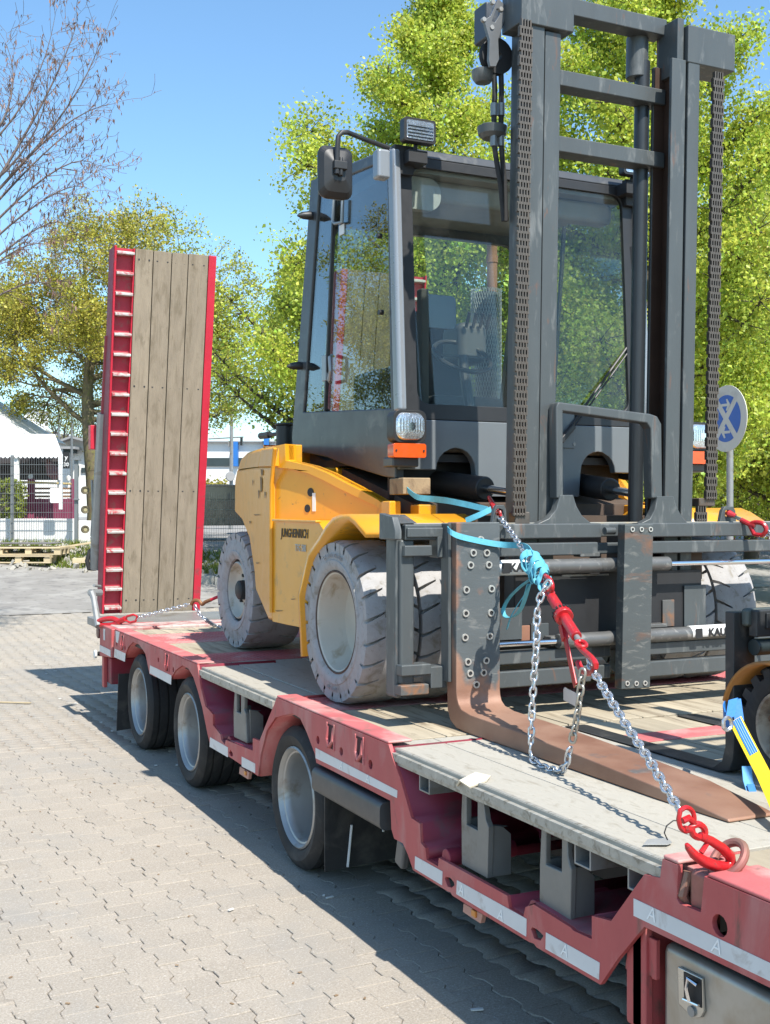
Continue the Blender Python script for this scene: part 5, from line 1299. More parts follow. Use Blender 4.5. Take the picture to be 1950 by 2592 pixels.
b = B(); b.box(2.8, mir(2.8), 5.05, 5.45, 1.0, 1.4); part('drive_axle', b, DARK, fl, bevel=.03)

# --- cab
XS = 2.62
YF0, YF1 = 5.335, 5.41                                          # windscreen foot and head
sil = [onX(u, v, XS) for u, v in ((741, 1144), (739, 1104), (787, 457), (985, 376), (1001, 1040), (1001, 1211), (972, 1207), (874, 1177), (826, 1157), (775, 1147))]
win = [onX(u, v, XS) for u, v in ((768, 1043), (807, 476), (979, 404), (989, 1034))]
def cabside(f):
    x0, x1 = f(XS), f(XS + .05)
    b = B(); b.px([[(p.y, p.z) for p in sil], [(p.y, p.z) for p in win]], x0, x1); part('cab_side', b, CABG, fl, bevel=.012, seg=3)
    gx = f(XS + .012)
    dt, db = onX(846, 500, XS), onX(823, 1040, XS)
    g1 = [win[0], win[1], onX(846, 459, XS), db]; g2 = [Vector((p.x, p.y, p.z)) for p in (onX(826, 1040, XS), onX(850, 457, XS), win[2], win[3])]
    for nm, g in (('quarter_window', g1), ('door_window', g2)):
        b = B(); b.px([[(p.y, p.z) for p in g]], gx, gx + (.004 if f(1) == 1 else -.004)); part(nm, b, SIDEG, fl, smooth=False)
    b = B(); b.bar(Vector((f(XS + .004), db.y, db.z)), Vector((f(XS + .004), onX(848, 458, XS).y, onX(848, 458, XS).z)), .022, .022, (1, 0, 0)); part('door_edge', b, BLK, fl, bevel=.004)
    # pale corner post
    ps = [onX(u, v, XS - .012) for u, v in ((986, 380), (1004, 1042))]
    for (a, c) in ((ps[0], ps[1]),):
        b = B(); b.bar(Vector((f(a.x + .03), YF1 - .015, a.z + .01)), Vector((f(c.x + .03), YF0 - .015, c.z)), .075, .05, (1, 0, 0)); part('corner_post', b, CABL, fl, bevel=.02, seg=4)
SIDEG = glass_mat('cab_side_glass', (.66, .70, .71), 1.5, .003)
WINDG = glass_mat('cab_windscreen_glass', (.92, .95, .92), .7, .010, (.6, .6, .56))
REARG = glass_mat('cab_rear_glass', (.88, .94, .90), .45, .003)
mirb(cabside)
zt, zb = sil[3].z - .03, 2.235
xg0, xg1 = XS + .075, mir(XS + .075)
# windscreen
def wsc(x, z, d=0.0): 
    t_ = (z - zb) / (zt - zb); return Vector((x, YF0 + (YF1 - YF0) * t_ + d, z))
b = B(); fr = [(xg0 - .03, zb - .02), (xg1 + .03, zb - .02), (xg1 + .03, zt), (xg0 - .03, zt)]; ho = rrect(xg0 + .045, xg1 - .045, zb + .06, zt - .05, .07)
b.prism([fr, ho], lambda p: wsc(p[0], p[1], -.014), lambda p: wsc(p[0], p[1], .012)); part('windscreen_frame', b, BLK, fl, bevel=.004)
b = B(); b.prism([rrect(xg0 + .03, xg1 - .03, zb + .045, zt - .035, .07)], lambda p: wsc(p[0], p[1], -.002), lambda p: wsc(p[0], p[1], .003)); part('windscreen', b, WINDG, fl, smooth=False)
# roof
rz0, rz1 = sil[3].z, sil[2].z; ry0, ry1 = sil[3].y - .02, sil[2].y
b = B(); b.add([(XS + .005, ry0, rz0 - .03), (mir(XS + .005), ry0, rz0 - .03), (mir(XS + .005), ry1, rz1 - .03), (XS + .005, ry1, rz1 - .03), (XS + .03, ry0 + .03, rz0 + .025), (mir(XS + .03), ry0 + .03, rz0 + .025), (mir(XS + .03), ry1 - .02, rz1 + .02), (XS + .03, ry1 - .02, rz1 + .02)],
      [(0, 3, 2, 1), (4, 5, 6, 7), (0, 1, 5, 4), (1, 2, 6, 5), (2, 3, 7, 6), (3, 0, 4, 7)]); part('roof', b, CABG, fl, bevel=.012)
b = B(); b.box(XS + .06, mir(XS + .06), ry0 + .03, ry1 - .05, rz0 - .10, rz0 - .035); part('roof_lining', b, mat('grey_lining', (.22, .22, .21), .8), fl)
# rear wall with window
ZR0, ZR1 = 2.13, sil[2].z - .02; YR0, YR1 = sil[0].y - .03, sil[2].y - .03
def rw(x, z, d=0.0): t_ = (z - ZR0) / (ZR1 - ZR0); return Vector((x, YR0 + (YR1 - YR0) * t_ + d, z))
b = B(); b.prism([[(XS + .03, ZR0), (mir(XS + .03), ZR0), (mir(XS + .03), ZR1), (XS + .03, ZR1)], rrect(XS + .14, mir(XS + .14), 2.36, 3.46, .10)], lambda p: rw(p[0], p[1], 0), lambda p: rw(p[0], p[1], -.05)); part('rear_wall', b, CABG, fl, bevel=.008)
b = B(); b.prism([rrect(XS + .12, mir(XS + .12), 2.34, 3.48, .10)], lambda p: rw(p[0], p[1], -.028), lambda p: rw(p[0], p[1], -.024)); part('rear_window', b, REARG, fl, smooth=False)
b = B(); b.box(XS + .06, mir(XS + .06), YF0 + .05, YR0 - .06, 2.0, 2.04); part('cab_floor', b, DARK, fl)
# panel below the windscreen
cL, cR = onY(1150, 1203, YF0).x, mir(onY(1150, 1203, YF0).x)
def arc(cx_, cz_, r, a0, a1, n=10): return [(cx_ + r * math.cos(R(a0 + (a1 - a0) * i / n)), cz_ + r * math.sin(R(a0 + (a1 - a0) * i / n))) for i in range(n + 1)]
zc = 1.955
pf_ = [(XS + .01, zb - .022), (XS + .01, zc)] + arc(cL, zc, .115, 180, 0) + [(cL + .125, 1.82), (cR - .125, 1.82)] + arc(cR, zc, .115, 180, 0) + [(mir(XS + .01), zc), (mir(XS + .01), zb - .022)]
b = B(); b.py([pf_], YF0 - .02, YF0 + .03); part('front_panel', b, CABG if False else mat('cab_front_grey', (.135, .15, .16), .42, var=.06, scale=4, coat=.15), fl, bevel=.006)
b = B(); b.box(XS + .05, mir(XS + .05), YF0 + .18, YF0 + .2, 1.75, 2.2); part('firewall', b, DARK, fl)
a, c = onY(1421, 1134, YF0 - .03), onY(1456, 1080, YF0 - .03); b = B(); b.box(a.x - .1, c.x, YF0 - .027, YF0 - .0205, a.z, c.z + .1); pl = part('access_plate', b, MATS['cab_front_grey'], fl, bevel=.003)
for u, v in ((1455, 1124), (1423, 1235)):
    p = onY(u, v, YF0 - .03); b = B(); b.cyl(p, p + Vector((0, .015, 0)), .010, 8); part('bolt', b, GALV, fl)
# lamps
LENS = mat('lamp_lens', (.72, .74, .76), .09, .85, var=.30, scale=50, rvar=.05, coat=.6, bump=1.0, bscale=55)
AMB = mat('amber_indicator', (.62, .085, .012), .22, var=.15, scale=20, coat=.5)
def headlamp(f):
    Y = 5.20; a, c = onY(997, 1119, Y), onY(1080, 1040, Y); cx_, cz_ = f((a.x + c.x) / 2), (a.z + c.z) / 2; hw, hh = (c.x - a.x) / 2, (c.z - a.z) / 2
    b = B(); b.py([rrect(cx_ - hw, cx_ + hw, cz_ - hh, cz_ + hh, .035)], Y, Y + .08); h_ = part('headlamp', b, BLK, fl, bevel=.015, seg=3)
    b = B(); n = 28; ring = rrect(-hw + .012, hw - .012, -hh + .012, hh - .012, .045, 6); vs = []; k = len(ring)
    for s, d in ((1, .0), (.92, -.010), (.6, -.016), (.25, -.018)):
        vs += [(cx_ + x * s, Y + d - .001, cz_ + z * s) for x, z in ring]
    vs.append((cx_, Y - .019, cz_)); fs = [(r * k + i, r * k + (i + 1) % k, (r + 1) * k + (i + 1) % k, (r + 1) * k + i) for r in range(3) for i in range(k)] + [(3 * k + i, 3 * k + (i + 1) % k, 4 * k) for i in range(k)]
    b.add(vs, fs); part('lens', b, LENS, h_)
    b = B()
    for i in range(9): x = cx_ - hw + .03 + i * (2 * hw - .06) / 8; b.box(x - .002, x + .002, Y - .021, Y - .016, cz_ - hh * .35, cz_ + hh * .45)
    b.cyl((cx_, Y - .022, cz_), (cx_, Y - .018, cz_), .02, 12); part('reflector_rib', b, CHROME, h_)
    b = B(); b.py([rrect(cx_ - hw, cx_ + hw, cz_ - hh - .075, cz_ - hh - .004, .012)], Y + .002, Y + .07); i_ = part('indicator', b, AMB, fl, bevel=.008)
    b = B(); b.py([circ(cx_ - hw + .015, cz_ - hh - .04, .005, 8)], Y - .003, Y + .004); b.py([circ(cx_ + hw - .015, cz_ - hh - .04, .005, 8)], Y - .003, Y + .004); part('screw', b, DARK, i_)
    b = B(); b.box(cx_ - hw + .015, cx_ + hw - .02, Y + .04, Y + .16, 1.965, cz_ - hh - .07); part('lamp_bracket', b, CABG, fl, bevel=.01)
headlamp(lambda x: x); headlamp(lambda x: mir(x) + .30)
def worklight(f):
    Y = 5.30; a, c = onY(1017, 358, Y), onY(1097, 311, Y); cx_, cz_ = f((a.x + c.x) / 2), (a.z + c.z) / 2; hw, hh = (c.x - a.x) / 2, (c.z - a.z) / 2
    b = B(); b.py([rrect(cx_ - hw, cx_ + hw, cz_ - hh, cz_ + hh, .014)], Y - .03, Y + .02); w_ = part('work_light', b, BLK, fl, bevel=.008)
    b = B(); b.py([rrect(cx_ - hw + .013, cx_ + hw - .013, cz_ - hh + .013, cz_ + hh - .013, .01)], Y - .033, Y - .029); part('lens', b, LENS, w_)
    b = B()
    for i in range(4): z = cz_ - hh + .022 + i * .017; b.box(cx_ - hw + .018, cx_ + hw - .018, Y - .035, Y - .033, z, z + .006)
    part('lens_rib', b, CHROME, w_)
    b = B(); b.cyl((cx_, Y + .02, cz_ - hh), (cx_, Y + .03, cz_ - hh - .05), .012, 8); b.box(cx_ - .05, cx_ + .06, Y + .0, Y + .10, rz0 - .09, cz_ - hh - .03); b.box(f(XS + .06) - .055, f(XS + .06) + .055, Y + .06, Y + .10, rz0 - .14, rz0 + .01); part('lamp_bracket', b, DARK, fl, bevel=.008)
mirb(worklight)
# mirrors
def mirror(f):
    Y = 5.22; c = onY(851, 436, Y); cx_ = f(c.x)
    w2, h2 = .087, .124; ring = rrect(-w2, w2, -h2, h2, .04, 5); k = len(ring); vs = []
    for s, d in ((1, .028), (1.03, .012), (1, 0), (.82, -.022), (.40, -.04)): vs += [(cx_ + x * s, Y + d, c.z + z * s) for x, z in ring]
    fs = [(r * k + i, r * k + (i + 1) % k, (r + 1) * k + (i + 1) % k, (r + 1) * k + i) for r in range(4) for i in range(k)] + [tuple(4 * k + i for i in range(k)), tuple(reversed(range(k)))]
    b = B(); b.add(vs, fs); m_ = part('mirror', b, BLK, fl, sharp=12)
    b = B(); b.py([rrect(cx_ - .078, cx_ + .078, c.z - .126, c.z + .126, .036)], Y + .028, Y + .031); part('mirror_glass', b, CHROME, m_)
    b = B(); b.box(cx_ - .035, cx_ + .035, Y - .065, Y - .03, c.z + .0, c.z + .04); b.cyl((cx_ + .004, Y - .05, c.z - .03), (cx_ + .004, Y - .05, c.z + .06), .012, 8); part('mirror_clamp', b, BLK, m_, bevel=.006)
    p = [onY(u, v, Y - .05) for u, v in ((853, 440), (855, 370), (857, 345), (866, 335), (880, 335))] + [onY(u, v, Y + .08) for u, v in ((930, 355), (985, 375))]
    b = B(); b.tube([(f(q.x), q.y, q.z) for q in p], .0125, 10); part('mirror_arm', b, BLK, fl)
    a, d = onY(957, 448, Y + .06), onY(990, 378, Y + .06); b = B(); b.box(min(f(a.x), f(d.x)), max(f(a.x), f(d.x)), Y + .06, Y + .13, a.z, d.z); part('arm_bracket', b, CABL, fl, bevel=.015, seg=3)
mirror(lambda x: x)
# hinges and handle
for u, v in ((775, 546), (748, 926)):
    c = onX(u + 12, v, XS - .01); b = B(); b.tube([c + Vector((.02, 0, 0)), c + Vector((-.01, 0, 0)), c + Vector((-.05, 0, -.004)), c + Vector((-.085, 0, -.008))], [.022, .026, .022, .006], 12); part('hinge', b, BLK, fl)
for u, v in ((966, 598), (970, 791)):
    c = onX(u, v, XS - .004); b = B(); b.cyl(c, c + Vector((-.025, 0, 0)), .014, 10); part('glass_stud', b, BLK, fl)
hp = [onX(u, v, XS - .02) for u, v in ((831, 968), (841, 962), (845, 940), (843, 905), (834, 900))]
b = B(); b.tube([p + Vector((-.02 if 0 < i < 4 else .015, 0, 0)) for i, p in enumerate(hp)], .011, 8); h_ = part('door_handle', b, CABL, fl)
a, c = onX(819, 966, XS), onX(829, 898, XS); b = B(); b.box(XS - .012, XS + .006, min(a.y, c.y), max(a.y, c.y), a.z, c.z); part('handle_plate', b, CABL, fl, bevel=.004)
b = B(); b.tube([onX(u, v, XS - .01) for u, v in ((846, 500), (843, 560), (848, 566), (866, 562), (868, 505))], .010, 8); part('door_rail', b, CABL, fl)
b = B(); a, c = onX(856, 597, XS - .001), onX(868, 565, XS - .001); b.box(XS + .006, XS + .010, min(a.y, c.y), max(a.y, c.y), a.z, c.z); part('door_sticker', b, WHITEP, fl)
# interior
SEAT = mat('seat_fabric', (.03, .03, .032), .9, bump=.3)
b = B(); b.box(3.16, 3.66, 5.95, 6.42, 2.28, 2.42); part('seat', b, SEAT, fl, bevel=.05, seg=3)
b = B(); b.add([(3.17, 6.36, 2.40), (3.65, 6.36, 2.40), (3.61, 6.50, 3.0), (3.21, 6.50, 3.0), (3.17, 6.46, 2.40), (3.65, 6.46, 2.40), (3.61, 6.57, 3.0), (3.21, 6.57, 3.0)], [(0, 1, 2, 3), (7, 6, 5, 4), (0, 4, 5, 1), (1, 5, 6, 2), (2, 6, 7, 3), (3, 7, 4, 0)]); part('seat_back', b, SEAT, fl, bevel=.04, seg=3)
swc = Vector((3.26, 5.78, 2.62)); b = B(); ax = Vector((1, 0, 0)); ay = Vector((0, .8, .6)); b.tube([swc + ax * .17 * math.cos(i * math.pi / 14) + ay * .17 * math.sin(i * math.pi / 14) for i in range(28)], .013, 8, closed=True); sw = part('steering_wheel', b, BLK, fl)
b = B(); b.cyl(swc, swc + Vector((0, -.12, -.45)), .03, 10); b.bar(swc - ax * .16, swc + ax * .16, .025, .012); part('steering_column', b, BLK, fl)
b = B(); b.box(XS + .08, mir(XS + .08), YF0 + .04, YF0 + .2, 2.05, 2.30); part('dashboard', b, mat('grey_dashboard', (.12, .12, .115), .7, var=.1), fl, bevel=.03)
a, c = onY(1075, 828, 5.62), onY(1155, 750, 5.62); b = B(); b.py([rrect(a.x, c.x, a.z, c.z, .03)], 5.62, 5.66); part('display_panel', b, mat('blue_black_screen', (.012, .022, .05), .12, coat=.6), fl, bevel=.01)
b = B(); b.box(a.x - .03, a.x + .02, 5.60, 5.66, 2.3, 2.95); part('console_post', b, mat('console_grey', (.06, .06, .06), .7), fl, bevel=.01)
a, c = onY(1012, 524, 5.47), onY(1117, 455, 5.47); b = B(); b.py([rrect(a.x, c.x, a.z, c.z, .075, 6)], 5.47, 5.52); part('sun_visor', b, mat('grey_visor', (.33, .33, .32), .5, var=.15, scale=9), fl, bevel=.02, seg=3)
b = B(); b.box(XS + .1, mir(XS + .1), 5.50, 5.62, rz0 - .22, rz0 - .10); part('roof_console', b, MATS['grey_lining'], fl, bevel=.03)
b = B(); b.box(2.80, 3.0, 5.75, 6.3, 2.2, 2.55); part('arm_console', b, MATS['console_grey'], fl, bevel=.04)
a = onY(1190, 860, 5.9); b = B(); b.box(a.x - .09, a.x + .10, 5.85, 6.1, a.z - .14, a.z + .10); part('lever_box', b, mat('grey_cover', (.07, .07, .07), .5), fl, bevel=.05, seg=3)
for i in range(4): b = B(); b.cyl((a.x - .06 + .045 * i, 5.84, a.z + .06), (a.x - .06 + .045 * i, 5.80, a.z + .14), .010, 8); part('lever', b, BLK, fl)
a = onY(1038, 832, YF1 - .02); b = B(); b.box(a.x - .02, a.x + .02, YF0 + .06, YF0 + .07, a.z - .03, a.z + .03); part('tool_holder', b, REDO, fl)
# exhaust behind the cab
ex = onY(1246, 640, 6.98); b = B(); zt_, zm = ex.z + .03, onY(1246, 745, 6.98).z
b.tube([(ex.x + .0, 6.98, 2.1), (ex.x, 6.98, zm), (ex.x, 6.98, zt_), (ex.x - .008, 6.97, zt_ + .06), (ex.x - .025, 6.94, zt_ + .10), (ex.x - .05, 6.90, zt_ + .115)], [.036, .036, .036, .037, .036, .034], 14); part('exhaust_pipe', b, RUST, fl)
b = B(); b.cyl((ex.x, 6.98, zt_ - .10), (ex.x, 6.98, zt_ - .05), .041, 14); part('pipe_collar', b, RUST, fl)
PERF = bpy.data.materials.new('perforated_guard'); PERF.use_nodes = True
nt = PERF.node_tree; bs = nt.nodes['Principled BSDF']; bs.inputs['Base Color'].default_value = (.30, .30, .30, 1); bs.inputs['Metallic'].default_value = .6; bs.inputs['Roughness'].default_value = .4
gcx, gz0, gz1 = onY(1231, 790, 6.95).x, 2.48, zm + .02
nn_, rr_ = 36, .105; b = B()
for i in range(nn_):
    a = 2 * math.pi * i / nn_
    b.tube([(gcx + rr_ * math.cos(a + k * .09), 6.95 + rr_ * math.sin(a + k * .09), gz0 + (gz1 - gz0) * k / 24) for k in range(25)], .0022, 4, cap=False)
    b.tube([(gcx + rr_ * math.cos(a - k * .09), 6.95 + rr_ * math.sin(a - k * .09), gz0 + (gz1 - gz0) * k / 24) for k in range(25)], .0022, 4, cap=False)
part('exhaust_guard', b, PERF, fl, kind='stuff')
b = B(); b.cyl((gcx, 6.95, gz0), (gcx, 6.95, gz1 - .02), .075, 18); part('silencer', b, DARK, fl)
# air pre-cleaner on the counterweight
c = onX(722, 1100, 2.78); b = B(); b.cyl((c.x, c.y, 2.10), (c.x, c.y, c.z + .06), .06, 18); b.cyl((c.x, c.y, c.z + .06), (c.x, c.y, c.z + .075), .07, 18); part('air_filter', b, BLK, fl, bevel=.006)
b = B(); b.lathe([(-.035, .05), (-.02, .105), (.015, .105), (.03, .05)], (c.x + .02, c.y + .02, 2.15), 'Z', 22); part('filter_bowl', b, DARK, fl)
b = B(); b.cyl((c.x, c.y, c.z + .01), (c.x - .02, c.y + .25, c.z + .012), .014, 8); b.cyl((c.x - .018, c.y + .25, c.z + .012), (c.x - .022, c.y + .42, c.z + .014), .024, 10); part('intake_tube', b, BLK, fl)
# wipers
for (p0, p1, r) in (((1421, 1112), (1617, 838), .007), ((1440, 1100), (1626, 842), .005)):
    a, c = onY(*p0, YF0 - .045), onY(*p1, YF0 + .03); b = B(); b.tube([a, c], r, 6); part('wiper_arm', b, BLK, fl)
a, c = onY(1418, 1118, YF0 - .05), onY(1452, 1078, YF0 - .04); b = B(); b.bar(a, c, .03, .03); part('wiper_pivot', b, BLK, fl, bevel=.006)
a, c = onY(1596, 625, YF1 - .03), onY(1618, 838, YF0 + .01); b = B(); b.bar(a, c, .014, .022); part('wiper_blade', b, BLK, fl)
# tilt cylinders
for f in (lambda x: x, mir):
    p0 = Vector((f(cL + .0), 5.55, 1.90)); p1 = Vector((f(cL + .10), 4.85, 1.83))
    d = (p1 - p0); b = B(); b.cyl(p0, p0 + d * .62, .062, 20); part('tilt_cylinder', b, BLK, fl, bevel=.01)
    b = B(); b.cyl(p0 + d * .62, p1, .022, 14); part('tilt_rod', b, CHROME, fl)

# --- mast, leaning forward a touch
ZL0, LEAN = 1.15, .026
def ML(x, y, z): return (x, y - (z - ZL0) * LEAN, z)
def lean(bb): bb.v = [ML(*p) for p in bb.v]; return bb
YMF = 4.60
def rails(f):
    s = lambda a, c: (min(f(a), f(c)), max(f(a), f(c)))
    b = B(); q = [(2.918, YMF), (2.990, YMF), (2.990, YMF + .022), (2.938, YMF + .026), (2.938, YMF + .15), (2.990, YMF + .154), (2.990, YMF + .176), (2.918, YMF + .176)]
    b.pz([[(f(x), y) for x, y in q]], ZL0, 3.985); part('outer_mast_rail', lean(b), MAST, fl, bevel=.005)
    b = B(); q = [(2.998, YMF + .008), (3.085, YMF + .008), (3.085, YMF + .030), (3.020, YMF + .034), (3.020, YMF + .142), (3.085, YMF + .146), (3.085, YMF + .168), (2.998, YMF + .168)]
    b.pz([[(f(x), y) for x, y in q]], ZL0 + .02, 3.965); part('inner_mast_rail', lean(b), MAST, fl, bevel=.005)
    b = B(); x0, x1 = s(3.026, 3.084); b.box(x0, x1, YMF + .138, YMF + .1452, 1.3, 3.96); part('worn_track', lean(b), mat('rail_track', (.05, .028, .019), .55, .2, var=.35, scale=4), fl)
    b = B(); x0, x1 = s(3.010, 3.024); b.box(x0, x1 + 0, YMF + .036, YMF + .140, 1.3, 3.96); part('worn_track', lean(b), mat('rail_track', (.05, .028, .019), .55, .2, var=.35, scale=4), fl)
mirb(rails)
for (x0, x1, z0, z1, ya) in ((2.853, 3.142, 3.972, 4.20, YMF), (3.822, 4.122, 3.952, 4.136, YMF + .01)):
    b = B(); b.box(x0, x1, ya - .014, ya + .16, z0, z1); part('mast_head', lean(b), MAST, fl, bevel=.006)
b = B(); b.box(3.775, 3.815, YMF + .02, YMF + .17, 3.9, 4.17); part('head_plate', lean(b), MAST, fl, bevel=.004)
a, c = onY(1659, 195, 4.74), onY(1683, 84, 4.74); b = B(); b.py([(a.x, a.z), (c.x - .015, a.z), (c.x, a.z + .02), (c.x, c.z), (a.x, c.z + .01)], 4.70, 4.73); part('wear_plate', b, mat('orange_wear_plate', (.24, .12, .075), .5, var=.15, scale=9), fl, bevel=.003)
for z0, z1, y0 in ((4.118, 4.20, 4.72), (3.775, 3.851, 4.72), (3.462, 3.538, 4.72)):
    b = B(); b.box(3.03, 3.79, y0, y0 + .10, z0, z1); part('cross_bar', lean(b), MAST, fl, bevel=.006)
b = B(); b.box(3.02, 3.80, 4.70, 4.80, 1.22, 1.36); part('cross_bar', lean(b), MAST, fl, bevel=.006)
for f in (lambda x: x, mir):
    b = B(); b.cyl((f(3.116), 4.80, 1.2), (f(3.116), 4.80, 4.0), .038, 16); lc = part('lift_cylinder', lean(b), mat('dark_cylinder', (.03, .035, .04), .4, .2, var=.1), fl)  # dark base colour carries the shade inside the mast
    b = B(); b.cyl((f(3.135), 4.82, 3.92), (f(3.135), 4.82, 4.13), .055, 18); part('cylinder_cap', lean(b), MAST, fl, bevel=.006)
# lift chains
def chain(x, y, z0, z1):
    e = bpy.data.objects.new('lift_chain', None); COL.objects.link(e); e.parent = fl; e.location = Vector((x, y, z0)) - origin(fl)
    n = int((z1 - z0) / .066)
    for i in range(n):
        z = z0 + i * .066; p = ML(x, y, z); inst('chain_link', me_leaf, e, Matrix.Translation(p) @ Matrix.Rotation(LEAN, 4, 'X'))
    return e
b = B()
for i in range(5): xx = -.030 + i * .015; b.box(xx - .0034, xx + .0034, -.011, .011, .002, .046)
for i in range(4): xx = -.0225 + i * .015; b.box(xx - .0034, xx + .0034, -.0105, .0105, .035, .079)
for zz in (.008, .041): b.cyl((-.035, -.0015, zz), (.035, -.0015, zz), .0082, 8)
me_leaf = b.mesh('chain_link', LEAFCH, 40)
chain(2.868, YMF - .025, 1.72, 3.97); chain(4.002, YMF - .015, 1.80, 3.95); chain(3.955, YMF + .0, 1.69, 1.80)
b = B(); a, c = onY(1760, 1282, YMF), onY(1801, 1261, YMF); b.box(a.x, c.x, YMF - .03, YMF + .03, a.z, c.z); part('chain_anchor', b, LEAFCH, fl, bevel=.006)
b = B(); b.box(2.85, 2.93, YMF - .04, YMF + .02, 1.66, 1.74); part('chain_anchor', b, LEAFCH, fl, bevel=.006)
# hoses and hose gear on the left of the mast
YH = 4.72
def hz(*uv): return [onY(u, v, YH) for u, v in uv]
for pts in (((1250, 160), (1253, 230), (1251, 300), (1250, 350), (1256, 400), (1268, 470), (1276, 560)), ((1268, 160), (1270, 230), (1269, 300), (1268, 350), (1272, 400), (1278, 470), (1281, 560))):
    b = B(); b.tube(hz(*pts), .0125, 10); h_ = part('hydraulic_hose', b, RUB, fl)
    for v in (278, 355):
        u = pts[2][0] if v < 330 else pts[3][0]; p = onY(u, v, YH - .002); b = B(); b.cyl(p - Vector((0, 0, .028)), p + Vector((0, 0, .03)), .017, 10); part('hose_fitting', b, mat('fitting_grey', (.22, .23, .23), .4, .4), h_)
for (u0, v0, u1, v1) in ((1207, 338, 1290, 318), (1205, 190, 1245, 182)):
    c = onY((u0 + u1) / 2 - 2, (v0 + v1) / 2 + 6, YH + .03); b = B(); k_ = .95 if u1 > 1260 else .72; b.lathe([(-.036, 0), (-.033, .050 * k_), (-.014, .070 * k_), (.022, .076 * k_), (.027, .066 * k_), (.027, 0)], c, 'Z', 24); part('hose_clamp', b, MAST, fl)
b = B(); b.box(onY(1207, 120, 4.95).x, onY(1247, 60, 4.95).x, 4.86, 4.98, onY(1207, 112, 4.95).z, onY(1207, 20, 4.95).z); part('valve_box', b, CABG, fl, bevel=.01)
pl_ = [(1243, 40), (1262, -4), (1284, 18), (1276, 58), (1262, 100), (1264, 150), (1256, 168), (1242, 168), (1238, 150), (1240, 100), (1226, 50)]
pin = [(1250, 40), (1258, 22), (1268, 22), (1266, 36), (1254, 56), (1246, 54)]
b = B(); b.py([XZ(pl_, 4.66), XZ(pin, 4.66)], 4.66, 4.68); hk = part('hose_bracket', b, mat('bracket_grey', (.13, .135, .14), .4, .2), fl, bevel=.003)
b = B(); c = onY(1262, 140, 4.70); b.lathe([(-.018, .02), (-.016, .085), (-.008, .072), (.008, .072), (.016, .085), (.018, .02)], (c.x, 4.72, c.z), 'Y', 24, closed=True); part('hose_pulley', b, DARK, fl)
for u, v in ((1227, 48), (1270, 22), (1247, 68), (1250, 4)):
    p = onY(u, v, 4.655); b = B(); b.cyl(p, p + Vector((0, .02, 0)), .011, 8); part('bracket_bolt', b, GALV, hk)

# --- fork carriage
YC = 4.50
def cb(b, u0, u1, v0, v1, y0=YC, y1=YC + .05):
    a, c = onY(u0, v1, YC), onY(u1, v0, YC); b.box(a.x, c.x, y0, y1, a.z, c.z); return b
XR_ = 4.62
def bar(z0, z1, xa, xb, y0=YC, y1=YC + .06, nm='carriage_bar', m=MAST): b = B(); b.box(xa, xb, y0, y1, z0, z1); return part(nm, b, m, fl, bevel=.007)
bar(1.617, 1.686, 2.255, 3.29); bar(1.622, 1.683, 3.292, 3.50, YC + .022); bar(1.617, 1.686, 3.502, XR_)
b = B(); b.box(2.30, XR_ - .05, YC + .062, YC + .14, 1.655, 1.690); part('carriage_top', b, mat('dusty_carriage_top', (.24, .24, .22), .7, var=.15, scale=8, dirt=(.34, .28, .18), damt=.3, dscale=6), fl, bevel=.004)
bar(1.538, 1.598, 2.70, 3.27); bar(1.54, 1.594, 3.272, 3.50, YC + .025); bar(1.538, 1.598, 3.502, XR_ - .02)
bar(1.050, 1.110, 2.66, 3.235); bar(.945, 1.020, 2.65, 3.23); bar(1.052, 1.108, 3.237, 3.36, YC + .025); bar(.95, 1.015, 3.232, 3.36, YC + .025)
bar(1.050, 1.110, 3.50, XR_ - .03); bar(.945, 1.020, 3.50, XR_ - .03)
# left end frame
b = B(); a, c = onY(1018, 1690, YC), onY(1054, 1440, YC); b.box(a.x, c.x, YC + .015, YC + .10, .99, 1.62); b.box(a.x - .012, a.x + .02, YC + .04, YC + .14, .93, 1.70); part('end_post', b, MAST, fl, bevel=.012, seg=3)
b = mx(B().box(a.x, c.x, YC + .015, YC + .10, .99, 1.62).box(a.x - .012, a.x + .02, YC + .04, YC + .14, .93, 1.70)); part('end_post', b, MAST, fl, bevel=.012, seg=3)
for q in ((1029, 1139, 1335, 1361), (1022, 1092, 1380, 1409), (1105, 1137, 1356, 1412), (1014, 1090, 1679, 1712), (1088, 1129, 1684, 1743), (1012, 1084, 1730, 1762)):
    part('end_hook', cb(B(), *q, YC - .012, YC + .07), MAST if q[3] < 1750 else mat('rust_edged_grey', (.10, .10, .095), .55, var=.2, scale=10, dirt=(.24, .11, .05), damt=.25, dscale=12), fl, bevel=.006)
a, c = onY(1005, 1345, YC + .1), onY(1045, 1315, YC + .1); b = B(); b.px([(YC - .01, 1.66), (YC + .02, 1.72), (YC + .15, 1.735), (YC + .15, 1.62), (YC - .01, 1.62)], 2.20, 2.235); b.px([(YC + .02, 1.69), (YC + .15, 1.73), (YC + .15, 1.69)], 2.235, 2.33); part('end_cheek', b, MAST, fl, bevel=.006)
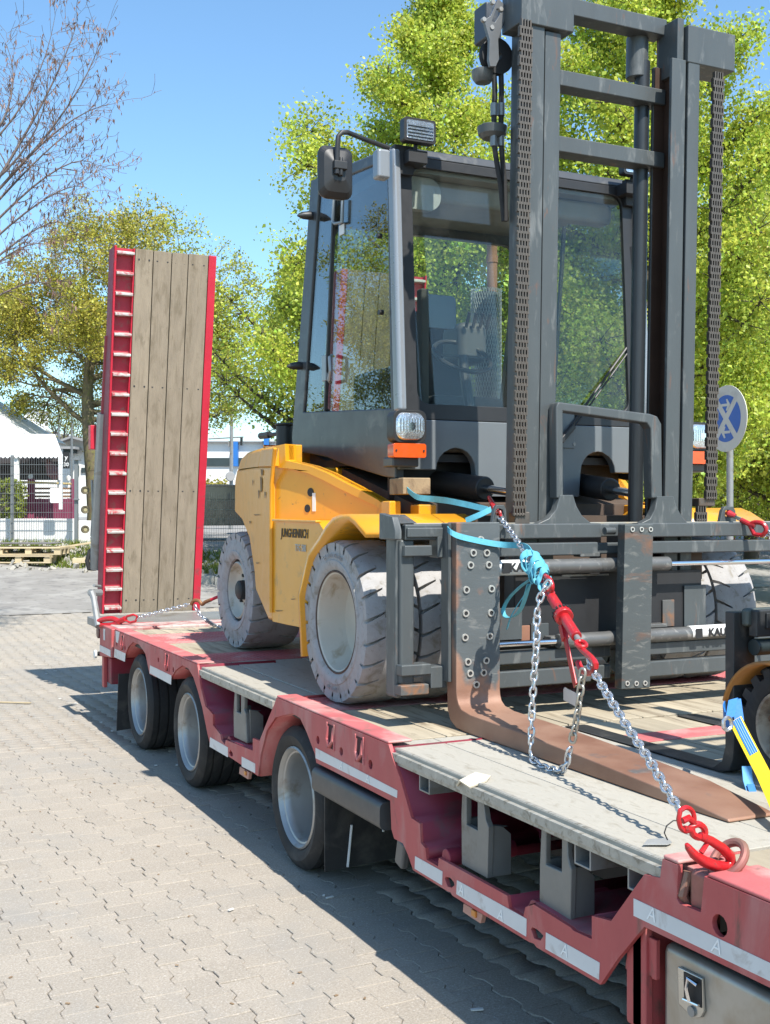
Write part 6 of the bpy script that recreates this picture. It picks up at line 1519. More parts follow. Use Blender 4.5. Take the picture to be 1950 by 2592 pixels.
# cylinders of the fork positioner
CYLM = mat('grey_cylinder', (.13, .13, .125), .42, .35, var=.12, scale=9, dirt=(.28, .27, .25), damt=.2, dscale=22)
LABW = mat('white_cylinder_label', (.70, .70, .68), .35, var=.03)
def hc(x0, x1, z, r, m, nm, y=4.485): b = B(); b.cyl((x0, y, z), (x1, y, z), r, 24); return part(nm, b, m, fl, bevel=.004)
z1_, z2_ = 1.489, 1.145
uc = hc(2.62, 3.26, z1_, .034, CYLM, 'positioner_cylinder'); hc(3.262, 3.68, z1_, .034, CYLM, 'positioner_cylinder', 4.50); hc(3.66, 4.45, z1_, .0125, CHROME, 'positioner_rod')
hc(2.70, 2.90, z1_, .0352, LABW, 'label_sleeve')
lettering('lettering', 'KAUP', .055, DARK, uc, (2.82, 4.4475, z1_), (1, 0, 0), (0, 0, 1), .0012, bold=.002)
b = B(); b.py([rrect(2.712, 2.752, z1_ - .024, z1_ + .024, .004)], 4.4475, 4.4485); b_ = part('label_mark', b, DARK, uc)
lc_ = hc(3.03, 3.32, z2_, .034, CYLM, 'positioner_cylinder'); hc(3.32, 4.2, z2_, .034, CYLM, 'positioner_cylinder', 4.495); hc(2.5, 3.04, z2_, .0125, CHROME, 'positioner_rod')
hc(3.80, 4.06, z2_ + .002, .0352, LABW, 'label_sleeve', 4.495)
lettering('lettering', 'KAUP', .055, DARK, lc_, (3.965, 4.4575, z2_ + .002), (1, 0, 0), (0, 0, 1), .0012, bold=.002)
b = B(); b.py([rrect(3.815, 3.858, z2_ - .022, z2_ + .026, .004)], 4.4575, 4.4585); part('label_mark', b, DARK, lc_)
# back plates seen between the bars
b = B(); b.box(2.86, 3.95, 4.575, 4.59, 1.12, 1.45); part('back_plate', b, DARK, fl)
for q, m_ in (((1272, 1342, 1540, 1626), MAST), ((1340, 1362, 1586, 1626), RUST), ((1365, 1410, 1580, 1626), MAST), ((1755, 1810, 1482, 1590), MAST), ((1700, 1730, 1520, 1590), MATS['rust_edged_grey']), ((1652, 1672, 1530, 1590), MAST)):
    part('guide_plate', cb(B(), *q, 4.565, 4.574), m_, fl, bevel=.003)
for q in ((1755, 1812, 1400, 1470), (1715, 1735, 1400, 1590)): part('guide_plate', cb(B(), *q, 4.60, 4.62), BRN, fl)
b = B(); p = onY(1540, 1456, 4.56); b.box(onY(1422, 1456, 4.56).x, p.x, 4.555, 4.56, p.z, p.z + .008); part('edge_strip', b, GALV, fl)
for u0, u1, v0, v1 in ((1470, 1520, 1398, 1410), (1395, 1430, 1610, 1635), (1645, 1690, 1578, 1590)):
    part('cylinder_saddle', cb(B(), u0, u1, v0, v1, 4.50, 4.56), CYLM, fl, bevel=.004)
# inverted U guard with flared feet
YG = 4.535
lt, rt = onY(1410, 1024, YG), onY(1653, 1050, YG); zb_ = 1.69
b = B(); lp = XZ(((1402, 1030), (1408, 1018), (1640, 1048), (1658, 1054), (1668, 1072), (1670, 1262), (1644, 1262), (1640, 1085), (1632, 1072), (1420, 1042), (1421, 1262), (1404, 1262)), YG)
b.py([lp], YG - .02, YG + .045); part('load_guard', b, MAST, fl, bevel=.008)
for pts in (((1411, 1253), (1444, 1253), (1452, 1280), (1466, 1305), (1492, 1326), (1352, 1326), (1382, 1312), (1400, 1290)), ((1656, 1256), (1697, 1256), (1704, 1280), (1716, 1304), (1735, 1326), (1611, 1326), (1638, 1312), (1650, 1288))):
    b = B(); b.py([XZ(pts, YG)], YG - .026, YG + .02); part('guard_foot', b, MAST, fl, bevel=.005)
def lug(u0, u1, v0, v1, f=None):
    Y = YC + .09; a, c = onY(u0, v1, Y), onY(u1, v0, Y); w_ = (c.x - a.x)
    pts = [(a.x, a.z - .02), (a.x + w_ * .2, c.z - .02), (a.x + w_ * .35, c.z), (c.x - w_ * .2, c.z), (c.x - w_ * .08, c.z - .02), (c.x, a.z - .02)]
    b = B(); b.py([pts, circ((a.x + c.x) / 2, c.z - .035, .018, 12)], Y - .012, Y + .012); part('lifting_lug', b, MAST, fl, bevel=.004); return Vector(((a.x + c.x) / 2, Y, c.z - .035))
LUGR = lug(1815, 1862, 1282, 1330); LUGL = lug(1240, 1282, 1278, 1330)
# left fork
fo_ = [(4.485, 1.695), (4.485, .95), (4.481, .875), (4.458, .832), (4.405, .807), (4.33, .8015), (3.9, .8015), (3.5, .8015), (3.05, .8015), (2.73, .8015)]
fi_ = [(4.40, 1.695), (4.40, .965), (4.396, .938), (4.384, .914), (4.355, .895), (4.28, .884), (3.9, .878), (3.5, .864), (3.05, .843), (2.735, .812)]
b = B(); n = len(fo_)
for x in (2.452, 2.672): b.v += [(x, y, z) for y, z in fo_] + [(x, y, z) for y, z in fi_]
for k in range(n - 1):
    b.f += [(k, k + 1, n + k + 1, n + k), (2 * n + k, 3 * n + k, 3 * n + k + 1, 2 * n + k + 1), (k, 2 * n + k, 2 * n + k + 1, k + 1), (n + k, n + k + 1, 3 * n + k + 1, 3 * n + k)]
b.f += [(0, n, 3 * n, 2 * n), (n - 1, 3 * n - 1, 4 * n - 1, 2 * n - 1)]
b.v = [((x if y > 3.05 else 2.452 + (x - 2.452) * (1 - .10 * (3.05 - y) / .32) + (.012 * (3.05 - y) / .32 if x < 2.5 else 0)), y, z) for x, y, z in b.v]
FM = mat('worn_fork', (.10, .112, .115), .5, .2, var=.12, scale=5, dirt=(.21, .21, .20), damt=.12, dscale=22, bump=.2, stretch=(.6, 1, 1.8))
nt = FM.node_tree; N_ = nt.nodes; bs = N_['Principled BSDF']; lk = bs.inputs['Base Color'].links[0].from_socket
tc = N_.new('ShaderNodeTexCoord'); sep = N_.new('ShaderNodeSeparateXYZ'); nt.links.new(tc.outputs['Object'], sep.inputs[0])
def mr_(src, a, c, lo, hi):
    n = N_.new('ShaderNodeMapRange'); n.inputs['From Min'].default_value = a; n.inputs['From Max'].default_value = c; n.inputs['To Min'].default_value = lo; n.inputs['To Max'].default_value = hi
    nt.links.new(src, n.inputs['Value']); return n.outputs[0]
def op_(o_, a, c):
    n = N_.new('ShaderNodeMath'); n.operation = o_
    for i, s_ in enumerate((a, c)):
        if isinstance(s_, float): n.inputs[i].default_value = s_
        else: nt.links.new(s_, n.inputs[i])
    return n.outputs[0]
nz = N_.new('ShaderNodeTexNoise'); nz.inputs['Scale'].default_value = 9; nz.inputs['Detail'].default_value = 8; nt.links.new(tc.outputs['Object'], nz.inputs['Vector'])
zf = mr_(sep.outputs['Z'], .34, .12, 0., 1.3); e1 = mr_(sep.outputs['X'], -.915, -.958, 0., .75); e2 = mr_(sep.outputs['X'], -.765, -.738, 0., .55)
fac = op_('ADD', op_('ADD', zf, op_('ADD', e1, e2)), op_('MULTIPLY', op_('SUBTRACT', nz.outputs['Fac'], .52), 3.0))
cl_ = mr_(fac, .35, .85, 0., 1.)
nz2 = N_.new('ShaderNodeTexNoise'); nz2.inputs['Scale'].default_value = 4; nz2.inputs['Detail'].default_value = 6; nt.links.new(tc.outputs['Object'], nz2.inputs['Vector'])
rc_ = N_.new('ShaderNodeMix'); rc_.data_type = 'RGBA'; rc_.inputs[6].default_value = (.225, .112, .072, 1); rc_.inputs[7].default_value = (.33, .19, .13, 1); nt.links.new(mr_(nz2.outputs['Fac'], .35, .65, 0., 1.), rc_.inputs[0])
mx_ = N_.new('ShaderNodeMix'); mx_.data_type = 'RGBA'; nt.links.new(cl_, mx_.inputs[0]); nt.links.new(lk, mx_.inputs[6]); nt.links.new(rc_.outputs[2], mx_.inputs[7]); nt.links.new(mx_.outputs[2], bs.inputs['Base Color'])
fk = part('fork', b, FM, fl, bevel=.008, seg=3)
WSH = B(); WSH.lathe([(.0, .0085), (-.002, .0095), (-.006, .0095), (-.006, .0155), (0, .0165)], (0, 0, 0), 'Y', 20); me_w = WSH.mesh('bolt', mat('bright_washer', (.62, .60, .55), .4, .6, var=.15, scale=50, dirt=(.35, .17, .08), damt=.15, dscale=40))
HX = B(); HX.cyl((0, -.003, 0), (0, .002, 0), .0086, 8); me_h = HX.mesh('bolt_core', DARK)
for x, y in ((915, 440), (1040, 440), (890, 555), (1060, 552), (850, 785), (1085, 775), (845, 1005), (1080, 1000), (838, 1230), (1070, 1218), (865, 1458), (1035, 1445), (885, 1565), (1010, 1558), (942, 1670), (985, 318)):
    p = onY(950 + x * .2712, 1280 + y * .2712, 4.399); M = Matrix.Translation(p)
    inst('bolt', me_w, fk, M); inst('bolt_core', me_h, fk, M)
b = B(); b.box(2.435, 2.452, 4.44, 4.51, 1.0, 1.69); part('fork_backing', b, MAST, fl, bevel=.004)
# right hand plate of the positioner
a, c = onY(1572, 1745, 4.4), onY(1652, 1328, 4.4); xa, xb = 3.348, 3.512
b = B(); b.py([(xa - .02, .915), (xb - .02, .912), (xb, 1.682), (xa, 1.682)], 4.40, 4.455); p2 = part('positioner_plate', b, FORKG, fl, bevel=.005)
for u, v in ((1601, 1340), (1624, 1340), (1647, 1340), (1588, 1730), (1611, 1730), (1633, 1729)):
    M = Matrix.Translation(onY(u, v, 4.399)) @ Matrix.Scale(.75, 4); inst('bolt', me_w, p2, M); inst('bolt_core', me_h, p2, M)
b = B(); b.cyl((3.29, 4.48, 1.65), (3.345, 4.48, 1.65), .018, 12); part('stop_pin', b, MAST, fl)
# fork bottom shoes
# timber block under the cab
b = B(); a = onY(1022, 1248, 5.22); b.obox((a.x + .075, 5.30, a.z + .035), (1, -.1, 0), (.1, 1, 0), (0, 0, 1), .075, .10, .042)
o = part('timber_block', b, mat('aged_timber', (.30, .22, .13), .85, var=.2, scale=8, bump=.4, dirt=(.15, .10, .06), damt=.3, dscale=8), off=(a.x + .09, 5.28, a.z), bevel=.006)
place(o, 'squared timber block wedged under the cab of the yellow forklift', 'timber')
# ================================================================== lashing chains, straps, small forklift, litter
def link_mesh(pitch, wr, wid, m, name='chain_link'):
    b = B(); L_ = pitch / 2 + wr * .9; r = wid / 2 - wr; pts = []
    s_ = L_ - r
    for i in range(7): a = -math.pi / 2 + math.pi * i / 6; pts.append((0, r * math.sin(a), s_ + r * math.cos(a)))
    for i in range(7): a = math.pi / 2 + math.pi * i / 6; pts.append((0, r * math.sin(a), -s_ + r * math.cos(a)))
    b.tube(pts, wr, 7, closed=True); return b.mesh(name, m, 60)
def resample(pts, step):
    pts = [Vector(p) for p in pts]; out = [pts[0].copy()]; acc = 0.0; cur = pts[0]; i = 1
    while i < len(pts):
        d = (pts[i] - cur).length
        if acc + d >= step: cur = cur.lerp(pts[i], (step - acc) / d); out.append(cur.copy()); acc = 0.0
        else: acc += d; cur = pts[i]; i += 1
    return out
def smooth(pts, n=6):
    pts = [Vector(p) for p in pts]; o = []
    for i in range(len(pts) - 1):
        p0, p1, p2, p3 = pts[max(i - 1, 0)], pts[i], pts[i + 1], pts[min(i + 2, len(pts) - 1)]
        for k in range(n):
            t = k / n; o.append(.5 * ((2 * p1) + (p2 - p0) * t + (2 * p0 - 5 * p1 + 4 * p2 - p3) * t * t + (3 * p1 - p0 - 3 * p2 + p3) * t ** 3))
    o.append(pts[-1]); return o
LM = link_mesh(.030, .0049, .034, CHAINM)
LMO = link_mesh(.030, .0049, .034, mat('dull_chain', (.42, .40, .35), .4, .7, var=.15, scale=30), 'chain_link')
def lay(pts, parent, me, pitch=.030, roll=0.0, wob=.12):
    q = resample(smooth(pts), pitch)
    for i in range(len(q) - 1):
        t = (q[i + 1] - q[i]).normalized(); x = t.cross(Vector((0, 0, 1)))
        if x.length < .05: x = t.cross(Vector((0, 1, 0)))
        x.normalize(); y = t.cross(x); M = Matrix(((x.x, y.x, t.x, 0), (x.y, y.y, t.y, 0), (x.z, y.z, t.z, 0), (0, 0, 0, 1)))
        c = (q[i] + q[i + 1]) / 2
        inst('chain_link', me, parent, Matrix.Translation(c) @ M @ Matrix.Rotation(roll + (math.pi / 2 if i % 2 else 0) + rnd.gauss(0, wob), 4, 'Z'))
# front chain, lug on the carriage down to the ring in the trailer edge
PA = LUGL + Vector((0, -.03, 0)); PB = RING + Vector((-.01, .0, .03))
def V_(*uv): return [onV(u, v, PA, PB) for u, v in uv]
ch = thing('lashing_chain', PB, 'silver lashing chain running from the carriage lug down to the near edge of the trailer', 'chain')
lay(V_((1262, 1302), (1280, 1328), (1305, 1362), (1330, 1398), (1352, 1430), (1375, 1462)), ch, LM)
lay(V_((1488, 1672), (1511, 1713), (1545, 1770), (1590, 1842), (1635, 1910), (1680, 1985), (1722, 2054)), ch, LM, roll=.1)
hang = [onX(u, v, X) for u, v, X in ((1392, 1472, 2.475), (1378, 1490, 2.465), (1364, 1525, 2.45), (1359, 1575, 2.44), (1359, 1621, 2.43), (1352, 1717, 2.415), (1347, 1800, 2.405), (1345, 1877, 2.395), (1342, 1905, 2.39), (1357, 1930, 2.385), (1389, 1945, 2.38), (1416, 1950, 2.375), (1434, 1940, 2.372), (1438, 1915, 2.37), (1448, 1877, 2.368))]
hang2 = [onX(u, v, 2.368) for u, v in ((1448, 1877), (1459, 1826), (1468, 1763), (1474, 1713), (1478, 1684))]
lay(hang, ch, LM, roll=.25); lay(hang2, ch, LMO, roll=.25)
p = V_((1238, 1258), (1248, 1278), (1256, 1292), (1263, 1302)); b = B(); b.tube(p, [.008, .014, .014, .010], 10); b.tube(V_((1256, 1290), (1266, 1296), (1268, 1304), (1260, 1306), (1254, 1298)), .007, 8); part('clutch_hook', b, REDC, ch)
# lower coupling link and big grab hook
YH_ = RING.y
def H(*uv): return [onY(u, v, YH_) for u, v in uv]
b = B(); b.tube(smooth(H((1722, 2052), (1736, 2044), (1752, 2052), (1758, 2072), (1752, 2094), (1738, 2104), (1724, 2096), (1718, 2074)), 3), .0065, 8, closed=True); part('coupling_link', b, REDC, ch)
b = B(); b.tube(H((1728, 2078), (1744, 2070), (1758, 2085), (1750, 2100), (1732, 2098)), .009, 8); part('coupling_pin', b, REDC, ch)
b = B(); b.tube(smooth(H((1750, 2092), (1768, 2086), (1782, 2096), (1784, 2112), (1770, 2120), (1754, 2112)), 3), .009, 8, closed=True); b.tube(H((1772, 2116), (1800, 2128), (1828, 2146), (1848, 2166), (1851, 2184), (1838, 2196), (1812, 2192), (1782, 2180), (1756, 2162), (1742, 2144), (1738, 2136)), [.011, .012, .013, .0145, .015, .0155, .0155, .0145, .012, .009, .005], 12)
gh = part('grab_hook', b, REDC, ch)
b = B(); b.tube(H((1785, 2118), (1790, 2135), (1775, 2158)), .007, 8); part('safety_latch', b, REDC, ch)
b = B(); q = [onZ(u, v, ZD + .006) for u, v in ((1628, 2139), (1640, 2126), (1690, 2122), (1702, 2134), (1690, 2139))]; b.add(q + [p + Vector((0, 0, .002)) for p in q], [(0, 1, 2, 3, 4), (9, 8, 7, 6, 5)] + [(i, (i + 1) % 5, (i + 1) % 5 + 5, i + 5) for i in range(5)]); part('metal_tag', b, mat('steel_tag', (.5, .5, .48), .4, .5), ch)
b = B(); b.tube([onY(u, v, YH_ + .05) for u, v in ((1726, 2078), (1705, 2077), (1688, 2090), (1682, 2108), (1690, 2126))], .0018, 6); part('tag_wire', b, DARK, ch)
# tensioner
tn = thing('chain_tensioner', V_((1430, 1560))[0], 'red ratchet chain tensioner with its handle hanging down, hooked into the silver chain', 'tensioner')
t0, t1 = V_((1397, 1512), (1460, 1612)); td = (t1 - t0).normalized()
b = B(); b.cyl(t0, t1, .0205, 18); part('barrel', b, REDC, tn, bevel=.003)
cc = t0 + (t1 - t0) * .48; b = B(); b.cyl(cc - td * .018, cc + td * .018, .036, 24); cl = part('ratchet_collar', b, REDC, tn, bevel=.005)
xx = td.orthogonal().normalized(); yy = td.cross(xx)
b = B()
for i in range(16): a = i * math.pi / 8; d = xx * math.cos(a) + yy * math.sin(a); b.obox(cc - td * .012 + d * .036, td, d, td.cross(d), .008, .003, .004)
part('ratchet_tooth', b, DARK, cl)
b = B(); b.cyl(t1, t1 + td * .035, .011, 12); b.cyl(t0 - td * .03, t0, .011, 12); part('threaded_rod', b, GALV, tn)
def cring(c, ax, ay, r, wr, nm, par, n=14): b = B(); b.tube([c + ax * r * math.cos(2 * math.pi * i / n) + ay * r * 1.25 * math.sin(2 * math.pi * i / n) for i in range(n)], wr, 8, closed=True); return part(nm, b, REDC, par)
side = (PB - PA).cross(Vector((0, 0, 1))).normalized()
cring(t1 + td * .055, side, td, .018, .008, 'eye', tn); cring(t0 - td * .045, side, td, .018, .008, 'eye', tn)
b = B(); b.tube(smooth(V_((1466, 1634), (1478, 1648), (1496, 1664), (1508, 1682), (1502, 1698), (1488, 1704), (1472, 1694), (1464, 1676)), 3), .0115, 10); part('grab_hook', b, REDC, tn)
b = B(); b.tube(smooth(V_((1395, 1500), (1398, 1486), (1394, 1470), (1380, 1458), (1370, 1462), (1372, 1476)), 3), .010, 10); part('grab_hook', b, REDC, tn)
h0, h1 = V_((1424, 1582), (1457, 1736)); hd = (h1 - h0).normalized()
b = B(); hs = hd.cross(side).normalized(); b.obox((h0 + h1) / 2, hd, hs, side, (h1 - h0).length / 2, .018, .004); b.obox(h0 + hd * .03, hd, hs, side, .035, .017, .012); hn = part('handle', b, REDC, tn, bevel=.003)
b = B(); b.tube([(h0 + h1) / 2 + hs * .017, h1 + hs * .008, h1 - hs * .002], .003, 6); part('handle_spring', b, mat('brass_wire', (.5, .42, .25), .4, .6), hn)
a, c = V_((1441, 1738), (1476, 1790)); b = B(); up = Vector((0, 0, 1)); rt_ = (c - a); rt_.z = 0; w_ = rt_.length; rt_.normalize(); h_ = a.z - c.z; n_ = rt_.cross(up)
b.prism([[(0, 0), (w_, 0), (w_, h_ - .01), (w_ - .012, h_), (.012, h_), (0, h_ - .01)]], lambda q: Vector((a.x, a.y, c.z)) + rt_ * q[0] + up * q[1] + n_ * .02, lambda q: Vector((a.x, a.y, c.z)) + rt_ * q[0] + up * q[1] + n_ * .022); part('rating_tag', b, mat('silver_tag', (.55, .55, .54), .35, .4), hn)
# turquoise strap
TURQ = mat('turquoise_webbing', (.10, .38, .48), .7, var=.15, scale=30, bump=.3, bscale=200)
ts = thing('tie_strap', V_((1355, 1435))[0], 'turquoise webbing strap wound round the fork and knotted to the silver chain', 'strap')
W_ = .026
b = B(); pts = [onY(1133, 1338, 4.46), onY(1140, 1346, 4.39), onY(1165, 1358, 4.385), onY(1232, 1373, 4.385), onY(1275, 1379, 4.37), V_((1318, 1381))[0], V_((1338, 1388))[0], V_((1350, 1405))[0]]
b.ribbon(smooth(pts, 4), W_, (0, .1, 1)); part('webbing', b, TURQ, ts)
k0, k1 = V_((1338, 1408), (1386, 1478)); kd = (k1 - k0).normalized(); kx = kd.orthogonal().normalized(); ky_ = kd.cross(kx)
for off, r, tw, sd_ in ((0, .036, 2.2, .3), (.3, .042, 1.6, 1.7), (.55, .034, 1.9, 3.1), (.15, .046, 1.2, 4.4), (.42, .038, 1.5, .9), (.68, .030, 1.4, 2.4)):
    b = B(); pts = []; n = 20
    for i in range(n): a = sd_ + i / n * tw * math.pi; pts.append(k0 + (k1 - k0) * (off + .32 * i / n) + (kx * math.cos(a) + ky_ * math.sin(a)) * (r + .006 * math.sin(3 * a + sd_)))
    b.ribbon(pts, W_ * 1.4, (kd * .9 + kx * .25 + ky_ * .2).normalized(), .004); part('knot_turn', b, TURQ, ts)
lp = smooth(V_((1350, 1462), (1318, 1485), (1288, 1515), (1274, 1545), (1282, 1562), (1302, 1560), (1322, 1535), (1340, 1478)), 4)
b = B(); b.ribbon(lp, .022, (side + kd * .35).normalized()); part('loose_loop', b, TURQ, ts)
b = B(); b.ribbon(smooth(V_((1346, 1475), (1325, 1510), (1305, 1540), (1292, 1565), (1284, 1592)), 4), .022, (side * .5 + kd * .8).normalized()); part('loose_end', b, TURQ, ts)
b = B(); pts = [onY(1032, 1240, 5.2), onY(1056, 1258, 5.1), onY(1095, 1263, 5.0), onY(1136, 1268, 4.85), onY(1190, 1279, 4.72), onY(1236, 1290, 4.62)]
b.ribbon(smooth(pts, 4), .03, (0, .25, 1)); part('webbing', b, TURQ, ts)
b = B(); pts = [onY(1244, 1289, 4.61), onY(1215, 1303, 4.64), onY(1180, 1318, 4.70)]; b.ribbon(smooth(pts, 4), .028, (0, .5, 1)); part('webbing', b, TURQ, ts)
# chain at the far side of the carriage
PR = Vector((4.93, 2.55, ZD + .03)); rc = thing('lashing_chain', PR, 'silver chain with red clutch hook at the right end of the fork carriage', 'chain')
A_ = LUGR + Vector((0, -.02, 0)); 
def VR(*uv): return [onV(u, v, A_, PR) for u, v in uv]
b = B(); b.tube([A_ + Vector((0, .02, .0))] + VR((1846, 1300), (1862, 1307)), [.010, .018, .012], 10); part('clutch_hook', b, REDC, rc)
b = B(); q0, q1 = VR((1856, 1306), (1882, 1318)); b.bar(q0, q1, .02, .016); part('hook_latch', b, CHROME, rc)
b = B(); b.tube(VR((1876, 1316), (1896, 1326), (1912, 1330)), .013, 10); b.tube(smooth(VR((1898, 1328), (1912, 1322), (1932, 1326), (1940, 1342), (1930, 1354), (1910, 1352)), 3), .012, 10, closed=True); part('coupling_link', b, REDC, rc)
st_ = VR((1936, 1345))[0]; lay([st_, st_.lerp(PR, .5) - Vector((0, 0, .04)), PR], rc, LM)
# rear chain
h0 = onZ(270, 1577, ZD + .03); e0 = Vector((2.95, 8.32, 1.12)); r1 = thing('lashing_chain', h0, 'chain with red hook at the left rear corner of the trailer deck', 'chain')
def VB(*uv): return [onV(u, v, h0, e0) for u, v in uv]
b = B(); b.tube(smooth(VB((300, 1572), (285, 1566), (262, 1568), (248, 1575), (256, 1582), (280, 1582), (306, 1576)), 3), .021, 10); b.tube(VB((300, 1574), (318, 1566)), .024, 8); part('grab_hook', b, REDC, r1)
b = B(); b.tube(VB((318, 1570), (322, 1560), (338, 1556), (348, 1560), (344, 1572), (330, 1576)), .010, 8, closed=True); part('coupling_link', b, REDC, r1)
lay(VB((346, 1564), (385, 1554), (440, 1540), (486, 1528)), r1, LM)
b = B(); b.tube(smooth(VB((484, 1530), (492, 1520), (504, 1521), (512, 1530), (520, 1524), (535, 1518)), 3), .014, 8); part('rusty_shackle', b, mat('rusty_shackle', (.24, .11, .045), .55, .3, var=.2, scale=20), r1)
b = B(); b.tube([VB((535, 1518))[0], VB((562, 1506))[0], e0], .013, 8); part('red_sling', b, REDB, r1)
tail = [onV(u, v, h0, e0) for u, v in ((493, 1532), (500, 1545), (508, 1558), (526, 1572))] + [onZ(545, 1583, ZD + .012), onZ(562, 1588, ZD + .012), onZ(590, 1586, ZD + .012)]
lay(tail, r1, LM)
# chain lying in front of the rear wheel, right side red hook
hz_ = onZ(785, 1592, ZD + .03); rk = thing('chain_hook', hz_, 'red chain hook lying on the deck beneath the yellow body', 'hook')
b = B(); b.tube(smooth([hz_, hz_ + Vector((.06, .02, .02)), hz_ + Vector((.12, .0, .02)), hz_ + Vector((.16, -.03, 0))], 3), .016, 8); part('hook', b, REDC, rk)
lay([hz_ + Vector((.16, -.03, 0)), hz_ + Vector((.4, -.02, -.015)), hz_ + Vector((.7, .05, -.015))], rk, LM)

# ---- small forklift at the right edge
sf = thing('small_forklift', (3.55, 2.5, ZD), 'small dark forklift with one fork and a knobbly wheel in view at the right edge', 'forklift')
SFK = mat('dark_small_mast', (.035, .037, .038), .5, .2, var=.15, scale=8, dirt=(.10, .09, .08), damt=.15, dscale=8)
for x0 in (2.985, 3.60):
    b = B(); b.px([[(3.245, 1.385), (3.245, .90), (3.262, .845), (3.31, .812), (4.24, .806), (4.26, .802), (3.28, .8012), (3.225, .815), (3.205, .86), (3.20, .92), (3.20, 1.385)][::-1]], x0, x0 + .10); part('fork', b, SFK, sf, bevel=.006)
b = B(); b.box(3.03, 3.95, 3.135, 3.175, 1.30, 1.395); b.box(3.03, 3.95, 3.135, 3.175, .92, 1.00); part('carriage_bar', b, SFK, sf, bevel=.006)
b = B(); b.box(3.01, 3.20, 3.16, 3.195, 1.335, 1.40); hk_ = part('fork_hook', b, mat('green_grey_cast', (.07, .085, .08), .5, .2), sf, bevel=.012)
b = B(); b.box(3.07, 3.17, 3.125, 3.135, 1.33, 1.385); part('fork_pin', b, SFK, hk_, bevel=.003)
b = B(); b.cyl((3.04, 3.16, 1.262), (3.95, 3.16, 1.262), .030, 16); b.cyl((3.06, 3.13, 1.18), (3.95, 3.13, 1.18), .020, 12); part('cross_tube', b, mat('teal_black_tube', (.018, .028, .03), .45), sf, bevel=.003)
b = B(); b.box(3.28, 3.36, 2.95, 3.12, .9, 2.75); b.box(3.78, 3.86, 2.95, 3.12, .9, 2.75); part('mast_rail', b, SFK, sf, bevel=.006)
wc = Vector((2.995, 2.985, 1.005)); RS = .205
b = B(); b.lathe([(.03, .125), (.012, .13), (0, .15), (0, .175), (.012, RS - .022), (.148, RS - .022), (.16, .17), (.15, .13), (.13, .125)], (0, 0, 0), 'X', 44)
for k in range(18):
    for sd in (0, 1):
        a = 2 * math.pi * (k + .5 * sd) / 18; M_ = Matrix.Rotation(-a, 4, 'X'); x0, x1 = (.002, .085) if not sd else (.075, .158)
        q = [M_ @ Vector(p) for p in ((x0, -.019, RS - .03), (x1, -.014, RS - .03), (x1, .012, RS - .03), (x0, .019, RS - .03), (x0, -.017, RS), (x1, -.012, RS), (x1, .010, RS), (x0, .017, RS))]
        b.add(q, [(4, 5, 6, 7), (0, 1, 5, 4), (1, 2, 6, 5), (2, 3, 7, 6), (3, 0, 4, 7)])
w_ = bpy.data.objects.new('wheel', None); COL.objects.link(w_); w_.parent = sf; w_.location = wc - origin(sf)
M = Matrix.Translation(wc); inst('tyre', b.mesh('tyre', RUB, 35), w_, M)
b = B(); b.lathe([(.03, .128), (.008, .126), (.012, .118), (.03, .112), (.06, .10), (.05, .085), (.045, .05), (.02, .045), (.02, 0)], (0, 0, 0), 'X', 36); inst('rim', b.mesh('rim', mat('dirty_cream_rim', (.34, .30, .24), .6, var=.15, scale=12, dirt=(.16, .12, .09), damt=.35, dscale=10)), w_, M)
for k in range(6): b = B() if k == 0 else b; 
b = B()
for k in range(6): a = k * math.pi / 3 + .3; b.cyl((.05, .075 * math.cos(a), .075 * math.sin(a)), (.026, .075 * math.cos(a), .075 * math.sin(a)), .013, 8)
inst('wheel_nut', b.mesh('wheel_nut', mat('rusty_nut', (.12, .075, .05), .6, .3)), w_, M)
b = B(); pts = [(3.02 + RS * 1.13 * math.cos(a), 1.0 + RS * 1.13 * math.sin(a)) for a in [R(97 - i * 8) for i in range(11)]]; n = len(pts)
vs = [(2.97, y, z) for y, z in pts] + [(3.22, y, z) for y, z in pts]; b.add(vs, [(i, i + 1, n + i + 1, n + i) for i in range(n - 1)]); o = part('fender', b, mat('orange_brown_fender', (.40, .16, .03), .5, var=.15, scale=9, dirt=(.16, .09, .04), damt=.3), sf); md = o.modifiers.new('t', 'SOLIDIFY'); md.thickness = .012
b = B(); b.box(3.03, 4.05, 1.35, 2.72, .98, 1.45); part('body', b, YEL, sf, bevel=.03); b = B(); b.box(3.05, 4.03, .95, 1.5, .98, 1.75); part('counterweight', b, CABG, sf, bevel=.06)
for x in (3.10, 3.94):
    for y, y2 in ((2.55, 2.3), (1.2, 1.35)):
        b = B(); b.bar((x, y, 1.4), (x, y2, 2.85), .05, .06); part('guard_post', b, SFK, sf, bevel=.006)
b = B()
for i in range(8): y = 1.38 + i * .13; b.bar((3.08, y, 2.87), (3.96, y, 2.87), .03, .03)
b.bar((3.10, 1.3, 2.87), (3.10, 2.35, 2.87), .05, .05); b.bar((3.94, 1.3, 2.87), (3.94, 2.35, 2.87), .05, .05); part('overhead_guard', b, SFK, sf)
b = B(); b.box(3.3, 3.75, 1.5, 1.95, 1.45, 1.6); part('seat', b, SEAT, sf, bevel=.04)
for x in (3.02, 3.9): b = B(); b.cyl((x, 1.25, .98), (x + .15, 1.25, .98), .18, 28); part('rear_tyre', b, RUB, sf, bevel=.02)
sf.location.x -= .075
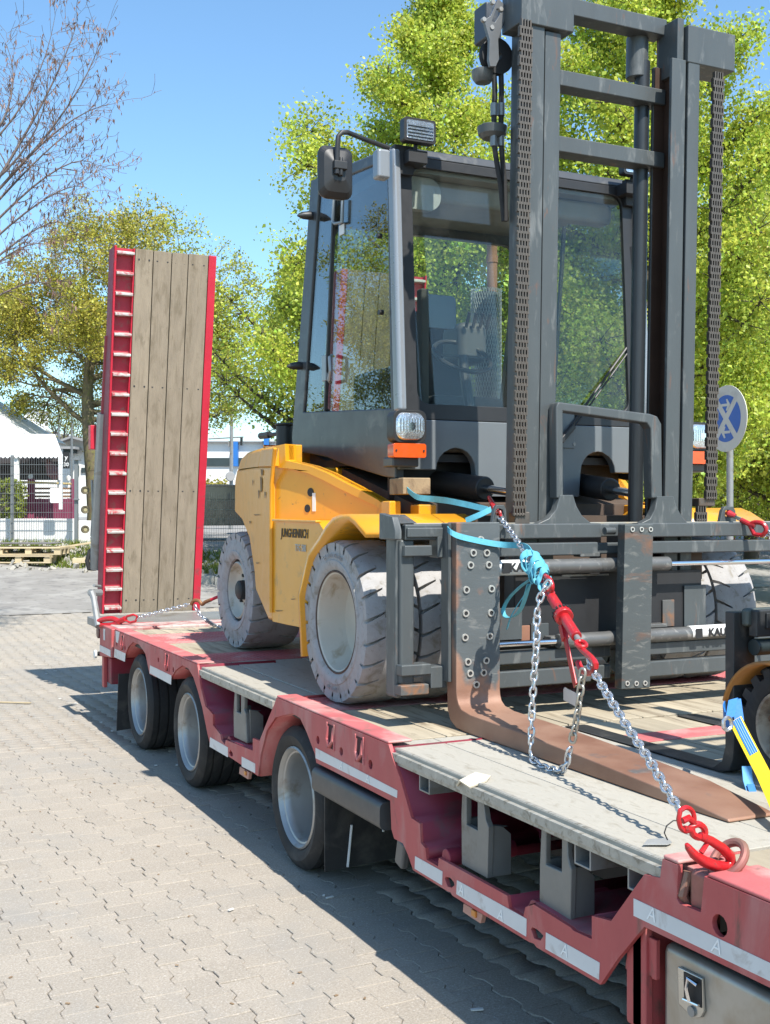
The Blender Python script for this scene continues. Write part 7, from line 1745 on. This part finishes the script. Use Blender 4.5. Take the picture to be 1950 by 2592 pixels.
# its lashing strap
YS = mat('yellow_webbing', (.75, .52, .015), .65, var=.10, scale=60, bump=.35, bscale=220); BS = mat('blue_webbing', (.02, .17, .50), .65, var=.12, scale=50, bump=.35, bscale=200); BSL = mat('light_blue_webbing', (.10, .33, .62), .65, var=.1, scale=50, bump=.3, bscale=200)
ys = thing('lashing_strap', onY(1865, 1829, 3.0), 'yellow lashing strap with blue sewn loop tied to the small forklift', 'strap')
s_pts = [onY(1862, 1822, 3.02), onY(1880, 1858, 2.96), onY(1906, 1908, 2.88), onY(1932, 1958, 2.79), onY(1955, 2010, 2.70), onY(2040, 2210, 2.35)]
s_side = Vector((.86, -.1, .38))
b = B(); b.ribbon(s_pts, .050, s_side, .004); part('webbing', b, YS, ys)
b = B(); b.ribbon([p + Vector((0, -.005, .002)) for p in s_pts[:3]], .032, s_side, .003); o = part('sewn_patch', b, BS, ys)
b = B()
for k in range(4):
    off = s_side.normalized() * (-.012 + .008 * k); b.ribbon([p + Vector((0, -.008, .004)) + off for p in s_pts[:3]], .0012, s_side, .001)
part('stitching', b, mat('pale_thread', (.45, .6, .75), .8), o)
b = B(); b.ribbon([onY(1848, 1818, 3.02), onY(1856, 1770, 3.06), onY(1864, 1772, 3.06), onY(1872, 1828, 3.02)], .035, Vector((.9, -.2, .2)), .004); part('loop', b, BS, ys)
b = B(); b.ribbon([onY(1836, 1790, 3.19), onY(1832, 1800, 3.16), onY(1838, 1822, 3.08), onY(1850, 1836, 3.03)], .045, Vector((.2, .3, 1)), .004); part('loop', b, BS, ys)
b = B(); b.tube(smooth([onY(u, v, 3.0) for u, v in ((1832, 1824), (1840, 1816), (1850, 1822), (1852, 1838), (1842, 1848), (1832, 1842))], 3), .007, 8, closed=True); part('shackle', b, CHAINM, ys)
bs_ = thing('hanging_strap', onY(1900, 1990, 3.05), 'light blue strap end hanging down behind the yellow strap', 'strap')
b = B(); b.ribbon([onY(1890, 1940, 3.08), onY(1893, 1975, 3.05), onY(1902, 2005, 3.02), onY(1908, 2030, 2.99)], .034, Vector((.9, -.3, 0)), .004); part('webbing', b, BSL, bs_)
b = B(); b.ribbon([onY(1900, 1985, 3.03), onY(1908, 2012, 3.0)], .026, Vector((.9, -.3, 0)), .003); part('stitched_fold', b, BS, bs_)

# ---- litter
b = B()
for u, v in ((258, 1828), (284, 1850), (395, 1937), (448, 1936), (402, 1808), (152, 1768), (193, 1780), (820, 2266), (835, 2271), (118, 1705), (140, 1698), (20, 1660), (585, 2302), (1208, 2555), (300, 1800)):
    p = onZ(u, v, .006); a = rnd.uniform(0, 3); b.obox(p, (math.cos(a), math.sin(a), 0), (-math.sin(a), math.cos(a), 0), (0, 0, 1), rnd.uniform(.008, .022), rnd.uniform(.004, .009), .0025)
o = part('litter', b, mat('pale_litter', (.62, .60, .56), .8), smooth=False); place(o, 'small pale scraps scattered on the block paving', 'litter', kind='stuff')
b = B(); b.bar(onZ(-40, 1776, .01), onZ(78, 1779, .01), .03, .008); o = part('lath', b, PALW, off=onZ(20, 1778, 0)); place(o, 'thin pale wooden lath lying on the paving at the left edge', 'lath')
b = B()
rl = random.Random(3)
for i in range(120):
    x, y = rl.uniform(-.5, 1.9), rl.uniform(2.6, 11); a = rl.uniform(0, 3); s_ = rl.uniform(.003, .009); b.obox((x, y, .004), (math.cos(a), math.sin(a), 0), (-math.sin(a), math.cos(a), 0), (0, 0, 1), s_, s_ * .5, .0015)
o = part('leaf_litter', b, mat('brown_bits', (.25, .17, .10), .9, var=.3), smooth=False); place(o, 'tiny dry leaf bits and grit on the block paving', 'litter', kind='stuff')
